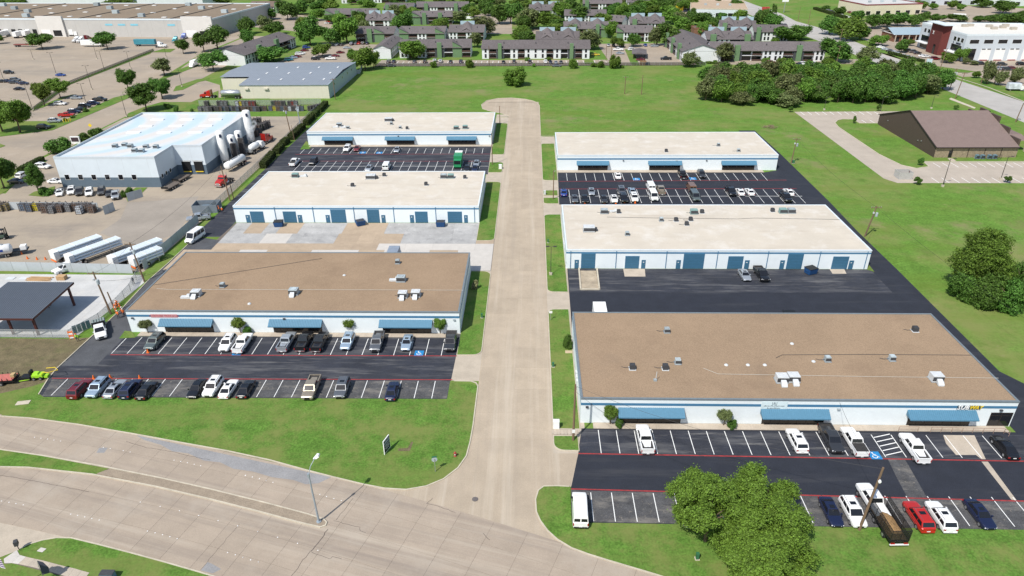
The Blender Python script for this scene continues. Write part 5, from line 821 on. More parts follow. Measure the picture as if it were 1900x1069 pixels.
# --- cream metal shed
shed_w = mat('cream_metal_wall', (.60,.565,.47), .7, .04, .5); grid(shed_w, 6, 0, .12, (.5,.45,.36), .6); shed_r = mat('grey_seamed_roof', (.27,.295,.33), .5, .06, .4, metal=.2); grid(shed_r, 1.1, 0, .18, (.16,.19,.23), .7)
t = thing('metal_shed', 'cream metal shed with blue-grey seamed roof at edge of green field', 'building', (-112,298.5,0)); 
fp = [(-27,14),(-13.5,14),(-13.5,0),(25,0),(25,52),(-27,52)]
MB().prism(fp, 0, 5.8).build('wall', shed_w, t); b = MB()
def rz_(y): return 5.85+1.3*(1-abs(y-26)/26)
b.loft([[(-13.8,-.4,5.8),(25.3,-.4,5.8)],[(-13.8,13.6,rz_(13.6)),(25.3,13.6,rz_(13.6))]],0,False,False); b.loft([[(-27.3,13.6,rz_(13.6)),(25.3,13.6,rz_(13.6))],[(-27.3,26,rz_(26)),(25.3,26,rz_(26))],[(-27.3,52.4,5.8),(25.3,52.4,5.8)]],0,False,False); b.build('roof', shed_r, t)
MB().box(25.0,25.28,-.1,52.1,5.5,6.0).build('gutter', mat('shed_trim', (.36,.44,.48), .5), t); MB().box(25.01,25.06,.2,52,0,5.5).build('side_panel', mat('shed_side', (.42,.47,.48), .7, .05, 1), t); b = MB().box(-13.4,25,-.12,0,5.45,5.75).build('gutter', white_p, t)
sk = MB().box(-.35,.35,-1.1,1.1,0,.12).mesh('skylight', white_p)
for x in (-8,2,12,21):
    for y in (9,20,34): link('skylight', sk, t, (x, y, rz_(y)+.03))
for x in (-10.5,-2): MB().box(x-.9,x+.9,-.7,-.005,4.0,4.6).build('vent_hood', shed_w, t)
for y in (10,24,34,42): win(t, 25.06, y, 3.6, 1.0, 1.0, 'X', shed_w)
# --- big warehouse with docks
wh_w = mat('warehouse_panel', (.46,.45,.43), .85, .05, .3); grid(wh_w, 9, 0, .25, (.36,.35,.33), .6); wh_r = mat('warehouse_roof', (.215,.165,.115), 1, .08, .02, .1, .6)
wx0, wx1, wy0, wy1, wh_h = -460, -215, 482, 585, 11.6
t = thing('warehouse', 'huge pale warehouse with tan roof and loading docks, upper left', 'building', (-300,482,0), RAD(-4.5)); W0 = -170; W1 = 90
MB().box(W0,W1,0,95,0,11).build('wall', wh_w, t); MB().poly([(W0+.5,.5,11.05),(W1-.5,.5,11.05),(W1-.5,94.5,11.05),(W0+.5,94.5,11.05)]).build('roof', wh_r, t); e = MB()
for a in ((W0-.1,W1+.1,-.15,.5),(W0-.1,W1+.1,94.5,95.1)): e.box(*a,10.6,11.6)
for a in ((W0-.1,W0+.5,.5,94.5),(W1-.5,W1+.1,.5,94.5)): e.box(*a,10.6,11.6)
e.build('parapet', white_edge, t)
tw_ = mat('warehouse_tower', (.62,.60,.57), .8, .05, .3)
for a, c in ((-33,-14),(70,91)):
    tw = MB().box(a,c,-1.2,.4,0,13).build('entrance_tower', tw_, t); MB().box((a+c)/2+1,(a+c)/2+7,-1.25,-1.205,.5,4.2).build('window', glass_d, tw); MB().box(a+2,(a+c)/2-1,-1.25,-1.205,.2,4.6).build('overhead_door', white_p, tw)
for k in range(22):
    x = W0+50+k*5.2
    if -36 < x < -12: continue
    d = MB().box(x-1.5,x+1.5,-.12,-.003,1.2,4.6).build('dock_door', black_m if k % 3 else white_p, t); MB().box(x-1.7,x+1.7,-.3,-.13,.7,1.2).build('dock_bumper', black_m, d)
for x in (18,27,36,62): MB().box(x-2.6,x+2.6,-.1,-.003,7.2,8.3).build('wall_sign', mat('sky_blue_sign', (.20,.50,.62), .6), t)
for x in (-80,-40,-5,30,60): MB().box(x,x+.35,.5,94.5,11.06,11.4).build('expansion_joint', ac_d, t)
sk = MB().box(-1.6,1.6,-1.0,1.0,0,.3).mesh('skylight', white_p); un = MB().box(-2,2,-1.4,1.4,0,2.2).mesh('roof_unit', ac_g)
for i in range(9):
    for j in range(4): link('skylight' if (i+j) % 3 else 'roof_unit', sk if (i+j) % 3 else un, t, (-120+i*25+rnd.uniform(-4,4), 14+j*22+rnd.uniform(-4,4), 11.06))
# --- brown gabled building
bw = mat('brown_metal_siding', (.085,.060,.048), .7, .06, 2); grid(bw, 0, .35, .05, (.03,.02,.018), .6); bs = mat('brown_shingles', (.190,.142,.128), .9, .06, .5, .12, 6, spec=.2); stone = mat('stone_wall', (.27,.215,.145), .95, .3, 2.5, .25, 8)
t = thing('brown_gabled_building', 'brown gabled building with mauve shingle roof and stone front wall', 'building', (140,214.2,0)); x0, x1, D, ez, rz = -12.6, 12.8, 40, 3.5, 9.9
MB().box(x0,x1,0,D,0,ez).build('wall', stone, t); b = MB()
b.loft([[(x0-.3,-.5,ez-.08),(x1,-.5,ez-.08)],[(x0-.3,D/2,rz),(x1,D/2,rz)],[(x0-.3,D+.5,ez-.08),(x1,D+.5,ez-.08)]],0,False,False); b.build('roof', bs, t)
g = MB().poly([(x0-.05,0,0),(x0-.05,D,0),(x0-.05,D,ez),(x0-.05,D/2,rz-.1),(x0-.05,0,ez)]).build('gable_wall', bw, t)
tr_ = MB().path([(x0-.3,-.5,ez-.05),(x0-.3,D/2,rz+.05),(x0-.3,D+.5,ez-.05)], .14, 4).build('roof_trim', mat('dark_trim', (.03,.022,.02), .6), t); MB().box(x0-.2,x1,-.7,-.45,ez-.3,ez-.05).build('gutter', MT['dark_trim'], t)
for k in range(6): yy = 1+k*6.2; zt = ez+(rz-ez)*(1-abs(min(yy+3,D)-D/2)/(D/2)); MB().box(x1+.01,x1+.6,yy,yy+5,0,zt+.7).build('stepped_parapet', bw, t)
for k in range(1,5): MB().box(x0+k*5.1-.06,x0+k*5.1+.06,-.12,-.003,0,ez-.3).build('downspout', MT['dark_trim'], t)
MB().box(x0+4.3,x0+5.4,-.08,-.003,0,2.3).build('door', glass_d, t); 
for p in ((-12.68,9,2.6),(-12.68,11,2.2),(-12.68,33,3.0)): MB().box(p[0]-.2,p[0],p[1]-.15,p[1]+.15,p[2],p[2]+.3).build('wall_vent', steel, t)
b = MB().loft([[(x1+.6,6,3.6),(x1+7,6,3.6),(x1+7,16,3.6),(x1+.6,16,3.6)],[(x1+.6,8,5.2),(x1+5,8,5.2),(x1+5,14,5.2),(x1+.6,14,5.2)]]).build('porch_roof', bs, t)
for p in ((x1+6.6,6.4),(x1+6.6,15.6)): MB().box(p[0]-.3,p[0]+.3,p[1]-.3,p[1]+.3,0,3.6).build('porch_column', walk_m, t)
pen = thing('equipment_fence', 'low dark pen with four air conditioners before the stone wall', 'fence', (*(142.97,212.99),0)); b = MB(); b.box(-4,4,-.9,-.84,.2,1.5); b.box(-4,-3.94,-.9,.7,.2,1.5); b.box(3.94,4,-.9,.7,.2,1.5); see2 = mat('pen_slats', (.03,.028,.028), .7); b = MB()
for z in (.2,.6,1.4): b.box(-4,4,-.9,-.85,z,z+.08)
for k in range(9): b.box(-4+k,-3.94+k,-.92,-.86,0,1.5)
b.build('railing', see2, pen); us = []
for k in range(4): u_ = thing('ground_air_conditioner', '', 'air conditioner', ((142.97,212.99)[0]-2.8+k*1.6+(.6 if k > 1 else 0), (142.97,212.99)[1]+.1, 0)); fan_unit(u_, 1.0, 1.0, 1.2, 0, mat('teal_unit', (.16,.27,.33), .6)); us.append(u_)
rank(us, 'blue-grey air conditioner inside the pen by the stone wall', 'ground air conditioners')
t = thing('dumpster_enclosure', 'pale grey open-topped enclosure at the brown building car park', 'enclosure', (*(108.77,195.01),0)); ew = mat('grey_fence_board', (.42,.41,.39), .85, .1, 2); me = MB().box(-.09,.09,-.03,.03,0,2.1).mesh('board', ew)
for k in range(19): link('board', me, t, (-1.85+k*.205,-1.6,0)); link('board', me, t, (-1.85+k*.205,1.6,0))
for k in range(16):
    for s in (-1.9,1.9): link('board', me, t, (s,-1.5+k*.2,0)).rotation_euler = (0,0,pi/2)
MB().box(.6,.75,-1.5,-1.35,0,2.6).build('gate_post', mat('rust_post', (.12,.05,.04), .8), t)
# --- office with dark red entrance
of_w = mat('office_panel', (.50,.54,.58), .8, .04, .4); red_b = mat('dark_red_brick', (.115,.026,.022), .9, .12, 1)
t = thing('office_building', 'white three-storey office with dark red brick entrance, upper right', 'building', (224,378,0)); MB().prism([(0,0),(48,0),(52,40),(0,46)], 0, 12.6).build('wall', of_w, t); MB().poly([(.4,.4,12.3+.35),(47.6,.4,12.65),(51.5,39.6,12.65),(.4,45.5,12.65)]).build('roof', mat('office_roof', (.62,.60,.55), .8, .05, .2), t); lp = [(0,0),(48,0),(52,40),(0,46)]
rings = [[(*a,12.3),(*a,13.2),(*b_,13.2),(*b_,12.3)] for a, b_ in zip(offs(lp,-.06,True), offs(lp,.35,True))]; rings.append(rings[0]); MB().loft(rings,0,False).build('parapet', white_edge, t)
ent = MB().prism([(-3.5,17),(.2,15.5),(.2,30),(-3.5,29)], 0, 15.2).build('entrance_tower', red_b, t); MB().box(-5,.6,14,32,15.4,15.8).build('tower_canopy', white_edge, ent); text_mesh('sign_lettering', 'X', 2.6, white_p, ent, (-3.65,25.5,10.5), (pi/2,0,-pi/2), .05); MB().box(-3.62,-3.5,20.4,22.4,0,5).build('window', glass_d, ent)
for y in (3,6.5,10,37,41): win(t, 0, y, 8.7, 2.4, 2.0, 'x')
for y, w in ((7,10),(39,9)): win(t, 0, y, 3.9, w, 3.2, 'x'); MB().box(-2.6,-.08,y-w/2-1,y+w/2+1,3.2,3.6).build('canopy', white_p, t); win(t, 0, y, .4, w-1, 2.6, 'x')
text_mesh('wall_lettering', 'R', 1.5, PAINT['navy'], t, (-.1,10.5,7.7), (pi/2,0,-pi/2), .04); MB().box(-.1,-.003,3.6,8,7.3,8.1).build('wall_lettering', PAINT['navy'], t)
for k in range(6):
    x = 4.5+k*7.2; win(t, x, 0, 8.6, 4.6, 1.9); 
    if k: d = MB().box(x-2.6,x+2.6,-.1,-.003,.3,6.0).build('wall_panel', white_p, t); win(t, x-1.4, -.1, 5.6, 1.9, .5); win(t, x+1.4, -.1, 5.6, 1.9, .5); MB().box(x-2,x+2,-.16,-.103,.2,.6).build('bench', lamp_t, d)
    else: win(t, x, 0, .3, 4.2, 5.8)
for p in ((14,30),(18,32),(26,28),(31,24),(36,30),(24,20),(33,18),(42,20)): MB().box(p[0],p[0]+3,p[1],p[1]+2,12.66,14).build('roof_unit', mat('tan_unit', (.40,.36,.30), .7), t)
t = thing('brick_shop', 'low brick shops with pale blue metal roofs left of the office', 'building', (232,441,0)); MB().box(-14,6,0,16,0,4.2).build('wall', mat('brick_red', (.20,.095,.06), .9, .12, 2), t); b = MB().loft([[(-15,-1.5,4.2),(7,-1.5,4.2)],[(-15,8,7.2),(7,8,7.2)],[(-15,17,4.2),(7,17,4.2)]],0,False,False).build('roof', mat('pale_blue_roof', (.33,.42,.47), .5, .05, .5, metal=.2), t)
for k in range(4): MB().box(-13+k*4,-10.5+k*4,-.08,-.003,0,2.6).build('shop_window', glass_d, t); MB().box(-13.7+k*4,-13.2+k*4,-1.4,-.9,0,4.1).build('porch_column', walk_m, t)
MB().prism([(-14.5,-1.6),(-14.4,-1.6),(-14.4,17),(-14.5,17)], 4.2, 4.6).build('gutter', white_p, t)
def plain(label, name, p0, w, d, h, wm, rm, rz=0, band=None, nwin=0):
    t = thing(name, label, 'building', (*p0,0), rz); MB().box(0,w,0,d,0,h).build('wall', wm, t); MB().poly([(.4,.4,h+.02),(w-.4,.4,h+.02),(w-.4,d-.4,h+.02),(.4,d-.4,h+.02)]).build('roof', rm, t); e = MB()
    for a in ((-.1,w+.1,-.1,.4),(-.1,w+.1,d-.4,d+.1)): e.box(*a,h-.3,h+.5)
    for a in ((-.1,.4,.4,d-.4),(w-.4,w+.1,.4,d-.4)): e.box(*a,h-.3,h+.5)
    e.build('parapet', band or wm, t)
    for k in range(nwin): win(t, 3+k*(w-6)/max(1,nwin-1), 0, .6, min(3.5,(w-6)/nwin*.7), 2.6)
    for k in range(3): MB().box(w*.25+k*w*.22,w*.25+k*w*.22+2,d*.4,d*.4+1.6,h+.03,h+1.4).build('roof_unit', ac_g, t)
    return t
plain('cream restaurant with red roof edge beyond the field, upper right', 'restaurant', (252.38,563.90), 46, 38, 7.5, mat('cream_wall', (.62,.55,.42), .8, .05, .3), mat('pale_roof', (.5,.49,.47), .8, .05, .2), RAD(8), mat('maroon_edge', (.22,.05,.06), .6), 6)
plain('white shop with tan flat roof and red front sign, top right of apartments', 'shop_building', (120.85,564.30), 42, 60, 6, mat('shop_white', (.55,.60,.62), .8, .05, .3), mat('tan_roof', (.40,.30,.21), 1, .1, .2), RAD(-12), mat('tan_parapet', (.50,.42,.32), .8), 5)
plain('pale grey business building at the top right edge', 'business_building', (334.03,629.53), 60, 40, 8, mat('pale_grey_wall', (.48,.51,.55), .8, .05, .3), wroof, 0, None, 6); plain('white business building with dark windows at the far top right', 'business_building', (376.25,619.45), 80, 40, 9, mat('far_white_wall', (.6,.62,.64), .8, .05, .3), wroof, 0, None, 8)
plain('tan low building cut by the left edge below the bare lot', 'low_building', (-262,283), 22, 18, 4, mat('tan_brick_wall', (.33,.27,.21), .9), mat('grey_flat_roof', (.2,.19,.18), .9), 0)
far_t = [plain('', 'far_building', (x_, y_), w_, 40, 9, MT['far_white_wall'], MT['warehouse_roof'], RAD(-4)) for x_, y_, w_ in ((-480,690,110),(-345,640,60),(-240,760,90),(-120,830,80))]; rank(far_t, 'pale flat-roofed building on the top edge', 'far buildings along the top edge')
# ---------------------------------------------------------------- apartment houses
apt_w = mat('apartment_white_siding', (.66,.67,.68), .8, .04, .5); apt_g = mat('apartment_green_siding', (.125,.210,.105), .8, .08, .5); apt_r = mat('apartment_shingles', (.122,.106,.106), .95, .10, .15, .15, 1.2, orand=.08); apt_b = mat('apartment_blue_siding', (.34,.45,.50), .8, .05, .5); apt_d = mat('apartment_dark_siding', (.05,.055,.06), .8, .1, .5); rail_b = mat('brown_balcony_rail', (.075,.045,.035), .8, .1, 1)
APT = []
WINM = None
def apt(a, c, D, pat='wbgbwwbgbw', eave=5.4, rise=2.8, blue=0, label='', gablew=None, roofm=None):
    """two-storey house whose front runs from ground point a to c; pat: modules w wall with windows, b balconies, g chimney tower, s stair, h shed dormer"""
    global WINM
    D *= 1.35; rise *= 1.15
    A, C = Vector(a), Vector(c); L = (C-A).length; rz = math.atan2(C.y-A.y, C.x-A.x); t = thing('apartment_house', label, 'building', (*a,0), rz); n = len(pat); w = L/n
    if WINM is None:
        b = MB(); b.box(-.55,.55,-.06,-.003,-.05,1.95,0); b.box(-.45,.45,-.075,-.06,.05,.9,1); b.box(-.45,.45,-.075,-.06,1.0,1.85,1); WINM = b.mesh('window', [apt_d, glass_d])
    MB().box(0,L,1.5,D,0,eave).build('wall', apt_w if not gablew else gablew, t)
    for k, m in enumerate(pat):
        x0, x1 = k*w, (k+1)*w
        if m == 'w':
            q = MB().box(x0,x1,0,1.498,0,eave).build('wall_bay', apt_w, t)
            for u in ((.3,.72) if w > 4 else (.5,)):
                for z in (.6,3.3): link('window', WINM, q, (x0+u*w,0,z))
        elif m in 'bs':
            q = MB(); q.box(x0+.05,x1-.05,.15,1.497,2.6,2.8).build('balcony_floor', apt_w, t)
            if m == 'b': MB().box(x0+.05,x1-.05,.1,.16,2.8,3.8).build('balcony_rail', rail_b, t); MB().box(x0+.05,x1-.05,.1,.16,0.05,.9).build('patio_fence', rail_b, t)
            MB().box(x0+.3,x1-.3,1.44,1.498,.1,2.4).build('glass_door', glass_d, t); MB().box(x0+.3,x1-.3,1.44,1.498,2.9,5.0).build('glass_door', glass_d, t)
        elif m == 'g':
            MB().box(x0,x1,0,1.498,0,eave).build('wall_bay', apt_d, t); MB().box(x0+w*.25,x1-w*.25,-.7,.9,0,eave+2.6).build('chimney', apt_g, t)
        elif m == 'G':
            MB().prism([(x0,0),(x1,0),(x1,1.49),(x0,1.49)],0,eave).build('wall_bay', apt_g, t); MB().loft([[(x0,-.1,eave),(x1,-.1,eave),(x1,D*.5,eave),(x0,D*.5,eave)],[(x0,-.1,eave+3.0),(x1,-.1,eave+.3),(x1,D*.5,eave+.3),(x0,D*.5,eave+3.0)]]).build('shed_dormer', apt_g, t)
            MB().poly([(x0-.2,-.4,eave+3.12),(x1+.2,-.4,eave+.36),(x1+.2,D*.5,eave+.36),(x0-.2,D*.5,eave+3.12)]).build('dormer_roof', apt_r, t)
    o = .5; b = MB(); b.loft([[(-o,-o,eave-.05),(L+o,-o,eave-.05)],[(-o,D/2,eave+rise),(L+o,D/2,eave+rise)],[(-o,D+o,eave-.05),(L+o,D+o,eave-.05)]],0,False,False); b.loft([[(-o,-o,eave-.3),(L+o,-o,eave-.3)],[(-o,-o,eave-.05),(L+o,-o,eave-.05)]],0,False,False); b.build('roof', roofm or apt_r, t)
    g = MB()
    for x in (0.0, L): g.poly([(x,0,eave-.1),(x,D,eave-.1),(x,D/2,eave+rise-.08)])
    g.build('gable', apt_w, t)
    if blue:
        for u in (.25,.75) if blue > 1 else (.5,):
            x = L*u; bw_ = min(9,L*.42)*.5; MB().box(x-bw_,x+bw_,D/2+.2,D/2+1.2,eave,eave+rise+2.0).build('clerestory_wall', apt_b, t); MB().loft([[(x-bw_*.9,D/2+.15,eave+rise-.5),(x,D/2+.15,eave+rise+2.1),(x+bw_*.9,D/2+.15,eave+rise-.5)],[(x-bw_*.9,-.2,eave-.02),(x,-.2+D*.18,eave+rise*.55),(x+bw_*.9,-.2,eave-.02)]],0,False,False).build('cross_gable', apt_r, t)
    for k in range(3): MB().box(L*(.2+.3*k)-.2,L*(.2+.3*k)+.2,D*.28-.2,D*.28+.2,eave+rise*.4,eave+rise*.62+.7).build('roof_pipe', ac_d, t)
    APT.append(t); return t
apt((-26.84,391.56), (31.71,389.83), 13, 'wbgsGbwwwbGsgbw'.replace('G','w'), label='long front apartment house with white walls and green chimneys, middle'); apt((-72.85,395.09), (-33.45,396.11), 13, 'wbwbgsGb', label='front apartment house with green wedge dormer beside a round tree', blue=0)
apt((-77.3,393.0), (-77.3,430), 7, 'wwwwww', 5.4, 1.6, label='narrow apartment wing with white gable end beside the left car park')
apt((-82.10,449.68), (-53.93,448.63), 13, 'GbwbG', label='apartment house with two green dormers behind the front row', blue=0); apt((-51.86,454.15), (-29.86,453.31), 14, 'wbwb', label='apartment house with broad pale blue clerestory, behind the front row', blue=1)
apt((2.93,423.01), (27.87,422.17), 14, 'wbwbw', label='apartment house with white parapet behind the long front house', blue=2); apt((20.94,465.80), (49.45,464.66), 14, 'wgbwgG', label='apartment house with green chimneys behind the middle car park tree', blue=2); apt((52.85,450.17), (73.80,446.61), 12, 'Gwwbw', label='apartment house facing the middle car park')
apt((79.6,436), (79.6,379), 15, 'wgbwgbwgw', label='apartment house with large white gable end near the grove'); apt((95.46,381.70), (153.84,379.22), 13, 'wbgsbwwbgbw', label='long right front apartment house above the grove', blue=0)
apt((101.64,419.66), (127.51,418.79), 14, 'gwbg', label='apartment house with pale blue clerestory behind the right front house', blue=2); apt((120.45,467.75), (141.90,463.90), 14, 'gbwb', label='upper right apartment house with pale blue clerestory', blue=2); apt((136.26,447.00), (156.34,445.14), 12, 'gwww', label='white apartment house between trees beside the east road')
apt((-110.03,450.72), (-85.69,449.81), 13, 'bgGb', label='apartment house with green wedge at the left car park'); apt((-151.62,374.34), (-143.23,435.70), 15, 'wwgbbgbbw', label='apartment house with white gable behind the cream shed')
apt((-155.15,549.80), (-118.06,547.93), 14, 'GgbgGw', label='far apartment house with tall green walls, upper middle', blue=0); apt((-117.26,513.96), (-97.88,513.07), 14, 'wbw', label='far apartment house with pale blue clerestory, upper middle', blue=2); apt((-93.84,594.12), (-51.55,591.70), 14, 'bgwbwgb', label='far apartment house with white bays, top middle'); apt((-86.48,530.82), (-57.50,531.68), 12, 'Ggbgb', label='far apartment house with green chimneys below the top row'); apt((-117.81,586.27), (-94.76,584.98), 14, 'gbgb', label='dark far apartment house, top middle')
apt((-1.71,566.68), (23.40,565.32), 14, 'wbw', label='far apartment house behind large trees, top centre', blue=2); apt((24.22,533.00), (53.95,531.53), 12, 'wbwbw', label='far white apartment house among trees, top centre'); apt((42.68,610.06), (73.99,608.17), 12, 'gbwbw', label='far apartment house with white gable, top centre right'); apt((79.81,617.77), (100.82,616.47), 13, 'wbw', label='far apartment house near the top edge, right of centre', blue=2); apt((52.21,502.74), (61.35,497.58), 9, 'wb', label='small white apartment house behind the middle car park'); apt((66.02,488.78), (88.55,487.80), 13, 'gbwb', label='apartment house with pale blue clerestory among the right trees', blue=2)
apt((-234.60,606.93), (-209.06,605.46), 14, 'wgwbwg', label='brown-roofed apartment house right of the warehouse', roofm=mat('brown_shingles_far', (.15,.11,.085), .95, .1, .2)); apt((-174.67,678.15), (-116.27,682.55), 14, 'wbgbwbgb', label='far apartment house on the top edge', blue=1)
plain('small brown brick house behind the right apartments', 'brick_house', (103.72,465.44), 14, 10, 5, MT['brick_red'], apt_r, 0)
cp = thing('carport', 'dark metal carport in the middle apartment car park', 'carport', (*(59.41,395.51),0), RAD(-8)); MB().loft([[(-4,-8,2.6),(4,-8,2.6),(4,8,2.6),(-4,8,2.6)],[(-4,-8,2.75),(0,-8,3.3),(0,8,3.3),(-4,8,2.75)]]).build('roof', apt_r, cp)
for x in (-3,3):
    for y in (-7,0,7): MB().box(x-.12,x+.12,y-.12,y+.12,0,2.6).build('post', black_m, cp)
# --- open shelter on the new concrete pad
sh_r = mat('dark_standing_seam', (.150,.170,.200), .45, .05, 1, metal=.3); pr = mat('red_oxide_steel', (.075,.022,.018), .6, .1, 2)
t = thing('open_shelter', 'open shelter with dark metal roof and red-brown steel posts', 'shelter', (-97,112,0)); b = MB(); X0, X1, Y0, Y1, z0, z1 = -5.4-2, 6.0, -6.2, 6.9, 4.3, 4.9; n = 34
for k in range(n):
    a = X0+(X1-X0)*k/n; c = X0+(X1-X0)*(k+.86)/n; d = X0+(X1-X0)*(k+1)/n; b.poly([(a,Y0,z0),(c,Y0,z0),(c,Y1,z1),(a,Y1,z1)]); b.loft([[(c,Y0,z0),(c,Y0,z0+.07),(d,Y0,z0+.07),(d,Y0,z0)],[(c,Y1,z1),(c,Y1,z1+.07),(d,Y1,z1+.07),(d,Y1,z1)]])
b.build('roof', sh_r, t); b = MB(); b.box(X0,X1,Y0-.05,Y0+.15,z0-.4,z0-.02); b.box(X0,X1,Y1-.15,Y1+.05,z1-.4,z1-.02); b.build('beam', pr, t); b = MB().loft([[(X1-.2,Y0,z0-.4),(X1,Y0,z0-.4),(X1,Y0,z0-.02),(X1-.2,Y0,z0-.02)],[(X1-.2,Y1,z1-.4),(X1,Y1,z1-.4),(X1,Y1,z1-.02),(X1-.2,Y1,z1-.02)]]).build('edge_beam', pr, t)
for x, y, z in ((.1,-4.9,4.1),(5.0,-5.1,4.1),(5.1,6.1,4.5),(.1,6.1,4.5),(-6.5,-4.9,4.1),(-6.5,6.1,4.5)): MB().box(x-.18,x+.18,y-.18,y+.18,0,z).build('post', pr, t)

# ---------------------------------------------------------------- trees, shrubs, hedges
import numpy as np
def leaf_mat(name, c, tr=.38, ov=1.):
    m = bpy.data.materials.new(name); m.use_nodes = True; nt = m.node_tree; N = nt.nodes; L = nt.links.new; b = N['Principled BSDF']; b.inputs['Roughness'].default_value = .6; b.inputs['Specular IOR Level'].default_value = .25
    at = N.new('ShaderNodeAttribute'); at.attribute_name = 'tone'; oi = N.new('ShaderNodeObjectInfo')
    mr = N.new('ShaderNodeMapRange'); mr.inputs['To Min'].default_value = .5; mr.inputs['To Max'].default_value = 1.55; L(at.outputs['Fac'], mr.inputs[0])
    m2 = N.new('ShaderNodeMapRange'); m2.inputs['To Min'].default_value = 1-.2*ov; m2.inputs['To Max'].default_value = 1+.22*ov; L(oi.outputs['Random'], m2.inputs[0])
    mm_n = N.new('ShaderNodeMath'); mm_n.operation = 'MULTIPLY'; L(mr.outputs[0], mm_n.inputs[0]); L(m2.outputs[0], mm_n.inputs[1])
    hs = N.new('ShaderNodeHueSaturation'); hs.inputs['Color'].default_value = (*c, 1); L(mm_n.outputs[0], hs.inputs['Value']); h2 = N.new('ShaderNodeMapRange'); h2.inputs['To Min'].default_value = .5-.015*ov; h2.inputs['To Max'].default_value = .5+.012*ov; L(oi.outputs['Random'], h2.inputs[0]); L(h2.outputs[0], hs.inputs['Hue']); L(hs.outputs[0], b.inputs['Base Color'])
    t = N.new('ShaderNodeBsdfTranslucent'); L(hs.outputs[0], t.inputs[0]); mx = N.new('ShaderNodeMixShader'); mx.inputs[0].default_value = tr; L(b.outputs[0], mx.inputs[1]); L(t.outputs[0], mx.inputs[2]); L(mx.outputs[0], N['Material Output'].inputs[0]); return m
LEAF = dict(oak=leaf_mat('oak_leaves', (.092,.185,.032)), light=leaf_mat('light_green_leaves', (.16,.25,.042)), olive=leaf_mat('olive_leaves', (.15,.178,.066)), elm=leaf_mat('elm_leaves', (.130,.228,.034)), big=leaf_mat('big_tree_leaves', (.150,.250,.036), .38, 0), hedge=leaf_mat('hedge_leaves', (.06,.085,.022)), pale=leaf_mat('pale_leaves', (.28,.27,.14)))
bark = mat('bark', (.12,.085,.058), .95, .25, 3, world=False)
def leaves(name, C, Nn, S, m, rs):
    n = len(C); t = np.cross(Nn, rs.normal(size=(n,3))); t /= np.linalg.norm(t,axis=1,keepdims=True)+1e-9; b = np.cross(Nn, t); S = S[:,None]
    asp = rs.uniform(.55,.9,size=(n,1)); V = np.stack([C-t*S-b*S*asp, C+t*S-b*S*asp*.6, C+t*S*.9+b*S*asp, C-t*S*.7+b*S*asp], 1).reshape(-1,3)
    me = bpy.data.meshes.new(name); me.vertices.add(4*n); me.vertices.foreach_set('co', V.astype(np.float32).ravel()); me.loops.add(4*n); me.loops.foreach_set('vertex_index', np.arange(4*n,dtype=np.int32)); me.polygons.add(n); me.polygons.foreach_set('loop_start', np.arange(0,4*n,4,dtype=np.int32)); me.polygons.foreach_set('loop_total', np.full(n,4,dtype=np.int32)); me.update()
    a = me.attributes.new('tone','FLOAT','FACE'); a.data.foreach_set('value', rs.random(n).astype(np.float32)); me.materials.append(m); me.validate(); return me
def crown(name, seed, n, leaf, m, k=24, shape=(1,1,1), sparse=0., cr=(.15,.25), sp_=(.35,.85), lb=(.17,.30)):
    """unit crown: x,y in -.5...5, z in 0..1, built of leafy clumps on and inside an uneven ellipsoid"""
    rs = np.random.RandomState(seed); kl = max(8, k//4); ns = max(10, k//2)
    d = rs.normal(size=(kl,3)); d /= np.linalg.norm(d,axis=1,keepdims=True); d[:,2] = d[:,2]*.75+.1; cc = d*rs.uniform(*sp_,size=(kl,1))*.5; lr = rs.uniform(*lb,size=kl)
    u = rs.normal(size=(kl*ns,3)); u /= np.linalg.norm(u,axis=1,keepdims=True); li = np.repeat(np.arange(kl), ns); out = cc[li]/(np.linalg.norm(cc[li],axis=1,keepdims=True)+1e-6); u = u+out*.6; u[:,2] += .2; u /= np.linalg.norm(u,axis=1,keepdims=True)
    sc_ = cc[li]+u*(lr[li]*rs.uniform(.45,1.12,size=kl*ns))[:,None]; sr = rs.uniform(*cr,size=(kl*ns,1))*.33*np.array([[1,1,.65]])
    si = rs.randint(0, kl*ns, n); g = rs.normal(size=(n,3)); C = sc_[si]+g*sr[si]; Nn = u[si]*.6+g*.35+rs.normal(size=(n,3))*.8; Nn[:,2] += .15; Nn /= np.linalg.norm(Nn,axis=1,keepdims=True)
    keep = rs.random(n) > sparse; C, Nn = C[keep], Nn[keep]
    C[:,2] -= C[:,2].min(); C[:,2] /= C[:,2].max(); C[:,:2] /= np.abs(C[:,:2]).max()*2*.95; C *= np.array(shape)
    return leaves(name, C, Nn, leaf*rs.uniform(.7,1.3,size=len(C)), m, rs)
def trunk_mesh(seed, bend=.05, limbs=6):
    r = random.Random(seed); b = MB(); b.path([(0,0,-.02),(bend*.3,0,.2),(bend,0,.42),(bend*.6,.02,.75)], [.045,.032,.026,.008], 7)
    for k in range(limbs): a = 2*pi*k/limbs+r.uniform(-.3,.3); l = r.uniform(.25,.4); z = r.uniform(.25,.42); b.path([(bend*.8,0,z),(cos(a)*l*.5,sin(a)*l*.5,z+.16),(cos(a)*l,sin(a)*l,z+r.uniform(.25,.4))], [.02,.014,.005], 5)
    return b.mesh('trunk', bark, True)
TRK = [trunk_mesh(s, .06*(s-1)) for s in range(3)]
CR = {}
for sp, nf in (('oak',3),('light',2),('olive',2),('elm',2)):
    CR[sp, 0] = [crown('crown', 11*i+len(sp), 8000, .028, LEAF[sp], 44, sparse=.45 if sp == 'olive' else 0) for i in range(nf)]     # far
    CR[sp, 1] = [crown('crown', 7*i+3+len(sp), 18000, .0185, LEAF[sp], 56, sparse=.35 if sp == 'olive' else 0, cr=(.11,.2)) for i in range(nf)]   # near
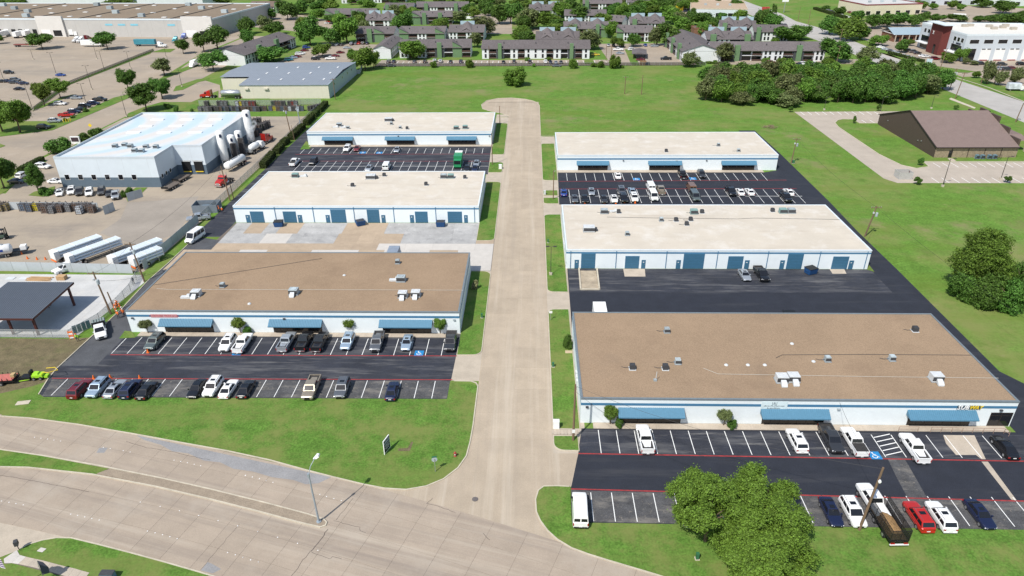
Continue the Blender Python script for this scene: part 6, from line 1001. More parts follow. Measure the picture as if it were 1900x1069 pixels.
CR['pale',1] = [crown('crown', 5, 2500, .05, LEAF['pale'])]; CR['pale',0] = CR['pale',1]
TREES = {}
def tree(q, sp='oak', near=0, label=None, group=None, low=.22, key=None, name='tree', cat='tree', fancy=None):
    x, y, w, h = q; t = thing(name, label or '', cat, (x, y, 0), rnd.uniform(0, 6.28)); tk = link('trunk', rnd.choice(TRK), t); k = .55+.25*rnd.random(); tk.scale = (h*k*1.0, h*k, h*.98)
    c = link('crown', fancy or rnd.choice(CR[sp, near]), t, (0, 0, h*low if low else -h*.2)); c.scale = (w, w*rnd.uniform(.88,1.0), h*(1-low) if low else h*1.2); c.rotation_euler = (0,0,rnd.uniform(0,6))
    if key: TREES.setdefault(key, []).append(t); t['look'] = dict(oak='dark green', light='light green', olive='thin olive', elm='bright green', pale='pale')[sp]
    if group: t['group'] = group
    return t
def shrub(q, sp='oak', near=0, label=None, key=None): 
    t = tree(q, sp, near, label, None, .0, key, 'shrub', 'shrub'); return t
# the large tree over the near right lot: three stems with crowns grown together
big = [crown('crown', 101+i, 115000, .0074, LEAF['big'], 110, cr=(.045,.115), sp_=(.3,1.05), lb=(.10,.20)) for i in range(2)]
x, y = (21.68,60.48); tree((x,y,12.8,10.2), 'elm', label='left stem of the large leafy tree over the near right lot', fancy=big[0], low=.16)
x, y = (28.00,60.42); tree((x,y,12.4,10.0), 'elm', label='right stem of the large leafy tree over the near right lot', fancy=big[1], low=.16)
x, y = (26.77,53.75); tree((x,y,13.6,7.4), 'elm', label='lowest front stem of the large leafy tree at the bottom edge', fancy=big[0], low=.12)
x, y = (90.58,124.91); tree((x,y,13.6,14.0), 'elm', label='tall round tree alone on the right-hand grass', fancy=crown('crown', 77, 80000, .0088, LEAF['elm'], 90, cr=(.08,.15), sp_=(.3,.78), lb=(.17,.28)), low=.04)
for q in ((86.4,122.5,6.8,6.4),(89.0,119.1,8.1,7.5),(92.1,117.5,6.9,7.1),(99.9,126.8,4.1,6.5)): shrub(q, 'oak', 1, key='bush under the tall round tree on the right')
# planting against the shop fronts
for q, sp in (((-71.6,107.7,2.8,2.9),'olive'),((-54.1,107.9,3.3,3.5),'light'),((-33.5,108.6,3.1,3.2),'elm'),((-16.7,108.2,3.2,3.7),'elm')): tree(q, sp, 1, key='small tree before the near left building', low=.35)
shrub((-52.7,107.4,2.2,1.8), 'oak', 1, 'rounded dark shrub beside a small tree at the near left shop front'); shrub((-11.3,125.7,1.8,2.1), 'pale', 1, 'pale dry shrub on the grass strip right of the near left building')
for q, sp in (((12.2,82.6,2.8,3.6),'elm'),((29.3,82.5,3.0,3.0),'olive')): tree(q, sp, 1, key='small tree before the near right building', low=.3)
for q in ((13.4,82.0,1.8,1.7),(30.4,81.9,1.9,1.8)): shrub(q, 'oak', 1, key='rounded shrub before the near right building')
shrub((6.8,103.6,2.2,2.8), 'oak', 1, 'dark bush at the street-side wall of the near right building'); shrub((-7.1,323.0,13.4,9.2), 'elm', 1, 'large lone bush in the green field beyond the cul-de-sac')
# left of the plant and along the west street
for q, sp in (((-299.6,433.3,17.0,9.5),'oak'),((-257.3,430.3,16.4,10.2),'oak'),((-341.3,453.6,9.1,6.5),'oak'),((-202.8,412.8,9.5,8.5),'oak'),((-193.4,419.7,12.6,11.1),'oak'),((-189.3,429.5,17.1,13.3),'oak'),((-164.5,363.1,16.9,9.5),'oak'),((-183.9,349.7,11.7,8.9),'olive'),((-186.2,318.9,11.5,9.7),'oak'),((-156.6,277.0,13.6,11.3),'oak'),((-160.9,299.5,11.8,9.5),'oak'),((-206.1,299.7,10.6,9.2),'light'),((-205.0,286.6,9.0,9.7),'light'),((-188.2,245.7,12.6,12.9),'elm'),((-195.6,246.8,12.1,13.0),'elm'),((-153.3,186.3,9.5,10.0),'oak'),((-139.2,180.8,6.0,9.5),'oak')): tree(q, sp, 1 if q[1] < 330 else 0, key='tree on the left side near the west street')
for q in ((-157.8,220.6,9.8,5.4),(-157.0,233.8,6.0,3.5),(-157.0,241.0,5.6,3.1),(-181.5,276.4,3.2,1.7),(-181.0,261.9,1.9,1.4),(-180.9,266.2,2.0,1.1),(-149.9,281.6,3.5,2.2),(-143.3,275.2,2.8,2.7),(-137.2,275.6,1.6,1.5),(-137.4,181.0,4.8,2.5),(-112.5,179.9,3.6,2.9),(-113.8,179.3,2.4,2.1)): shrub(q, 'oak', 0, key='shrub around the plant and west street')
# right field and brown building
for q in ((119.2,255.2,1.8,2.9),(119.4,206.5,2.4,2.5),(110.0,189.2,2.7,2.4),(136.0,190.6,2.4,2.1),(101.5,272.0,2.2,2.5),(136.2,273.8,2.3,2.8),(167.0,275.6,2.2,1.8)): tree(q, 'oak', 0, key='young tree around the brown building car park', low=.2)
# grove: a dense stand, each tree on its own
GP = [(71,287),(90,281),(112,282),(135,284),(160,290),(180,306),(182,318),(183,334),(165,338),(140,335),(110,334),(84,338),(76,312)]
def inside(p, poly):
    r = False; n = len(poly)
    for i in range(n):
        (x0,y0),(x1,y1) = poly[i-1], poly[i]
        if (y0 > p[1]) != (y1 > p[1]) and p[0] < (x1-x0)*(p[1]-y0)/(y1-y0)+x0: r = not r
    return r
gr = random.Random(3); gn = []
for ix in range(20):
    for iy in range(14):
        p = (68+ix*6.6+gr.uniform(-2,2)+(iy%2)*3.3, 280+iy*7.0+gr.uniform(-2,2))
        if inside(p, GP): tree((*p, gr.uniform(7.5,13.5), gr.choice((5.5,7,8,8.5,9.5,10.5))*gr.uniform(.92,1.08)), 'olive' if p[0] < 80 and gr.random() < .7 else gr.choice(('oak','oak','elm','oak','olive','oak')), 0, 'tree in the dense grove behind the brown gabled building', 'trees of the dense grove', .05)
# far trees among the apartments, by neighbourhood
for key, lst in (('tree between the warehouse and the left apartments', [((-174.9,442.1,8.4,9.1),'oak'),((-193.9,490.2,11.1,10.0),'oak'),((-187.4,506.6,12.0,9.8),'olive'),((-203.1,566.7,11.6,7.7),'oak'),((-173.1,487.7,13.9,7.7),'oak'),((-189.1,564.7,16.5,12.8),'oak'),((-188.2,597.1,13.9,10.2),'oak'),((-164.0,558.4,12.5,8.1),'elm'),((-177.4,613.3,16.7,8.3),'oak'),((-203.1,662.6,16.7,5.9),'oak'),((-187.8,673.1,13.0,5.4),'oak'),((-240.9,694.9,13.4,3.7),'oak')]),
    ('tree around the left apartment car park', [((-135.9,440.7,16.2,15.8),'oak'),((-123.5,440.3,14.0,10.1),'oak'),((-114.8,448.1,15.1,15.8),'elm'),((-144.2,551.3,9.7,5.5),'oak'),((-141.9,387.4,15.6,7.4),'oak'),((-117.7,400.9,10.8,6.7),'elm'),((-96.5,384.0,5.8,6.3),'elm'),((-85.0,361.1,11.6,10.8),'elm'),((-81.7,366.7,7.4,7.8),'elm')]),
    ('tree among the middle apartments', [((-65.6,391.6,15.0,9.5),'elm'),((-86.4,490.5,16.4,12.1),'oak'),((-89.5,489.0,11.5,9.0),'elm'),((-63.1,509.7,13.9,7.0),'elm'),((-54.7,536.9,15.1,7.8),'olive'),((-30.7,477.0,15.9,11.0),'olive'),((-34.0,579.4,13.4,9.6),'oak'),((-23.1,531.5,13.9,12.5),'oak'),((-100.0,461.7,8.7,7.1),'elm'),((-48.3,663.8,8.3,3.5),'oak'),((-78.6,689.7,17.2,2.5),'oak'),((-33.6,662.8,12.7,4.1),'oak')]),
    ('tree among the apartments at top centre', [((-15.1,531.1,16.0,13.9),'oak'),((-8.1,586.9,17.0,11.0),'elm'),((-1.1,505.2,18.2,13.3),'olive'),((9.7,504.7,15.2,11.0),'elm'),((18.2,495.8,13.0,7.5),'oak'),((23.2,563.2,13.1,11.4),'elm'),((35.8,538.2,17.2,10.9),'oak'),((-5.5,462.4,11.3,7.3),'elm'),((34.2,419.5,12.4,10.4),'olive'),((51.0,426.4,8.4,5.4),'elm'),((60.5,428.6,8.0,7.2),'oak'),((59.2,565.5,9.3,7.1),'oak'),((52.1,507.9,14.8,8.8),'elm'),((68.8,516.0,11.5,9.3),'oak'),((82.2,600.4,10.9,5.9),'elm'),((52.3,622.0,18.5,7.2),'oak'),((78.3,641.4,11.7,5.1),'olive'),((69.2,562.8,11.9,9.1),'elm'),((63.6,629.1,12.1,6.1),'oak'),((-15.2,650.3,10.0,4.1),'elm')]),
    ('tree among the right-hand apartments', [((80.4,556.0,12.9,10.5),'oak'),((92.6,555.3,16.6,9.5),'elm'),((108.7,603.6,16.8,9.1),'oak'),((99.9,527.4,18.9,10.9),'elm'),((100.3,492.2,14.8,8.9),'elm'),((104.8,488.7,9.0,5.1),'elm'),((80.2,430.4,14.8,12.3),'oak'),((73.1,430.7,7.2,10.0),'olive'),((74.3,493.3,13.4,5.2),'oak'),((119.7,513.6,15.4,8.8),'oak'),((125.7,499.4,10.2,7.9),'oak'),((143.9,556.7,7.0,3.7),'oak'),((165.2,600.2,9.8,8.5),'oak'),((160.5,515.2,9.4,10.4),'oak'),((81.0,365.3,9.1,7.1),'olive'),((102.1,379.5,12.8,9.3),'olive'),((97.5,386.8,5.3,6.0),'olive'),((125.1,649.3,13.0,5.7),'oak'),((109.9,639.4,16.5,6.8),'oak'),((96.0,606.8,15.1,8.1),'elm'),((87.0,622.4,13.1,6.6),'oak')]),
    ('tree along the east road', [((159.8,508.2,13.2,10.5),'oak'),((161.9,492.8,11.4,10.0),'oak'),((154.9,439.5,18.0,9.5),'oak'),((167.0,451.4,11.4,7.9),'oak'),((158.1,376.9,16.0,10.8),'oak'),((172.6,370.5,10.6,8.5),'olive'),((191.9,472.4,14.2,10.3),'oak'),((193.8,449.0,17.0,12.3),'elm'),((201.4,448.7,11.3,9.4),'oak'),((203.3,427.4,11.0,5.7),'elm'),((229.2,496.4,11.5,8.9),'oak'),((240.0,502.7,11.6,8.6),'oak'),((235.5,535.8,9.5,6.9),'oak'),((234.0,564.5,8.6,6.3),'oak'),((235.6,596.0,8.5,4.0),'oak'),((187.4,572.7,3.8,7.5),'oak'),((207.7,334.4,4.0,3.2),'elm'),((205.0,321.1,5.4,9.2),'olive'),((209.0,319.0,4.8,5.9),'olive'),((217.9,321.8,5.8,7.1),'olive')]),
    ('tree around the office', [((251.2,507.4,14.1,8.2),'oak'),((262.0,506.9,9.7,6.8),'oak'),((279.1,527.9,9.1,6.6),'oak'),((288.8,527.4,10.1,5.0),'oak'),((301.8,526.7,14.1,4.9),'oak'),((315.7,522.3,10.0,4.2),'oak'),((324.0,518.2,15.8,6.0),'oak'),((322.1,497.2,17.1,8.9),'oak'),((361.1,572.6,15.2,9.1),'oak'),((348.5,532.0,13.2,6.1),'oak'),((367.6,612.4,15.6,7.2),'oak'),((338.4,589.9,6.4,5.2),'elm'),((337.6,600.9,7.7,6.4),'elm'),((322.2,600.4,7.1,4.5),'elm'),((345.7,645.6,6.4,3.4),'elm'),((305.1,587.2,10.9,8.0),'elm'),((299.8,601.7,5.4,5.9),'oak'),((205.2,403.3,7.7,6.9),'oak'),((221.4,426.7,4.8,3.4),'elm'),((214.3,373.3,7.5,4.7),'elm'),((223.0,377.0,7.6,6.2),'elm'),((222.2,369.2,4.0,2.8),'olive'),((224.6,367.2,4.9,2.1),'olive')]),
    ('tree on the top edge behind the warehouse', [((-490.4,693.4,32.5,5.0),'elm'),((-383.0,680.2,30.4,5.5),'elm'),((-322.2,676.2,27.6,4.9),'elm'),((-287.0,668.1,27.2,7.2),'elm')])):
    for q, sp in lst: tree((q[0],q[1],q[2]*1.2,q[3]*1.1), sp, 0, key=key, low=.1)
# further trees filling the gaps between the far apartment roofs
boxes = []
for a_ in APT:
    r_ = max((c.dimensions.x for c in a_.children if c.name.startswith('roof')), default=30); boxes.append((a_.matrix_basis @ Vector((r_/2, 8, 0)), r_/2, a_.rotation_euler.z))
def free(p):
    for c, hl, rz in boxes:
        d = Vector((p[0]-c.x, p[1]-c.y)); u = d.x*cos(rz)+d.y*sin(rz); v = -d.x*sin(rz)+d.y*cos(rz)
        if abs(u) < hl+3 and abs(v) < 12: return False
    return True
zr = random.Random(12)
for key, x0, x1, n in (('further tree among the far apartments, left third', -170, -45, 30), ('further tree among the far apartments, middle third', -45, 70, 34), ('further tree among the far apartments, right third', 70, 168, 30)):
    k = 0; tries = 0
    while k < n and tries < 600:
        tries += 1; p = (zr.uniform(x0, x1), zr.uniform(428, 720))
        if free(p) and not (-135 < p[0] < -85 and p[1] < 450) and not (40 < p[0] < 86 and p[1] < 445): tree((*p, zr.uniform(9,16), zr.uniform(7,11)), zr.choice(('oak','oak','elm','olive','light')), 0, key=key, low=.1); k += 1
for q in ((-50.5,366.8,4.2,3.7),(-31.9,366.3,5.7,4.4),(21.3,363.1,5.6,5.1),(42.6,362.5,6.9,7.1),(35.8,364.6,4.2,3.7),(32.5,366.6,4.0,2.1),(1.4,367.4,2.2,1.9),(46.3,363.4,2.9,1.7),(146.8,438.0,5.8,3.6),(122.8,376.9,5.2,2.5),(130.2,375.7,5.2,2.7),(134.6,374.5,4.8,2.0),(153.4,372.0,8.1,3.2),(134.8,361.1,4.3,2.1),(95.9,373.6,3.3,2.1),(87.5,375.8,5.6,1.4),(93.3,375.3,5.2,1.1),(-2.0,384.5,3.8,2.2),(9.1,385.2,4.2,1.8)): shrub(q, 'elm', 0, key='shrub along the apartment boundary')
for k_, v in TREES.items(): rank(v, k_, k_.split(' a')[0]+'s: '+k_ if 0 else k_.replace('tree','trees',1).replace('shrub','shrubs',1).replace('bush','bushes',1))
# hedges: clipped boxes of leaves
def hedge(a, c, w, h, label):
    A, B = Vector(a), Vector(c); L = (B-A).length; rs = np.random.RandomState(int(L*100)); n = int(L*w*90+L*h*110); t = thing('hedge', label, 'hedge', (*((A+B)/2),0), math.atan2(B.y-A.y,B.x-A.x)); f = rs.randint(0,5,n); P_ = rs.uniform(-.5,.5,size=(n,3)); Nn = np.zeros((n,3))
    for i, (ax, s) in enumerate(((2,1),(1,-1),(1,1),(0,1),(0,-1))): k = f == i; P_[k,ax] = s*.5; Nn[k,ax] = s
    P_[f == 2,1] = .5; C = P_*np.array([L,w,h])+rs.normal(size=(n,3))*.06; C[:,2] += h/2; Nn += rs.normal(size=(n,3))*.5; Nn /= np.linalg.norm(Nn,axis=1,keepdims=True); C[:,2] = np.maximum(C[:,2], .02)
    link('foliage', leaves('foliage', C, Nn, rs.uniform(.10,.18,n), LEAF['hedge'], rs), t); MB().box(-L/2+.15,L/2-.15,-w/2+.15,w/2-.15,0,h-.15).build('twigs', mat('hedge_core', (.02,.025,.012), 1), t); return t
hg = [hedge(a_, c_, 1.9, 1.9, '') for a_, c_ in (((-83.27,204.04),(-84.26,216.32)),((-83.83,218.22),(-84.37,225.76)),((-84.79,227.81),(-84.54,232.45)),((-84.23,235.04),(-84.32,250.26)),((-84.41,254.21),(-84.78,264.57)),((-84.82,266.19),(-84.95,271.71)),((-84.84,273.40),(-85.27,285.80)))]
rank(hg, 'clipped hedge along the plant yard fence', 'hedges along the fence')
hedge((-158.23,200.86), (-158.49,212.17), 1.6, 1.4, 'hedge on the west street left of the plant'); hedge((197.52,400.11), (203.05,374.61), 2.2, 1.3, 'long low hedge between the office cars and the road'); hedge((230.73,605.98), (232.21,547.91), 3, 1.8, 'hedge edging the cream restaurant car park')

# ---------------------------------------------------------------- poles, wires, fences, yard goods, people
def pole_h(q): return q[3]
def utility_pole(label, q, lean=(0,0), arm=True, trans=False, m=None, name='utility_pole', r=.16, rz=0, arms=1):
    x, y, w, h = q; t = thing(name, label, 'pole', (x,y,0), rz); b = MB(); n = 9
    b.path([(lean[0]*k/4,lean[1]*k/4,h*k/4) for k in range(5)], [r*(1.15-.35*k/4) for k in range(5)], 8); b.build('shaft', m or wood_p, t)
    if arm:
        for k in range(arms): c = MB().box(lean[0]-1.2,lean[0]+1.2,lean[1]-.06,lean[1]+.06,h-.5-k*.9,h-.36-k*.9).build('crossarm', wood_p, t); [MB().lathe(lean[0]+u, lean[1], [(.05,h-.36-k*.9),(.07,h-.22-k*.9),(.03,h-.12-k*.9)], 6).build('insulator', steel, c) for u in (-1.1,-.6,.6,1.1)]
    if trans: MB().lathe(lean[0]+.42, lean[1]-.1, [(.28,h-2.6),(.3,h-2.5),(.3,h-1.7),(.12,h-1.6)], 10).build('transformer', ac_g, t); MB().box(lean[0]-.5,lean[0]-.2,lean[1]-.2,lean[1]+.1,h-1.9,h-1.5).build('fuse_box', ac_w, t)
    t['top'] = [x+lean[0], y+lean[1], h]; return t
def light_pole(label, q, m=None, heads=1, arm=1.2, r=.09, rz=0, group=None):
    x, y, w, h = q; t = thing('light_pole', label, 'light pole', (x,y,0), rz, group); MB().path([(0,0,0),(0,0,h*.5),(0,0,h)], [r*1.2,r,r*.7], 8).build('shaft', m or mat('bronze_pole', (.05,.045,.04), .5, .1, 2), t); MB().box(-.3,.3,-.3,.3,0,.55).build('base', kerb_m, t)
    for k in range(heads): s = 1 if k == 0 else -1; MB().path([(0,0,h-.05),(s*arm*.6,0,h+.1),(s*arm,0,h+.1)], .04).build('arm', m or MT['bronze_pole'], t); MB().box(s*arm-.35,s*arm+.35,-.18,.18,h+.02,h+.16).build('lamp_head', m or MT['bronze_pole'], t)
    return t
# street lamp on the median
t = thing('street_lamp', 'tall grey street lamp standing on the road median', 'street lamp', (-26.96,62.64,.15)); gal = mat('grey_lamp_steel', (.34,.39,.43), .45, .06, 2, metal=.3)
MB().path([(0,0,0),(-.05,0,3),(-.15,.05,8.1)], [.15,.12,.09], 10).build('shaft', gal, t); MB().path([(-.15,.05,8.0),(.1,.5,8.9),(.5,1.3,9.5)], .05, 6).build('arm', gal, t); MB().loft([[(.5+a*.22,1.3+b_*.12,9.45) for a, b_ in ((-1,-1),(1,-1),(1,1),(-1,1))],[(.75+a*.2,1.8+b_*.3,9.48) for a, b_ in ((-1,-1),(1,-1),(1,1),(-1,1))],[(.72+a*.14,1.75+b_*.25,9.65) for a, b_ in ((-1,-1),(1,-1),(1,1),(-1,1))]]).build('lamp_head', white_p, t); MB().cyl(0,0,-.03,.12,.32,10).build('base', gal, t); MB().box(-.28,-.05,-.12,.12,7.6,8.15).build('junction_box', gal, t)
U = {}
U['o'] = utility_pole('tall brown utility pole at the street corner of the near right building', (6.4,78.8,0.0,10.2), arm=False); MB().box(-.2,.2,-.22,-.16,1.6,2.2).build('notice', white_p, U['o'])
U['u'] = utility_pole('leaning brown pole between parked cars in the near right lot', (41.3,62.5,0.0,10.3), (.55,.1), arm=False); MB().lathe(.4,-.3,[(.16,8.3),(.2,8.5),(.1,8.7)],8).build('lamp', white_p, U['u']); MB().path([(.5,0,8.6),(.4,-.3,8.6)],.04).build('lamp_arm', steel, U['u'])
U['g'] = utility_pole('wooden pole on the right verge between the two far lots', (6.2,177.5,0.0,8.3), arm=False, r=.13); MB().path([(0,0,8),(.5,-.2,8.2)],.05).build('lamp_arm', steel, U['g'])
t = light_pole('thin lamp post with two white heads on the right verge', (4.4,132.2,0.0,6.7), mat('dark_post', (.05,.045,.04), .6), 2, .8, .06)
U['f1'] = utility_pole('wooden pole at the left verge beside the far left lot', (-12.0,207.5,0.0,10.1), arm=False, r=.13); U['f2'] = utility_pole('wooden pole beside the cul-de-sac neck', (-11.6,255.6,0.1,6.8), arm=False, r=.13)
U['h1'] = utility_pole('utility pole with crossarm on the grass right of the far right building', (80.9,208.6,0.0,8.0), (.4,0), True, True); U['h2'] = utility_pole('utility pole with crossarm on the grass right of the right middle building', (80.1,152.9,0.0,7.7), (1.1,.2), True, True)
U['i1'] = utility_pole('leaning utility pole with transformer beside the workers', (-82.5,114.7,0.0,9.3), (-1.0,.2), True, True); U['i2'] = utility_pole('tall utility pole at the tube trailers by the yard fence', (-82.8,128.5,0.0,9.1), (-.9,.3), True, True); utility_pole('short bare pole stub beside the orange workers', (-83.6,117.6,0.0,3.4), (-.3,0), False, r=.14)
utility_pole('brown pole right of the red truck near the plant', (-82.9,176.4,0.0,9.8), (-.6,.2), False, r=.15); utility_pole('shorter pole behind the brown pole near the red truck', (-82.4,177.7,0.0,5.4), (-.2,0), False, r=.12)
U['v1'] = utility_pole('wooden pole with transformer behind the storage tanks', (-85.3,239.3,0.0,10.8), (-1.0,.3), False, True); U['v2'] = utility_pole('pale steel pole beside the yard fence behind the far left building', (-85.1,250.1,0.0,8.9), (-.4,.1), True, True, gal); utility_pole('short thin pole at the yard fence hedge', (-82.9,234.9,0.0,5.4), (-.3,0), False, r=.1)
lp = [light_pole('', q, None, hd) for q, hd in (((-224.0,366.5,0.1,9.3),2),((-202.7,318.0,0.1,10.6),2),((-190.2,291.6,0.1,8.1),2),((-204.6,278.3,0.1,10.3),2),((-245.6,398.0,0.1,8.0),2),((-241.3,353.2,0.1,10.7),2),((-281.5,396.8,0.1,5.4),2),((-211.3,369.2,0.1,8.4),2),((-160.1,268.0,0.1,8.6),1),((-163.0,323.3,0.1,8.5),1),((-176.3,408.6,0.1,4.7),1),((-207.4,401.3,0.1,5.0),1),((-261.1,342.1,0.1,8.1),2))]
rank(lp, 'dark light pole in the bare lots at upper left', 'light poles at upper left')
lp = [light_pole('', q, None, 1) for q in ((116.3,187.5,0.0,8.1),(136.0,193.5,0.0,6.8),(135.6,270.7,0.1,6.0),(158.3,277.1,0.1,5.0),(115.8,275.4,0.1,5.0))]; rank(lp, 'dark light pole around the brown building car park', 'light poles at the brown building')
up = [utility_pole('', q, (ln,0), ar, tr_) for q, ln, ar, tr_ in (((176.3,293.5,0.1,10.7),1.0,True,False),((183.2,310.8,0.1,9.0),.6,True,True),((178.4,256.3,0.1,8.9),.8,False,True),((201.1,353.9,0.1,10.4),.8,False,False),((156.6,369.2,0.1,9.4),.3,True,False),((185.9,439.7,0.1,7.7),.2,True,False),((203.0,322.1,0.1,6.8),.2,False,False),((208.9,322.0,0.1,8.7),.3,False,False),((194.2,538.3,0.1,9.6),.2,False,False),((193.6,515.8,0.1,10.6),.2,False,False))]; rank(up, 'utility pole along the east road', 'utility poles along the east road')
up = [utility_pole('', q, (0,0), ar, False, None, r=.15) for q, ar in (((40.8,305.1,0.1,7.4),True),((47.9,303.6,0.1,8.2),False),((40.0,382.4,0.1,8.1),False),((42.7,382.4,0.1,8.1),False),((-21.9,372.1,0.1,9.9),False),((82.8,365.4,0.1,9.0),False),((-88.9,376.7,0.1,6.9),True),((-84.0,296.4,0.1,8.9),True))]; rank(up, 'wooden pole in the green field or apartment boundary', 'poles of the far field')
wire_m = mat('black_cable', (.015,.015,.016), .6)
def wire(label, a, b, sag=1.0, r=.022): n = 12; pts = [(a[0]+(b[0]-a[0])*k/n, a[1]+(b[1]-a[1])*k/n, a[2]+(b[2]-a[2])*k/n-4*sag*(k/n)*(1-k/n)) for k in range(n+1)]; tag(MB().path(pts, r, 4).build('overhead_wire', wire_m), label, 'wire')
def top(k, dz=-.3): v = U[k]['top']; return (v[0], v[1], v[2]+dz)
wire('overhead wire between the two poles on the right-hand grass', top('h1'), top('h2')); wire('overhead wire from the right grass pole towards the camera', top('h2'), (88,70,9), 2.0); wire('service wire from the right grass pole to the white roof', top('h2',-1.5), (73,140,4.8), .8); wire('wire from the worker pole to the near left roof', top('i1',-2), (-74,127,4.8), 1.0); wire('wire between the two leaning poles by the tube trailers', top('i1'), top('i2'), .8); wire('wire from the tube trailer pole along the yard fence', top('i2'), (-84.5,176,9), 1.2); wire('wire crossing the near right lot from corner pole to leaning pole', top('o'), top('u',-.2), 1.6); wire('second slack wire from the corner pole across the drive', top('o',-1.2), (25,66,8), 2.2); wire('wire from the leaning lot pole to the near right wall', top('u',-.4), (46,83,4.2), 1.0); wire('wire from the tank pole to the pale steel pole', top('v1',-1), top('v2',-1), 1.0)
# --- fences
link_m = see(mat('chain_link', (.38,.40,.40), .6), .28); post_m = mat('fence_post_steel', (.33,.34,.33), .6, .1, 2); sheet_m = mat('corrugated_fence_sheet', (.40,.43,.45), .6, .06, 1, orand=.05)
def fence(label, pts, h=1.9, solid=False, step=3.0, m=None, name='fence'):
    o0 = pts[0]; t = thing(name, label, 'fence', (*o0,0)); pm = MB().cyl(0,0,0,h+.1,.045,6).mesh('post', post_m)
    for a, c in zip(pts[:-1], pts[1:]):
        A, C = Vector(a), Vector(c); n = max(1, round((C-A).length/step)); rz = math.atan2(C.y-A.y, C.x-A.x); l = (C-A).length/n; me = MB().box(.04,l-.04,-.012,.012,.05,h).mesh('panel', m or (sheet_m if solid else link_m)); rl = MB().tube((0,0,h),(l,0,h),.03,5).mesh('rail', post_m)
        for k in range(n):
            p = A+(C-A)*k/n-Vector(o0); link('post', pm, t, (p.x,p.y,0)); link('panel', me, t, (p.x,p.y,0), rz)
            if not solid: link('rail', rl, t, (p.x,p.y,0), rz)
        p = C-Vector(o0); link('post', pm, t, (p.x,p.y,0))
    return t
fence('long chain-link fence between plant yard and hedges', [(-84.9,163),(-84.8,190),(-85.3,222),(-86.6,268),(-86.8,283)], 2.0); fence('grey sheet-metal fence along the white van and tube trailers', [(-85.6,134),(-85.2,147),(-85.0,161)], 2.3, True); fence('grey sheet-metal fence behind the open shelter', [(-150,133.6),(-118,133.4),(-87.2,132.2)], 2.3, True, 3.4)
fence('chain-link fence around the new concrete pad', [(-140,106.0),(-98.7,106.0),(-85.3,105.9),(-83.2,112),(-83.0,118),(-83.4,124),(-85.4,131.5)], 1.8); fence('grey fence panels behind the cylinder cages', [(-139.97,169.70),(-136.85,169.71),(-115.59,169.23)], 2.2, True, 3.5); fence('swung-open grey gate panel at the plant yard entrance', [(-112.28,166.04),(-111.27,169.24)], 2.4, True, 2); fence('grey gate panel at the plant corner', [(-111.14,175.82),(-108.73,179.33)], 2.4, True, 2)
fence('chain-link fence behind the far cylinder cages', [(-138.70,285.97),(-113.38,286.46),(-87.72,287.69)], 2.2); fence('dark fence between green field and apartments', [(-82,370.3),(-30,369.6),(43,369.4),(90,369)], 1.7, m=see(mat('iron_fence', (.05,.05,.05), .7), .45)); fence('black fence between bare lot and west street lot', [(-204.27,278.32),(-220.15,328.17),(-224.87,422.18)], 1.6, m=MT['iron_fence'])
fence('white boards fence of the dumpster pen at the cream shed', [(-89.80,350.33),(-85.54,352.00),(-87.70,366.82)], 2, True, 3)
# --- cages of gas cylinders
cg = {}
def cage_mesh(c, n, k=3):
    m = mat('cylinder_paint_'+n, c, .55, .2, 1.5, .2, 6); b = MB(); w = 1.15
    for i in range(k):
        for j in range(k): b.cyl(-.75/2+i*.75/(k-1)+.0, -.75/2+j*.75/(k-1), .14, 1.45, .16, 8, 0); b.cyl(-.75/2+i*.75/(k-1), -.75/2+j*.75/(k-1), 1.45, 1.6, .06, 6, 1)
    b.box(-w/2,w/2,-w/2,w/2,0,.13,1)
    for z in (.5,1.0,1.45):
        for s in (-1, 1): b.box(-w/2,w/2,s*w/2-.03,s*w/2+.03,z,z+.06,1); b.box(s*w/2-.03,s*w/2+.03,-w/2+.03,w/2-.03,z,z+.06,1)
    for sx in (-1, 1):
        for sy in (-1, 1): b.box(sx*w/2-.05,sx*w/2+.05,sy*w/2-.05,sy*w/2+.05,0,1.75,1)
    return b.mesh('cylinder_cage', [m, mat('cage_steel', (.11,.10,.10), .7, .2, 2)])
for n, c in (('brown',(.17,.11,.08)),('grey',(.26,.27,.28)),('blue-grey',(.14,.18,.24)),('dark',(.07,.07,.072)),('yellow',(.62,.52,.03)),('red',(.30,.05,.04)),('green',(.05,.10,.07)),('tan',(.35,.28,.12)),('white',(.62,.66,.70))): cg[n] = cage_mesh(c, n)
def cages(lst, lab, grp, sc=1.25):
    os_ = []
    for p, n in lst:
        os_.append(o := link('cylinder_cage', cg[n], None, (*p,.015), rnd.uniform(-.1,.1))); o.scale = (sc,sc,sc*1.05); tag(o, '', 'gas cage'); o['look'] = n
    rank(os_, lab, grp)
cages([((-136.05, 169.2), 'blue-grey'), ((-133.86, 168.59), 'blue-grey'), ((-132.47, 169.2), 'yellow'), ((-130.69, 169.21), 'brown'), ((-128.52, 168.6), 'brown'), ((-127.12, 169.21), 'grey'), ((-125.34, 169.22), 'blue-grey'), ((-123.19, 168.61), 'grey'), ((-121.78, 169.22), 'brown'), ((-120.0, 169.22), 'brown'), ((-117.87, 168.62), 'brown')]+[((-129.15,167.70),'brown'),((-127.04,167.40),'grey'),((-125.22,168.00),'brown'),((-119.40,167.01),'white'),((-119.46,169.22),'white'),((-117.91,169.23),'blue-grey'),((-116.36,167.72),'brown')]+[((-141.92,168.68),'tan'),((-140.79,169.19),'tan'),((-141.78,169.39),'tan')], 'cage of gas cylinders along the near yard fence', 'cages along the near yard fence', 1.3)
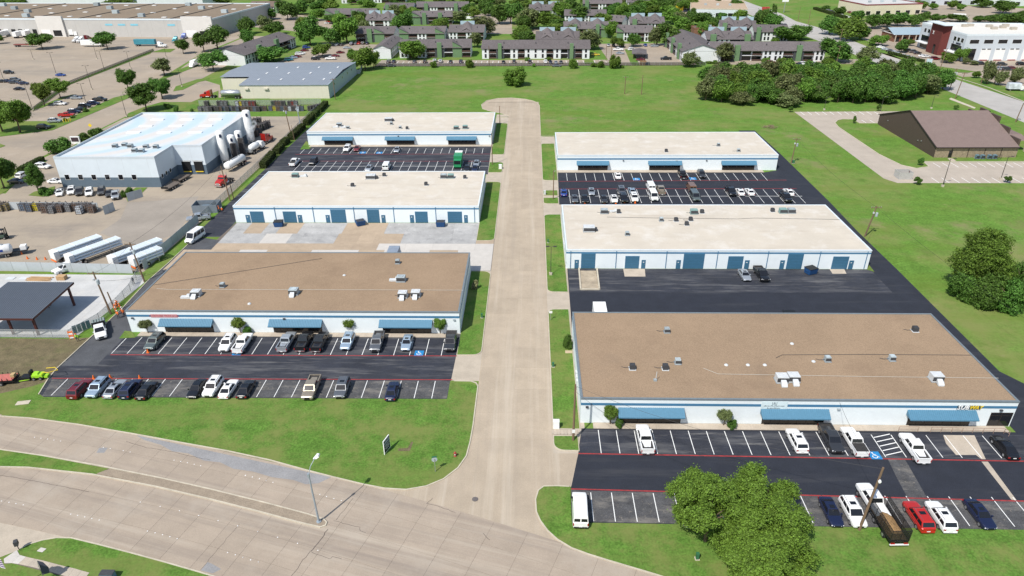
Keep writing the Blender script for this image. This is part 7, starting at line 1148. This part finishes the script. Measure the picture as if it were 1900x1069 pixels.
cages([((-134.08, 276.61), 'grey'), ((-132.92, 277.16), 'grey'), ((-131.23, 276.48), 'grey'), ((-129.76, 276.31), 'dark'), ((-128.78, 277.34), 'dark'), ((-127.04, 276.5), 'dark'), ((-125.7, 276.65), 'brown'), ((-124.51, 277.17), 'blue-grey'), ((-122.82, 276.44), 'dark'), ((-121.7, 277.14), 'blue-grey'), ((-120.28, 277.09), 'dark'), ((-118.59, 276.33), 'blue-grey'), ((-117.39, 276.85), 'brown'), ((-115.75, 276.2), 'brown'), ((-114.46, 276.47), 'brown'), ((-113.13, 276.65), 'brown'), ((-111.62, 276.33), 'blue-grey'), ((-110.16, 276.13), 'dark'), ((-109.06, 276.98), 'dark'), ((-107.69, 277.05), 'brown'), ((-105.47, 277.2), 'blue-grey'), ((-103.91, 277.31), 'yellow'), ((-102.2, 276.97), 'brown'), ((-100.57, 276.87), 'blue-grey'), ((-98.97, 276.85), 'brown'), ((-97.31, 276.65), 'white'), ((-95.72, 276.65), 'dark'), ((-94.07, 276.46), 'white'), ((-92.58, 276.8), 'blue-grey'), ((-89.42, 276.91), 'dark'), ((-88.53, 277.83), 'dark'), ((-87.62, 278.75), 'dark'), ((-86.71, 279.68), 'dark')], 'gas cylinder cage, front line of the far yard row', 'cages in the far yard row', 1.2)
cages([((-135.11, 285.3), 'dark'), ((-129.84, 285.22), 'dark'), ((-128.48, 285.2), 'grey'), ((-127.13, 285.19), 'grey'), ((-122.02, 285.11), 'white'), ((-120.66, 285.09), 'yellow'), ((-119.16, 285.07), 'grey'), ((-117.96, 285.05), 'grey'), ((-116.61, 285.03), 'red'), ((-115.26, 285.01), 'red'), ((-106.87, 284.89), 'green'), ((-105.68, 284.88), 'brown'), ((-104.33, 284.86), 'brown'), ((-102.69, 284.83), 'dark'), ((-100.0, 284.79), 'dark'), ((-98.8, 284.78), 'red'), ((-97.46, 284.76), 'grey')], 'gas cylinder cage, back line of the far yard row', 'back cages of the far yard row', 1.3)
cages([((-104.0, 252.92), 'green'), ((-103.82, 255.42), 'dark'), ((-103.09, 256.42), 'dark'), ((-100.35, 244.21), 'brown'), ((-99.71, 246.09), 'brown'), ((-99.32, 247.99), 'green'), ((-98.73, 248.95), 'dark'), ((-98.47, 250.89), 'dark'), ((-98.14, 251.87), 'dark'), ((-98.18, 239.6), 'brown'), ((-97.67, 241.41), 'dark')], 'cage of gas cylinders beside the storage tanks', 'cages beside the storage tanks', 1.5)
# --- dumpsters, pens, trailers
def dumpster(label, p, m, rz=0, lid=False):
    t = thing('dumpster', label, 'dumpster', (*p,.03), rz); q = [[(-1,-.75,.12),(1,-.75,.12),(1,.75,.12),(-1,.75,.12)],[(-1.1,-.95,1.35),(1.1,-.95,1.35),(1.1,.95,1.35),(-1.1,.95,1.35)]]; MB().loft(q).build('bin', m, t)
    if lid: MB().box(-1.12,1.12,-.97,.0,1.36,1.44).build('lid', black_m, t); MB().box(-1.12,1.12,.03,.97,1.36,1.44).build('lid', black_m, t)
    else: MB().box(-1.0,1.0,-.85,.85,1.352,1.36).build('rubbish', mat('dark_rubbish', (.04,.045,.055), .9, .4, 4), t)
    for s in (-1, 1): MB().box(s*1.1-.06,s*1.1+.06,-.4,.4,.75,.9).build('lift_pocket', m, t)
db = mat('dumpster_blue', (.012,.06,.17), .6, .15, 2); dd = mat('dumpster_dark', (.03,.03,.032), .7)
ds = [((-63.45,158.61),.1,1),((-42.88,159.30),.5,0),((-22.51,158.73),0,0)]
for (p, a, l), nm in zip(ds, ('dark blue lidded dumpster at the left of the concrete yard','open blue dumpster turned askew in the concrete yard','open blue dumpster at the right of the concrete yard')): dumpster(nm, p, db, a, l)
dumpster('blue lidded dumpster in the black yard', (60.23,133.25), db, .4, True); dumpster('blue dumpster at the plant loading dock', (-103.71,200.04), db, .2); dumpster('dark dumpster peeping over the brown roof, right one', (49.39,114.08), dd, 0, True); dumpster('blue dumpster at the apartment car park gate', (60.30,370.65), db, 0, True)
t = thing('wooden_pen', 'brown wooden box pen beside the apartment dumpster', 'enclosure', (*(58.25,371.69),0)); me = MB().box(-.1,.1,-.03,.03,0,2).mesh('board', mat('brown_board', (.28,.17,.09), .9, .15, 2))
for k in range(14):
    for s in (-1.4,1.4): link('board', me, t, (-1.4+k*.215,s,0)); link('board', me, t, (s,-1.4+k*.215,0)).rotation_euler = (0,0,pi/2)
t = thing('dumpster_enclosure', 'grey open-topped steel bin enclosure beside the yard fence', 'enclosure', (*(-86.16,169.27),0), .1); pw = mat('pen_grey', (.16,.19,.22), .7, .1, 1)
for a in ((-3.2,3.2,-2.0,-1.9),(-3.2,3.2,1.9,2.0),(-3.2,-3.1,-1.9,1.9),(3.1,3.2,-1.9,1.9)): MB().box(*a,0,2.2).build('panel', pw, t)
MB().box(-1.5,1.2,-1.0,1.0,.05,1.3).build('waste_bin', mat('bin_blue_grey', (.14,.2,.26), .6), t)
for nm, p, a in (('low flatbed trailer against the plant side wall', (-103.79,192.92), .5), ('rusty flatbed trailer nearer the plant corner', (-103.79,186.22), .5)):
    t = thing('flatbed_trailer', nm, 'trailer', (*p,.02), a+.9); MB().box(-3,3,-1.1,1.1,.75,.95).build('deck', mat('deck_wood', (.12,.10,.085), .9, .3, 2), t); wheels(t, (-1,.1), .4, .95); MB().box(-3,-2.9,-1.1,1.1,.95,1.5).build('headboard', black_m, t)
# lumber and frames on the pad
wood_y = mat('fresh_lumber', (.46,.30,.16), .85, .15, 2)
t = thing('lumber_stack', 'stack of fresh lumber planks behind the open shelter', 'lumber', (*(-106.30,129.39),.02)); me = MB().box(-2.6,2.6,-.1,.1,0,.09).mesh('plank', wood_y)
for k in range(9): link('plank', me, t, (rnd.uniform(-.4,.4), -.8+k*.22, .02+.1*(k % 2)), rnd.uniform(-.06,.06))
t = thing('wooden_crate', 'brown wooden crate beside the lumber stack', 'crate', (*(-101.31,129.43),.02)); 
for k in range(5): MB().box(-.9,.9,-.6,.6,.02+k*.19,.16+k*.19).build('slat', wood_y, t)
for nm, p in (('left white panel sheet lying behind the open shelter', (-112.97,129.75)), ('right white panel sheet lying behind the open shelter', (-110.07,129.77))): t = tag(MB().box(-.9,.9,-.6,.6,0,.08).build('panel_sheet', ac_w, None, (*p,.03)), nm, 'panel')
t = thing('glass_panel_rack', 'blue-grey glass panels leaning at the pad corner', 'panels', (*(-84.57,108.41),.02), .9)
for k in range(4): MB().box(-1.5+k*.8,-.8+k*.8,-.04,.04,.1,1.7).build('glass_panel', mat('panel_glass', (.10,.17,.20), .25, .2, 1), t)
MB().box(-1.6,1.7,-.08,.08,0,.1).build('rail', steel, t)
t = thing('striped_barrier', 'orange and white striped barricade at the pad corner', 'barricade', (*(-84.81,105.56),.02), .2)
for k in range(4): MB().box(-.35,.35,-.05,.05,.2+k*.4,.45+k*.4).build('board', orange if k % 2 else white_p, t)
for s in (-1, 1): MB().box(s*.38-.04,s*.38+.04,-.06,.06,0,1.8).build('leg', orange, t)
# cones
cm = MB().lathe(0,0,[(.22,.03),(.07,.68),(.05,.7)],10).mesh('cone', orange); cb = MB().box(-.24,.24,-.24,.24,0,.035).mesh('base', orange); cl = []
def cone(p, key): t = thing('traffic_cone', '', 'traffic cone', (*p,.04)); link('cone', cm, t); link('base', cb, t); MB().lathe(0,0,[(.165,.25),(.125,.42)],10).build('reflective_band', white_p, t); return t
for ps, lab in ((((-73.73,93.25),(-71.03,93.52),(-65.93,93.42),(-68.43,101.27)),'orange cone on the near left lot'),(((-115.59,139.47),(-113.13,139.11),(-111.15,139.12),(-118.52,141.88)),'orange cone in the plant yard beside the tanker'),(((11.90,174.52),(14.61,174.42),(19.95,174.43),(22.93,174.22),(25.32,174.74),(28.15,174.54)),'orange cone in front of parked cars in the far right lot')): rank([cone(p, lab) for p in ps], lab, lab)
# --- small street furniture
t = thing('property_sign', 'white-edged dark property sign standing on the front lawn', 'sign', (*(-20.63,76.03),.09), RAD(72)); t.scale = (.8,.9,.95); MB().box(-1.0,1.0,-.06,.06,.25,2.5).build('board', mat('sign_navy', (.012,.016,.035), .5), t); b = MB(); b.box(-1.06,-1.0,-.07,.07,0,2.55); b.box(1.0,1.06,-.07,.07,0,2.55); b.box(-1.0,1.0,-.07,.07,2.5,2.56); b.box(-1.0,1.0,-.07,.07,.18,.25); b.build('frame', white_p, t); MB().box(-.98,.98,-.066,-.06,1.75,2.1).build('grey_band', mat('sign_grey', (.3,.33,.38), .6), t)
for z, l in ((2.3,.7),(1.5,.75),(1.25,.6),(.95,.7),(.7,.5)):
    b = MB(); a = -l
    while a < l: q = rnd.uniform(.08,.2); b.box(a,a+q,-.068,-.06,z-.05,z+.05); a += q+.06
    b.build('lettering', white_p, t)
t = thing('stop_sign', 'back of a stop sign on the front lawn near the corner', 'sign', (*(-13.14,71.94),.09), RAD(10)); MB().box(-.04,.04,-.04,.04,0,2.3).build('post', steel, t); MB().loft([[(.42*cos(pi/8+k*pi/4),y,2.15+.42*sin(pi/8+k*pi/4)) for k in range(8)] for y in (.05,.07)]).build('octagon_plate', mat('sign_back', (.36,.42,.44), .5, .1, 3), t); MB().box(-.35,.35,-.02,.02,2.62,2.8).build('street_name_plate', mat('sign_green', (.02,.15,.08), .5), t)
t = thing('fire_hydrant', 'red fire hydrant on the front lawn near the kerb', 'hydrant', (*(-10.68,75.13),.09)); rm_ = mat('hydrant_red', (.32,.05,.04), .5, .15, 3); MB().lathe(0,0,[(.22,0),(.22,.06),(.14,.1),(.14,.55),(.18,.58),(.18,.63),(.12,.76),(.04,.84)],12).build('barrel', rm_, t); MB().tube((-.25,0,.45),(.25,0,.45),.075,8).build('side_outlets', rm_, t); MB().tube((0,0,.42),(0,-.24,.42),.09,8).build('front_outlet', mat('hydrant_grey', (.5,.5,.48), .5), t)
def cabinet(label, p, w, d, h, m, z=.1): t = thing('utility_cabinet', label, 'cabinet', (*p,z)); MB().box(-w/2,w/2,-d/2,d/2,.06,h).build('box', m, t); MB().box(-w/2-.1,w/2+.1,-d/2-.1,d/2+.1,0,.06).build('pad', kerb_m, t); MB().box(-w/2-.02,w/2+.02,-d/2-.02,d/2+.02,h,h+.05).build('cap', m, t)
gn_ = mat('cabinet_green', (.03,.13,.06), .6)
cabinet('white utility cabinet on the verge at the near right drive', (3.98,81.58), .9, .7, 1.3, white_p); cabinet('white utility cabinet on the left verge by the far left lot', (-9.33,203.38), .9, .7, 1.3, white_p); cabinet('white utility cabinet on the right verge by the far right lot', (3.94,181.00), .5, .5, 1.1, ac_w); cabinet('small green pedestal on the bottom right lawn', (20.11,57.70), .35, .35, .9, gn_); cabinet('small green pedestal on the right verge by the lamp post', (4.17,148.76), .3, .3, .8, gn_); cabinet('small green pedestal on the near right side verge', (3.95,97.60), .35, .35, .8, gn_); cabinet('green pedestal on the left verge beside the near left building', (-9.31,113.86), .3, .3, .9, gn_); cabinet('green transformer box at the far right pole', (81.45,208.29), .6, .6, .9, gn_)
tag(MB().box(-.6,.6,-.4,.4,0,.08).build('concrete_slab', mat('tan_slab', (.45,.36,.24), .9), None, (*(6.84,102.14),.1)), 'tan slab lying by the near right side wall', 'slab'); tag(MB().box(-1.0,1.0,-.5,.5,0,.06).build('vault_cover', kerb_m, None, (*(-81.45,86.51),.1), .2), 'pale vault cover in the grass at the left lot corner', 'cover')
t = thing('street_sign', 'yellow diamond warning sign on the west street', 'sign', (*(-161.18,245.51),0)); MB().box(-.05,.05,-.05,.05,0,2.6).build('post', steel, t); MB().loft([[(.75*cos(k*pi/2),y,2.7+.75*sin(k*pi/2)) for k in range(4)] for y in (-.08,-.05)]).build('diamond_plate', yellow_m, t)
t = thing('small_sign', 'small white sign on a post by the near right side verge', 'sign', (*(3.91,113.19),.1)); MB().box(-.04,.04,-.04,.04,0,1.9).build('post', steel, t); MB().box(-.3,.3,-.06,-.04,1.5,2.0).build('plate', white_p, t)
by = []
for p in ((-180.53,259.83),(-179.77,260.24),(-179.07,260.65),(-178.73,261.49)): o = tag(MB().cyl(0,0,0,1.3,.14,8).build('bollard', yellow_m, None, (*p,.08)), '', 'bollard'); by.append(o)
rank(by, 'yellow bollard on the verge before the red pickup', 'yellow bollards')
t = thing('business_sign', 'white and dark monument sign left of the plant roof', 'sign', (*(-158.57,231.26),0)); MB().box(-1.6,1.6,-.25,.25,0,2.6).build('board', white_p, t); MB().box(-1.3,1.3,-.27,-.25,.8,2.3).build('face', mat('sign_dark', (.05,.03,.04), .5), t); t = thing('business_sign', 'white and blue monument sign on the verge before the office', 'sign', (*(201.69,366.10),0)); MB().box(-1.3,1.3,-.3,.3,0,3.2).build('board', mat('pale_sign_blue', (.5,.62,.68), .5), t); MB().box(-1.5,1.5,-.4,.4,0,.4).build('base', kerb_m, t)
t = thing('roadside_sign', 'white board on a post beside the east road curve', 'sign', (*(199.35,586.47),0)); MB().box(-.2,.2,-.2,.2,0,8).build('post', steel, t); MB().box(-2.4,2.4,-.3,.3,8,12).build('board', white_p, t); t = thing('roadside_sign', 'red board on a post among trees by the east road', 'sign', (*(165.75,526.00),0)); MB().box(-.2,.2,-.2,.2,0,8).build('post', steel, t); MB().box(-2.6,2.6,-.3,.3,8,11).build('board', mat('red_board', (.42,.06,.05), .5), t)
t = thing('storage_container', 'yellow storage box behind the shop with tan roof', 'container', (*(119.91,602.48),0), .2); MB().box(-3,3,-2,2,0,4).build('box', yellow_m, t); MB().box(-3.05,-3,-1.8,1.8,.1,3.8).build('door', mat('dull_yellow', (.5,.35,.03), .6), t)
MB().prism([(-19.06,76.05),(-19.15,76.60),(-17.79,76.74),(-17.47,78.07),(-17.16,78.07),(-17.37,76.08)], .095, .10).build('bare_trench', dirt)['kind'] = 'structure'
# bottom left: post box, flag, feather banner, blue board
t = thing('post_box', 'black box on a post at the lower left driveway', 'post box', (*(-62.80,57.66),.09), .5); t.scale = (.75,.75,.85); MB().box(-.05,.05,-.05,.05,0,1.0).build('post', black_m, t); MB().box(-.28,.28,-.4,.4,1.0,1.75).build('box', ac_d, t)
fq = (-57.91,50.84); t = thing('flag', 'striped flag on a pole at the left picture edge', 'flag', (fq[0]-2.25,fq[1],.02)); MB().cyl(0,0,0,7.2,.06,8).build('pole', steel, t)
for k in range(9):
    b = MB(); z0 = 5.6+k*.165; rings = []
    for i in range(9): u = i/8; rings.append([(.06+u*2.3,.18*sin(u*5),z0-.35*u*u),(.06+u*2.3,.18*sin(u*5),z0+.165-.35*u*u)])
    b.loft(rings,0,False,False).build('stripe', (mat('flag_purple', (.07,.03,.14), .7) if k % 2 else mat('flag_white', (.7,.62,.72), .7)), t)
t = thing('feather_banner', 'dark feather banner standing below the picture at lower left', 'banner', (*(-56.79,53.33),.02)); MB().path([(0,0,0),(0,0,2.2),(.05,.1,3.2)], .03).build('pole', steel, t); MB().poly([(0,0,1.0),(.75,.2,1.1),(.9,.25,2.0),(.6,.2,2.9),(.1,.1,3.3)]).build('cloth', mat('banner_cloth', (.05,.05,.08), .8), t)
t = thing('blue_board', 'blue-grey board cut by the bottom picture edge', 'sign', (*(-49.42,53.77),.09)); MB().box(-.75,.75,-.35,.35,0,.9).build('board', mat('blue_grey_board', (.12,.2,.28), .6), t); MB().box(-.8,.8,-.4,.4,.9,.96).build('cap', ac_d, t)
# loose litter near fields, brush pile
bp = thing('brush_pile', 'grey-brown brush pile on the grass beyond the far right building', 'brush pile', (*(86.84,249.46),0)); b = MB()
for k in range(140): a = rnd.uniform(0,6.28); r0 = rnd.uniform(0,2.8); x, y = r0*cos(a), r0*.8*sin(a); z = .9*(1-r0/3)+.05; b.tube((x-rnd.uniform(-.9,.9),y-rnd.uniform(-.6,.6),max(.02,z-.2)),(x+rnd.uniform(-.9,.9),y+rnd.uniform(-.6,.6),z+.2),.035,4)
b.build('branches', mat('dry_brush', (.24,.19,.12), 1, .2, 3), bp)
# --- people
def body_mesh(seed, bend=0., step=.0):
    r = random.Random(seed); V = []; E = []; Rr = []
    def v(p, rad, par=None):
        V.append(p); Rr.append(rad); i = len(V)-1
        if par is not None: E.append((par, i))
        return i
    lean = bend; pel = v((0,0,.95), .135); ch = v((0,-lean*.25,1.22), .15, pel); up = v((0,-lean*.45,1.40), .14, ch); nk = v((0,-lean*.55,1.50), .058, up); hd = v((0,-lean*.62-.02,1.62), .095, nk); v((0,-lean*.66-.01,1.71), .075, hd)
    for s in (-1, 1):
        sh = v((s*.19,-lean*.45,1.40), .062, up); el = v((s*(.27+r.uniform(-.03,.05)),-lean*.5-r.uniform(-.05,.18),1.14), .047, sh); wr = v((s*.22,-lean*.6-r.uniform(.02,.28),.95+r.uniform(-.03,.15)), .034, el); pa = v((s*.21,V[wr][1]-.03,V[wr][2]-.07), .036, wr)
        for f in range(4): k = v((s*(.185+.018*f),V[pa][1]-.012,V[pa][2]-.06), .010, pa); v((s*(.185+.018*f),V[pa][1]-.035,V[pa][2]-.095), .008, k)
        th = v((s*.165,V[pa][1]-.03,V[pa][2]-.02), .011, pa); v((s*.155,V[pa][1]-.05,V[pa][2]-.05), .009, th)
        hp = v((s*.10,.0,.88), .10, pel); kn = v((s*.12,s*step*.5-.03,.50), .068, hp); an = v((s*.12,s*step+.03,.10), .05, kn); ft = v((s*.13,s*step-.13,.045), .042, an)
    me = bpy.data.meshes.new('tmp'); me.from_pydata([Vector(p) for p in V], E, []); o = bpy.data.objects.new('tmp', me); COL.objects.link(o); m = o.modifiers.new('s','SKIN'); m.use_smooth_shade = True
    for i, q in enumerate(me.skin_vertices[0].data): q.radius = (Rr[i], Rr[i]); q.use_root = (i == 0)
    o.modifiers.new('d','SUBSURF').levels = 1; bpy.context.view_layer.update(); dg = bpy.context.evaluated_depsgraph_get(); me2 = bpy.data.meshes.new_from_object(o.evaluated_get(dg)); bpy.data.objects.remove(o); bpy.data.meshes.remove(me); me2.materials.clear(); return me2
skin = mat('skin', (.33,.19,.12), .6, .05, 3); jeans = mat('work_trousers', (.045,.05,.075), .9, .1, 4); boots = mat('boots', (.03,.022,.018), .8); hat_o = mat('hat_white', (.65,.65,.63), .4)
BODY = [body_mesh(k, b_, s_) for k, (b_, s_) in enumerate(((0,.0),(.25,.08),(0,.12)))]
bodies = {}
def person(p, top, deg, label, kind=0, hat=True):
    key = (kind, top.name)
    if key not in bodies:
        me = BODY[kind].copy()
        for m in (top, jeans, skin, boots): me.materials.append(m)
        for pl in me.polygons:
            z = pl.center.z; ax = abs(pl.center.x); pl.material_index = 3 if z < .13 else (1 if (z < .96 and ax < .17) else (2 if (z > 1.47 or (ax > .17 and z < 1.0)) else 0))
        bodies[key] = me
    t = thing('person', label, 'person', (*p,.03), RAD(deg)); b = link('body', bodies[key], t)
    if hat: y = -.66*(.25 if kind == 1 else 0)-.01; MB().lathe(0,y,[(.15,1.68),(.12,1.70),(.11,1.77),(.05,1.82)],10).build('hard_hat', hat_o if kind != 1 else orange, t)
    else: MB().lathe(0,-.0,[(.10,1.62),(.105,1.70),(.06,1.775),(.01,1.785)],10).build('hair', boots, t)
    return t
pe = [person(q, orange, dg_, '', k) for q, dg_, k in [((-82.37, 116.72), 120, 0), ((-81.98, 115.61), 40, 1), ((-81.18, 114.51), -60, 0), ((-80.13, 113.16), -20, 2), ((-82.76, 117.57), 170, 0), ((-81.07, 115.89), -100, 1), ((-79.98, 114.52), -70, 2), ((-79.41, 113.84), -120, 0)]]
rank(pe, 'worker in orange vest in the group beside the utility pole', 'workers beside the utility pole')
pe = [person(q, orange, dg_, '', k) for q, dg_, k in [((-83.23, 168.47), 60, 0), ((-82.35, 168.07), -60, 1), ((-81.26, 167.08), 180, 2)]]; rank(pe, 'worker in orange vest beside the grey bin enclosure', 'workers at the bin enclosure')
person((-83.28,104.85), lime, 20, 'person in lime vest standing at the pad corner beside the barricade', 1); person((-96.43,117.03), lime, 90, 'person in lime vest in the shade of the open shelter', 1); person((-84.41,127.19), PAINT['navy'], 0, 'person in dark clothes at the end of the yard fence', 2, False)
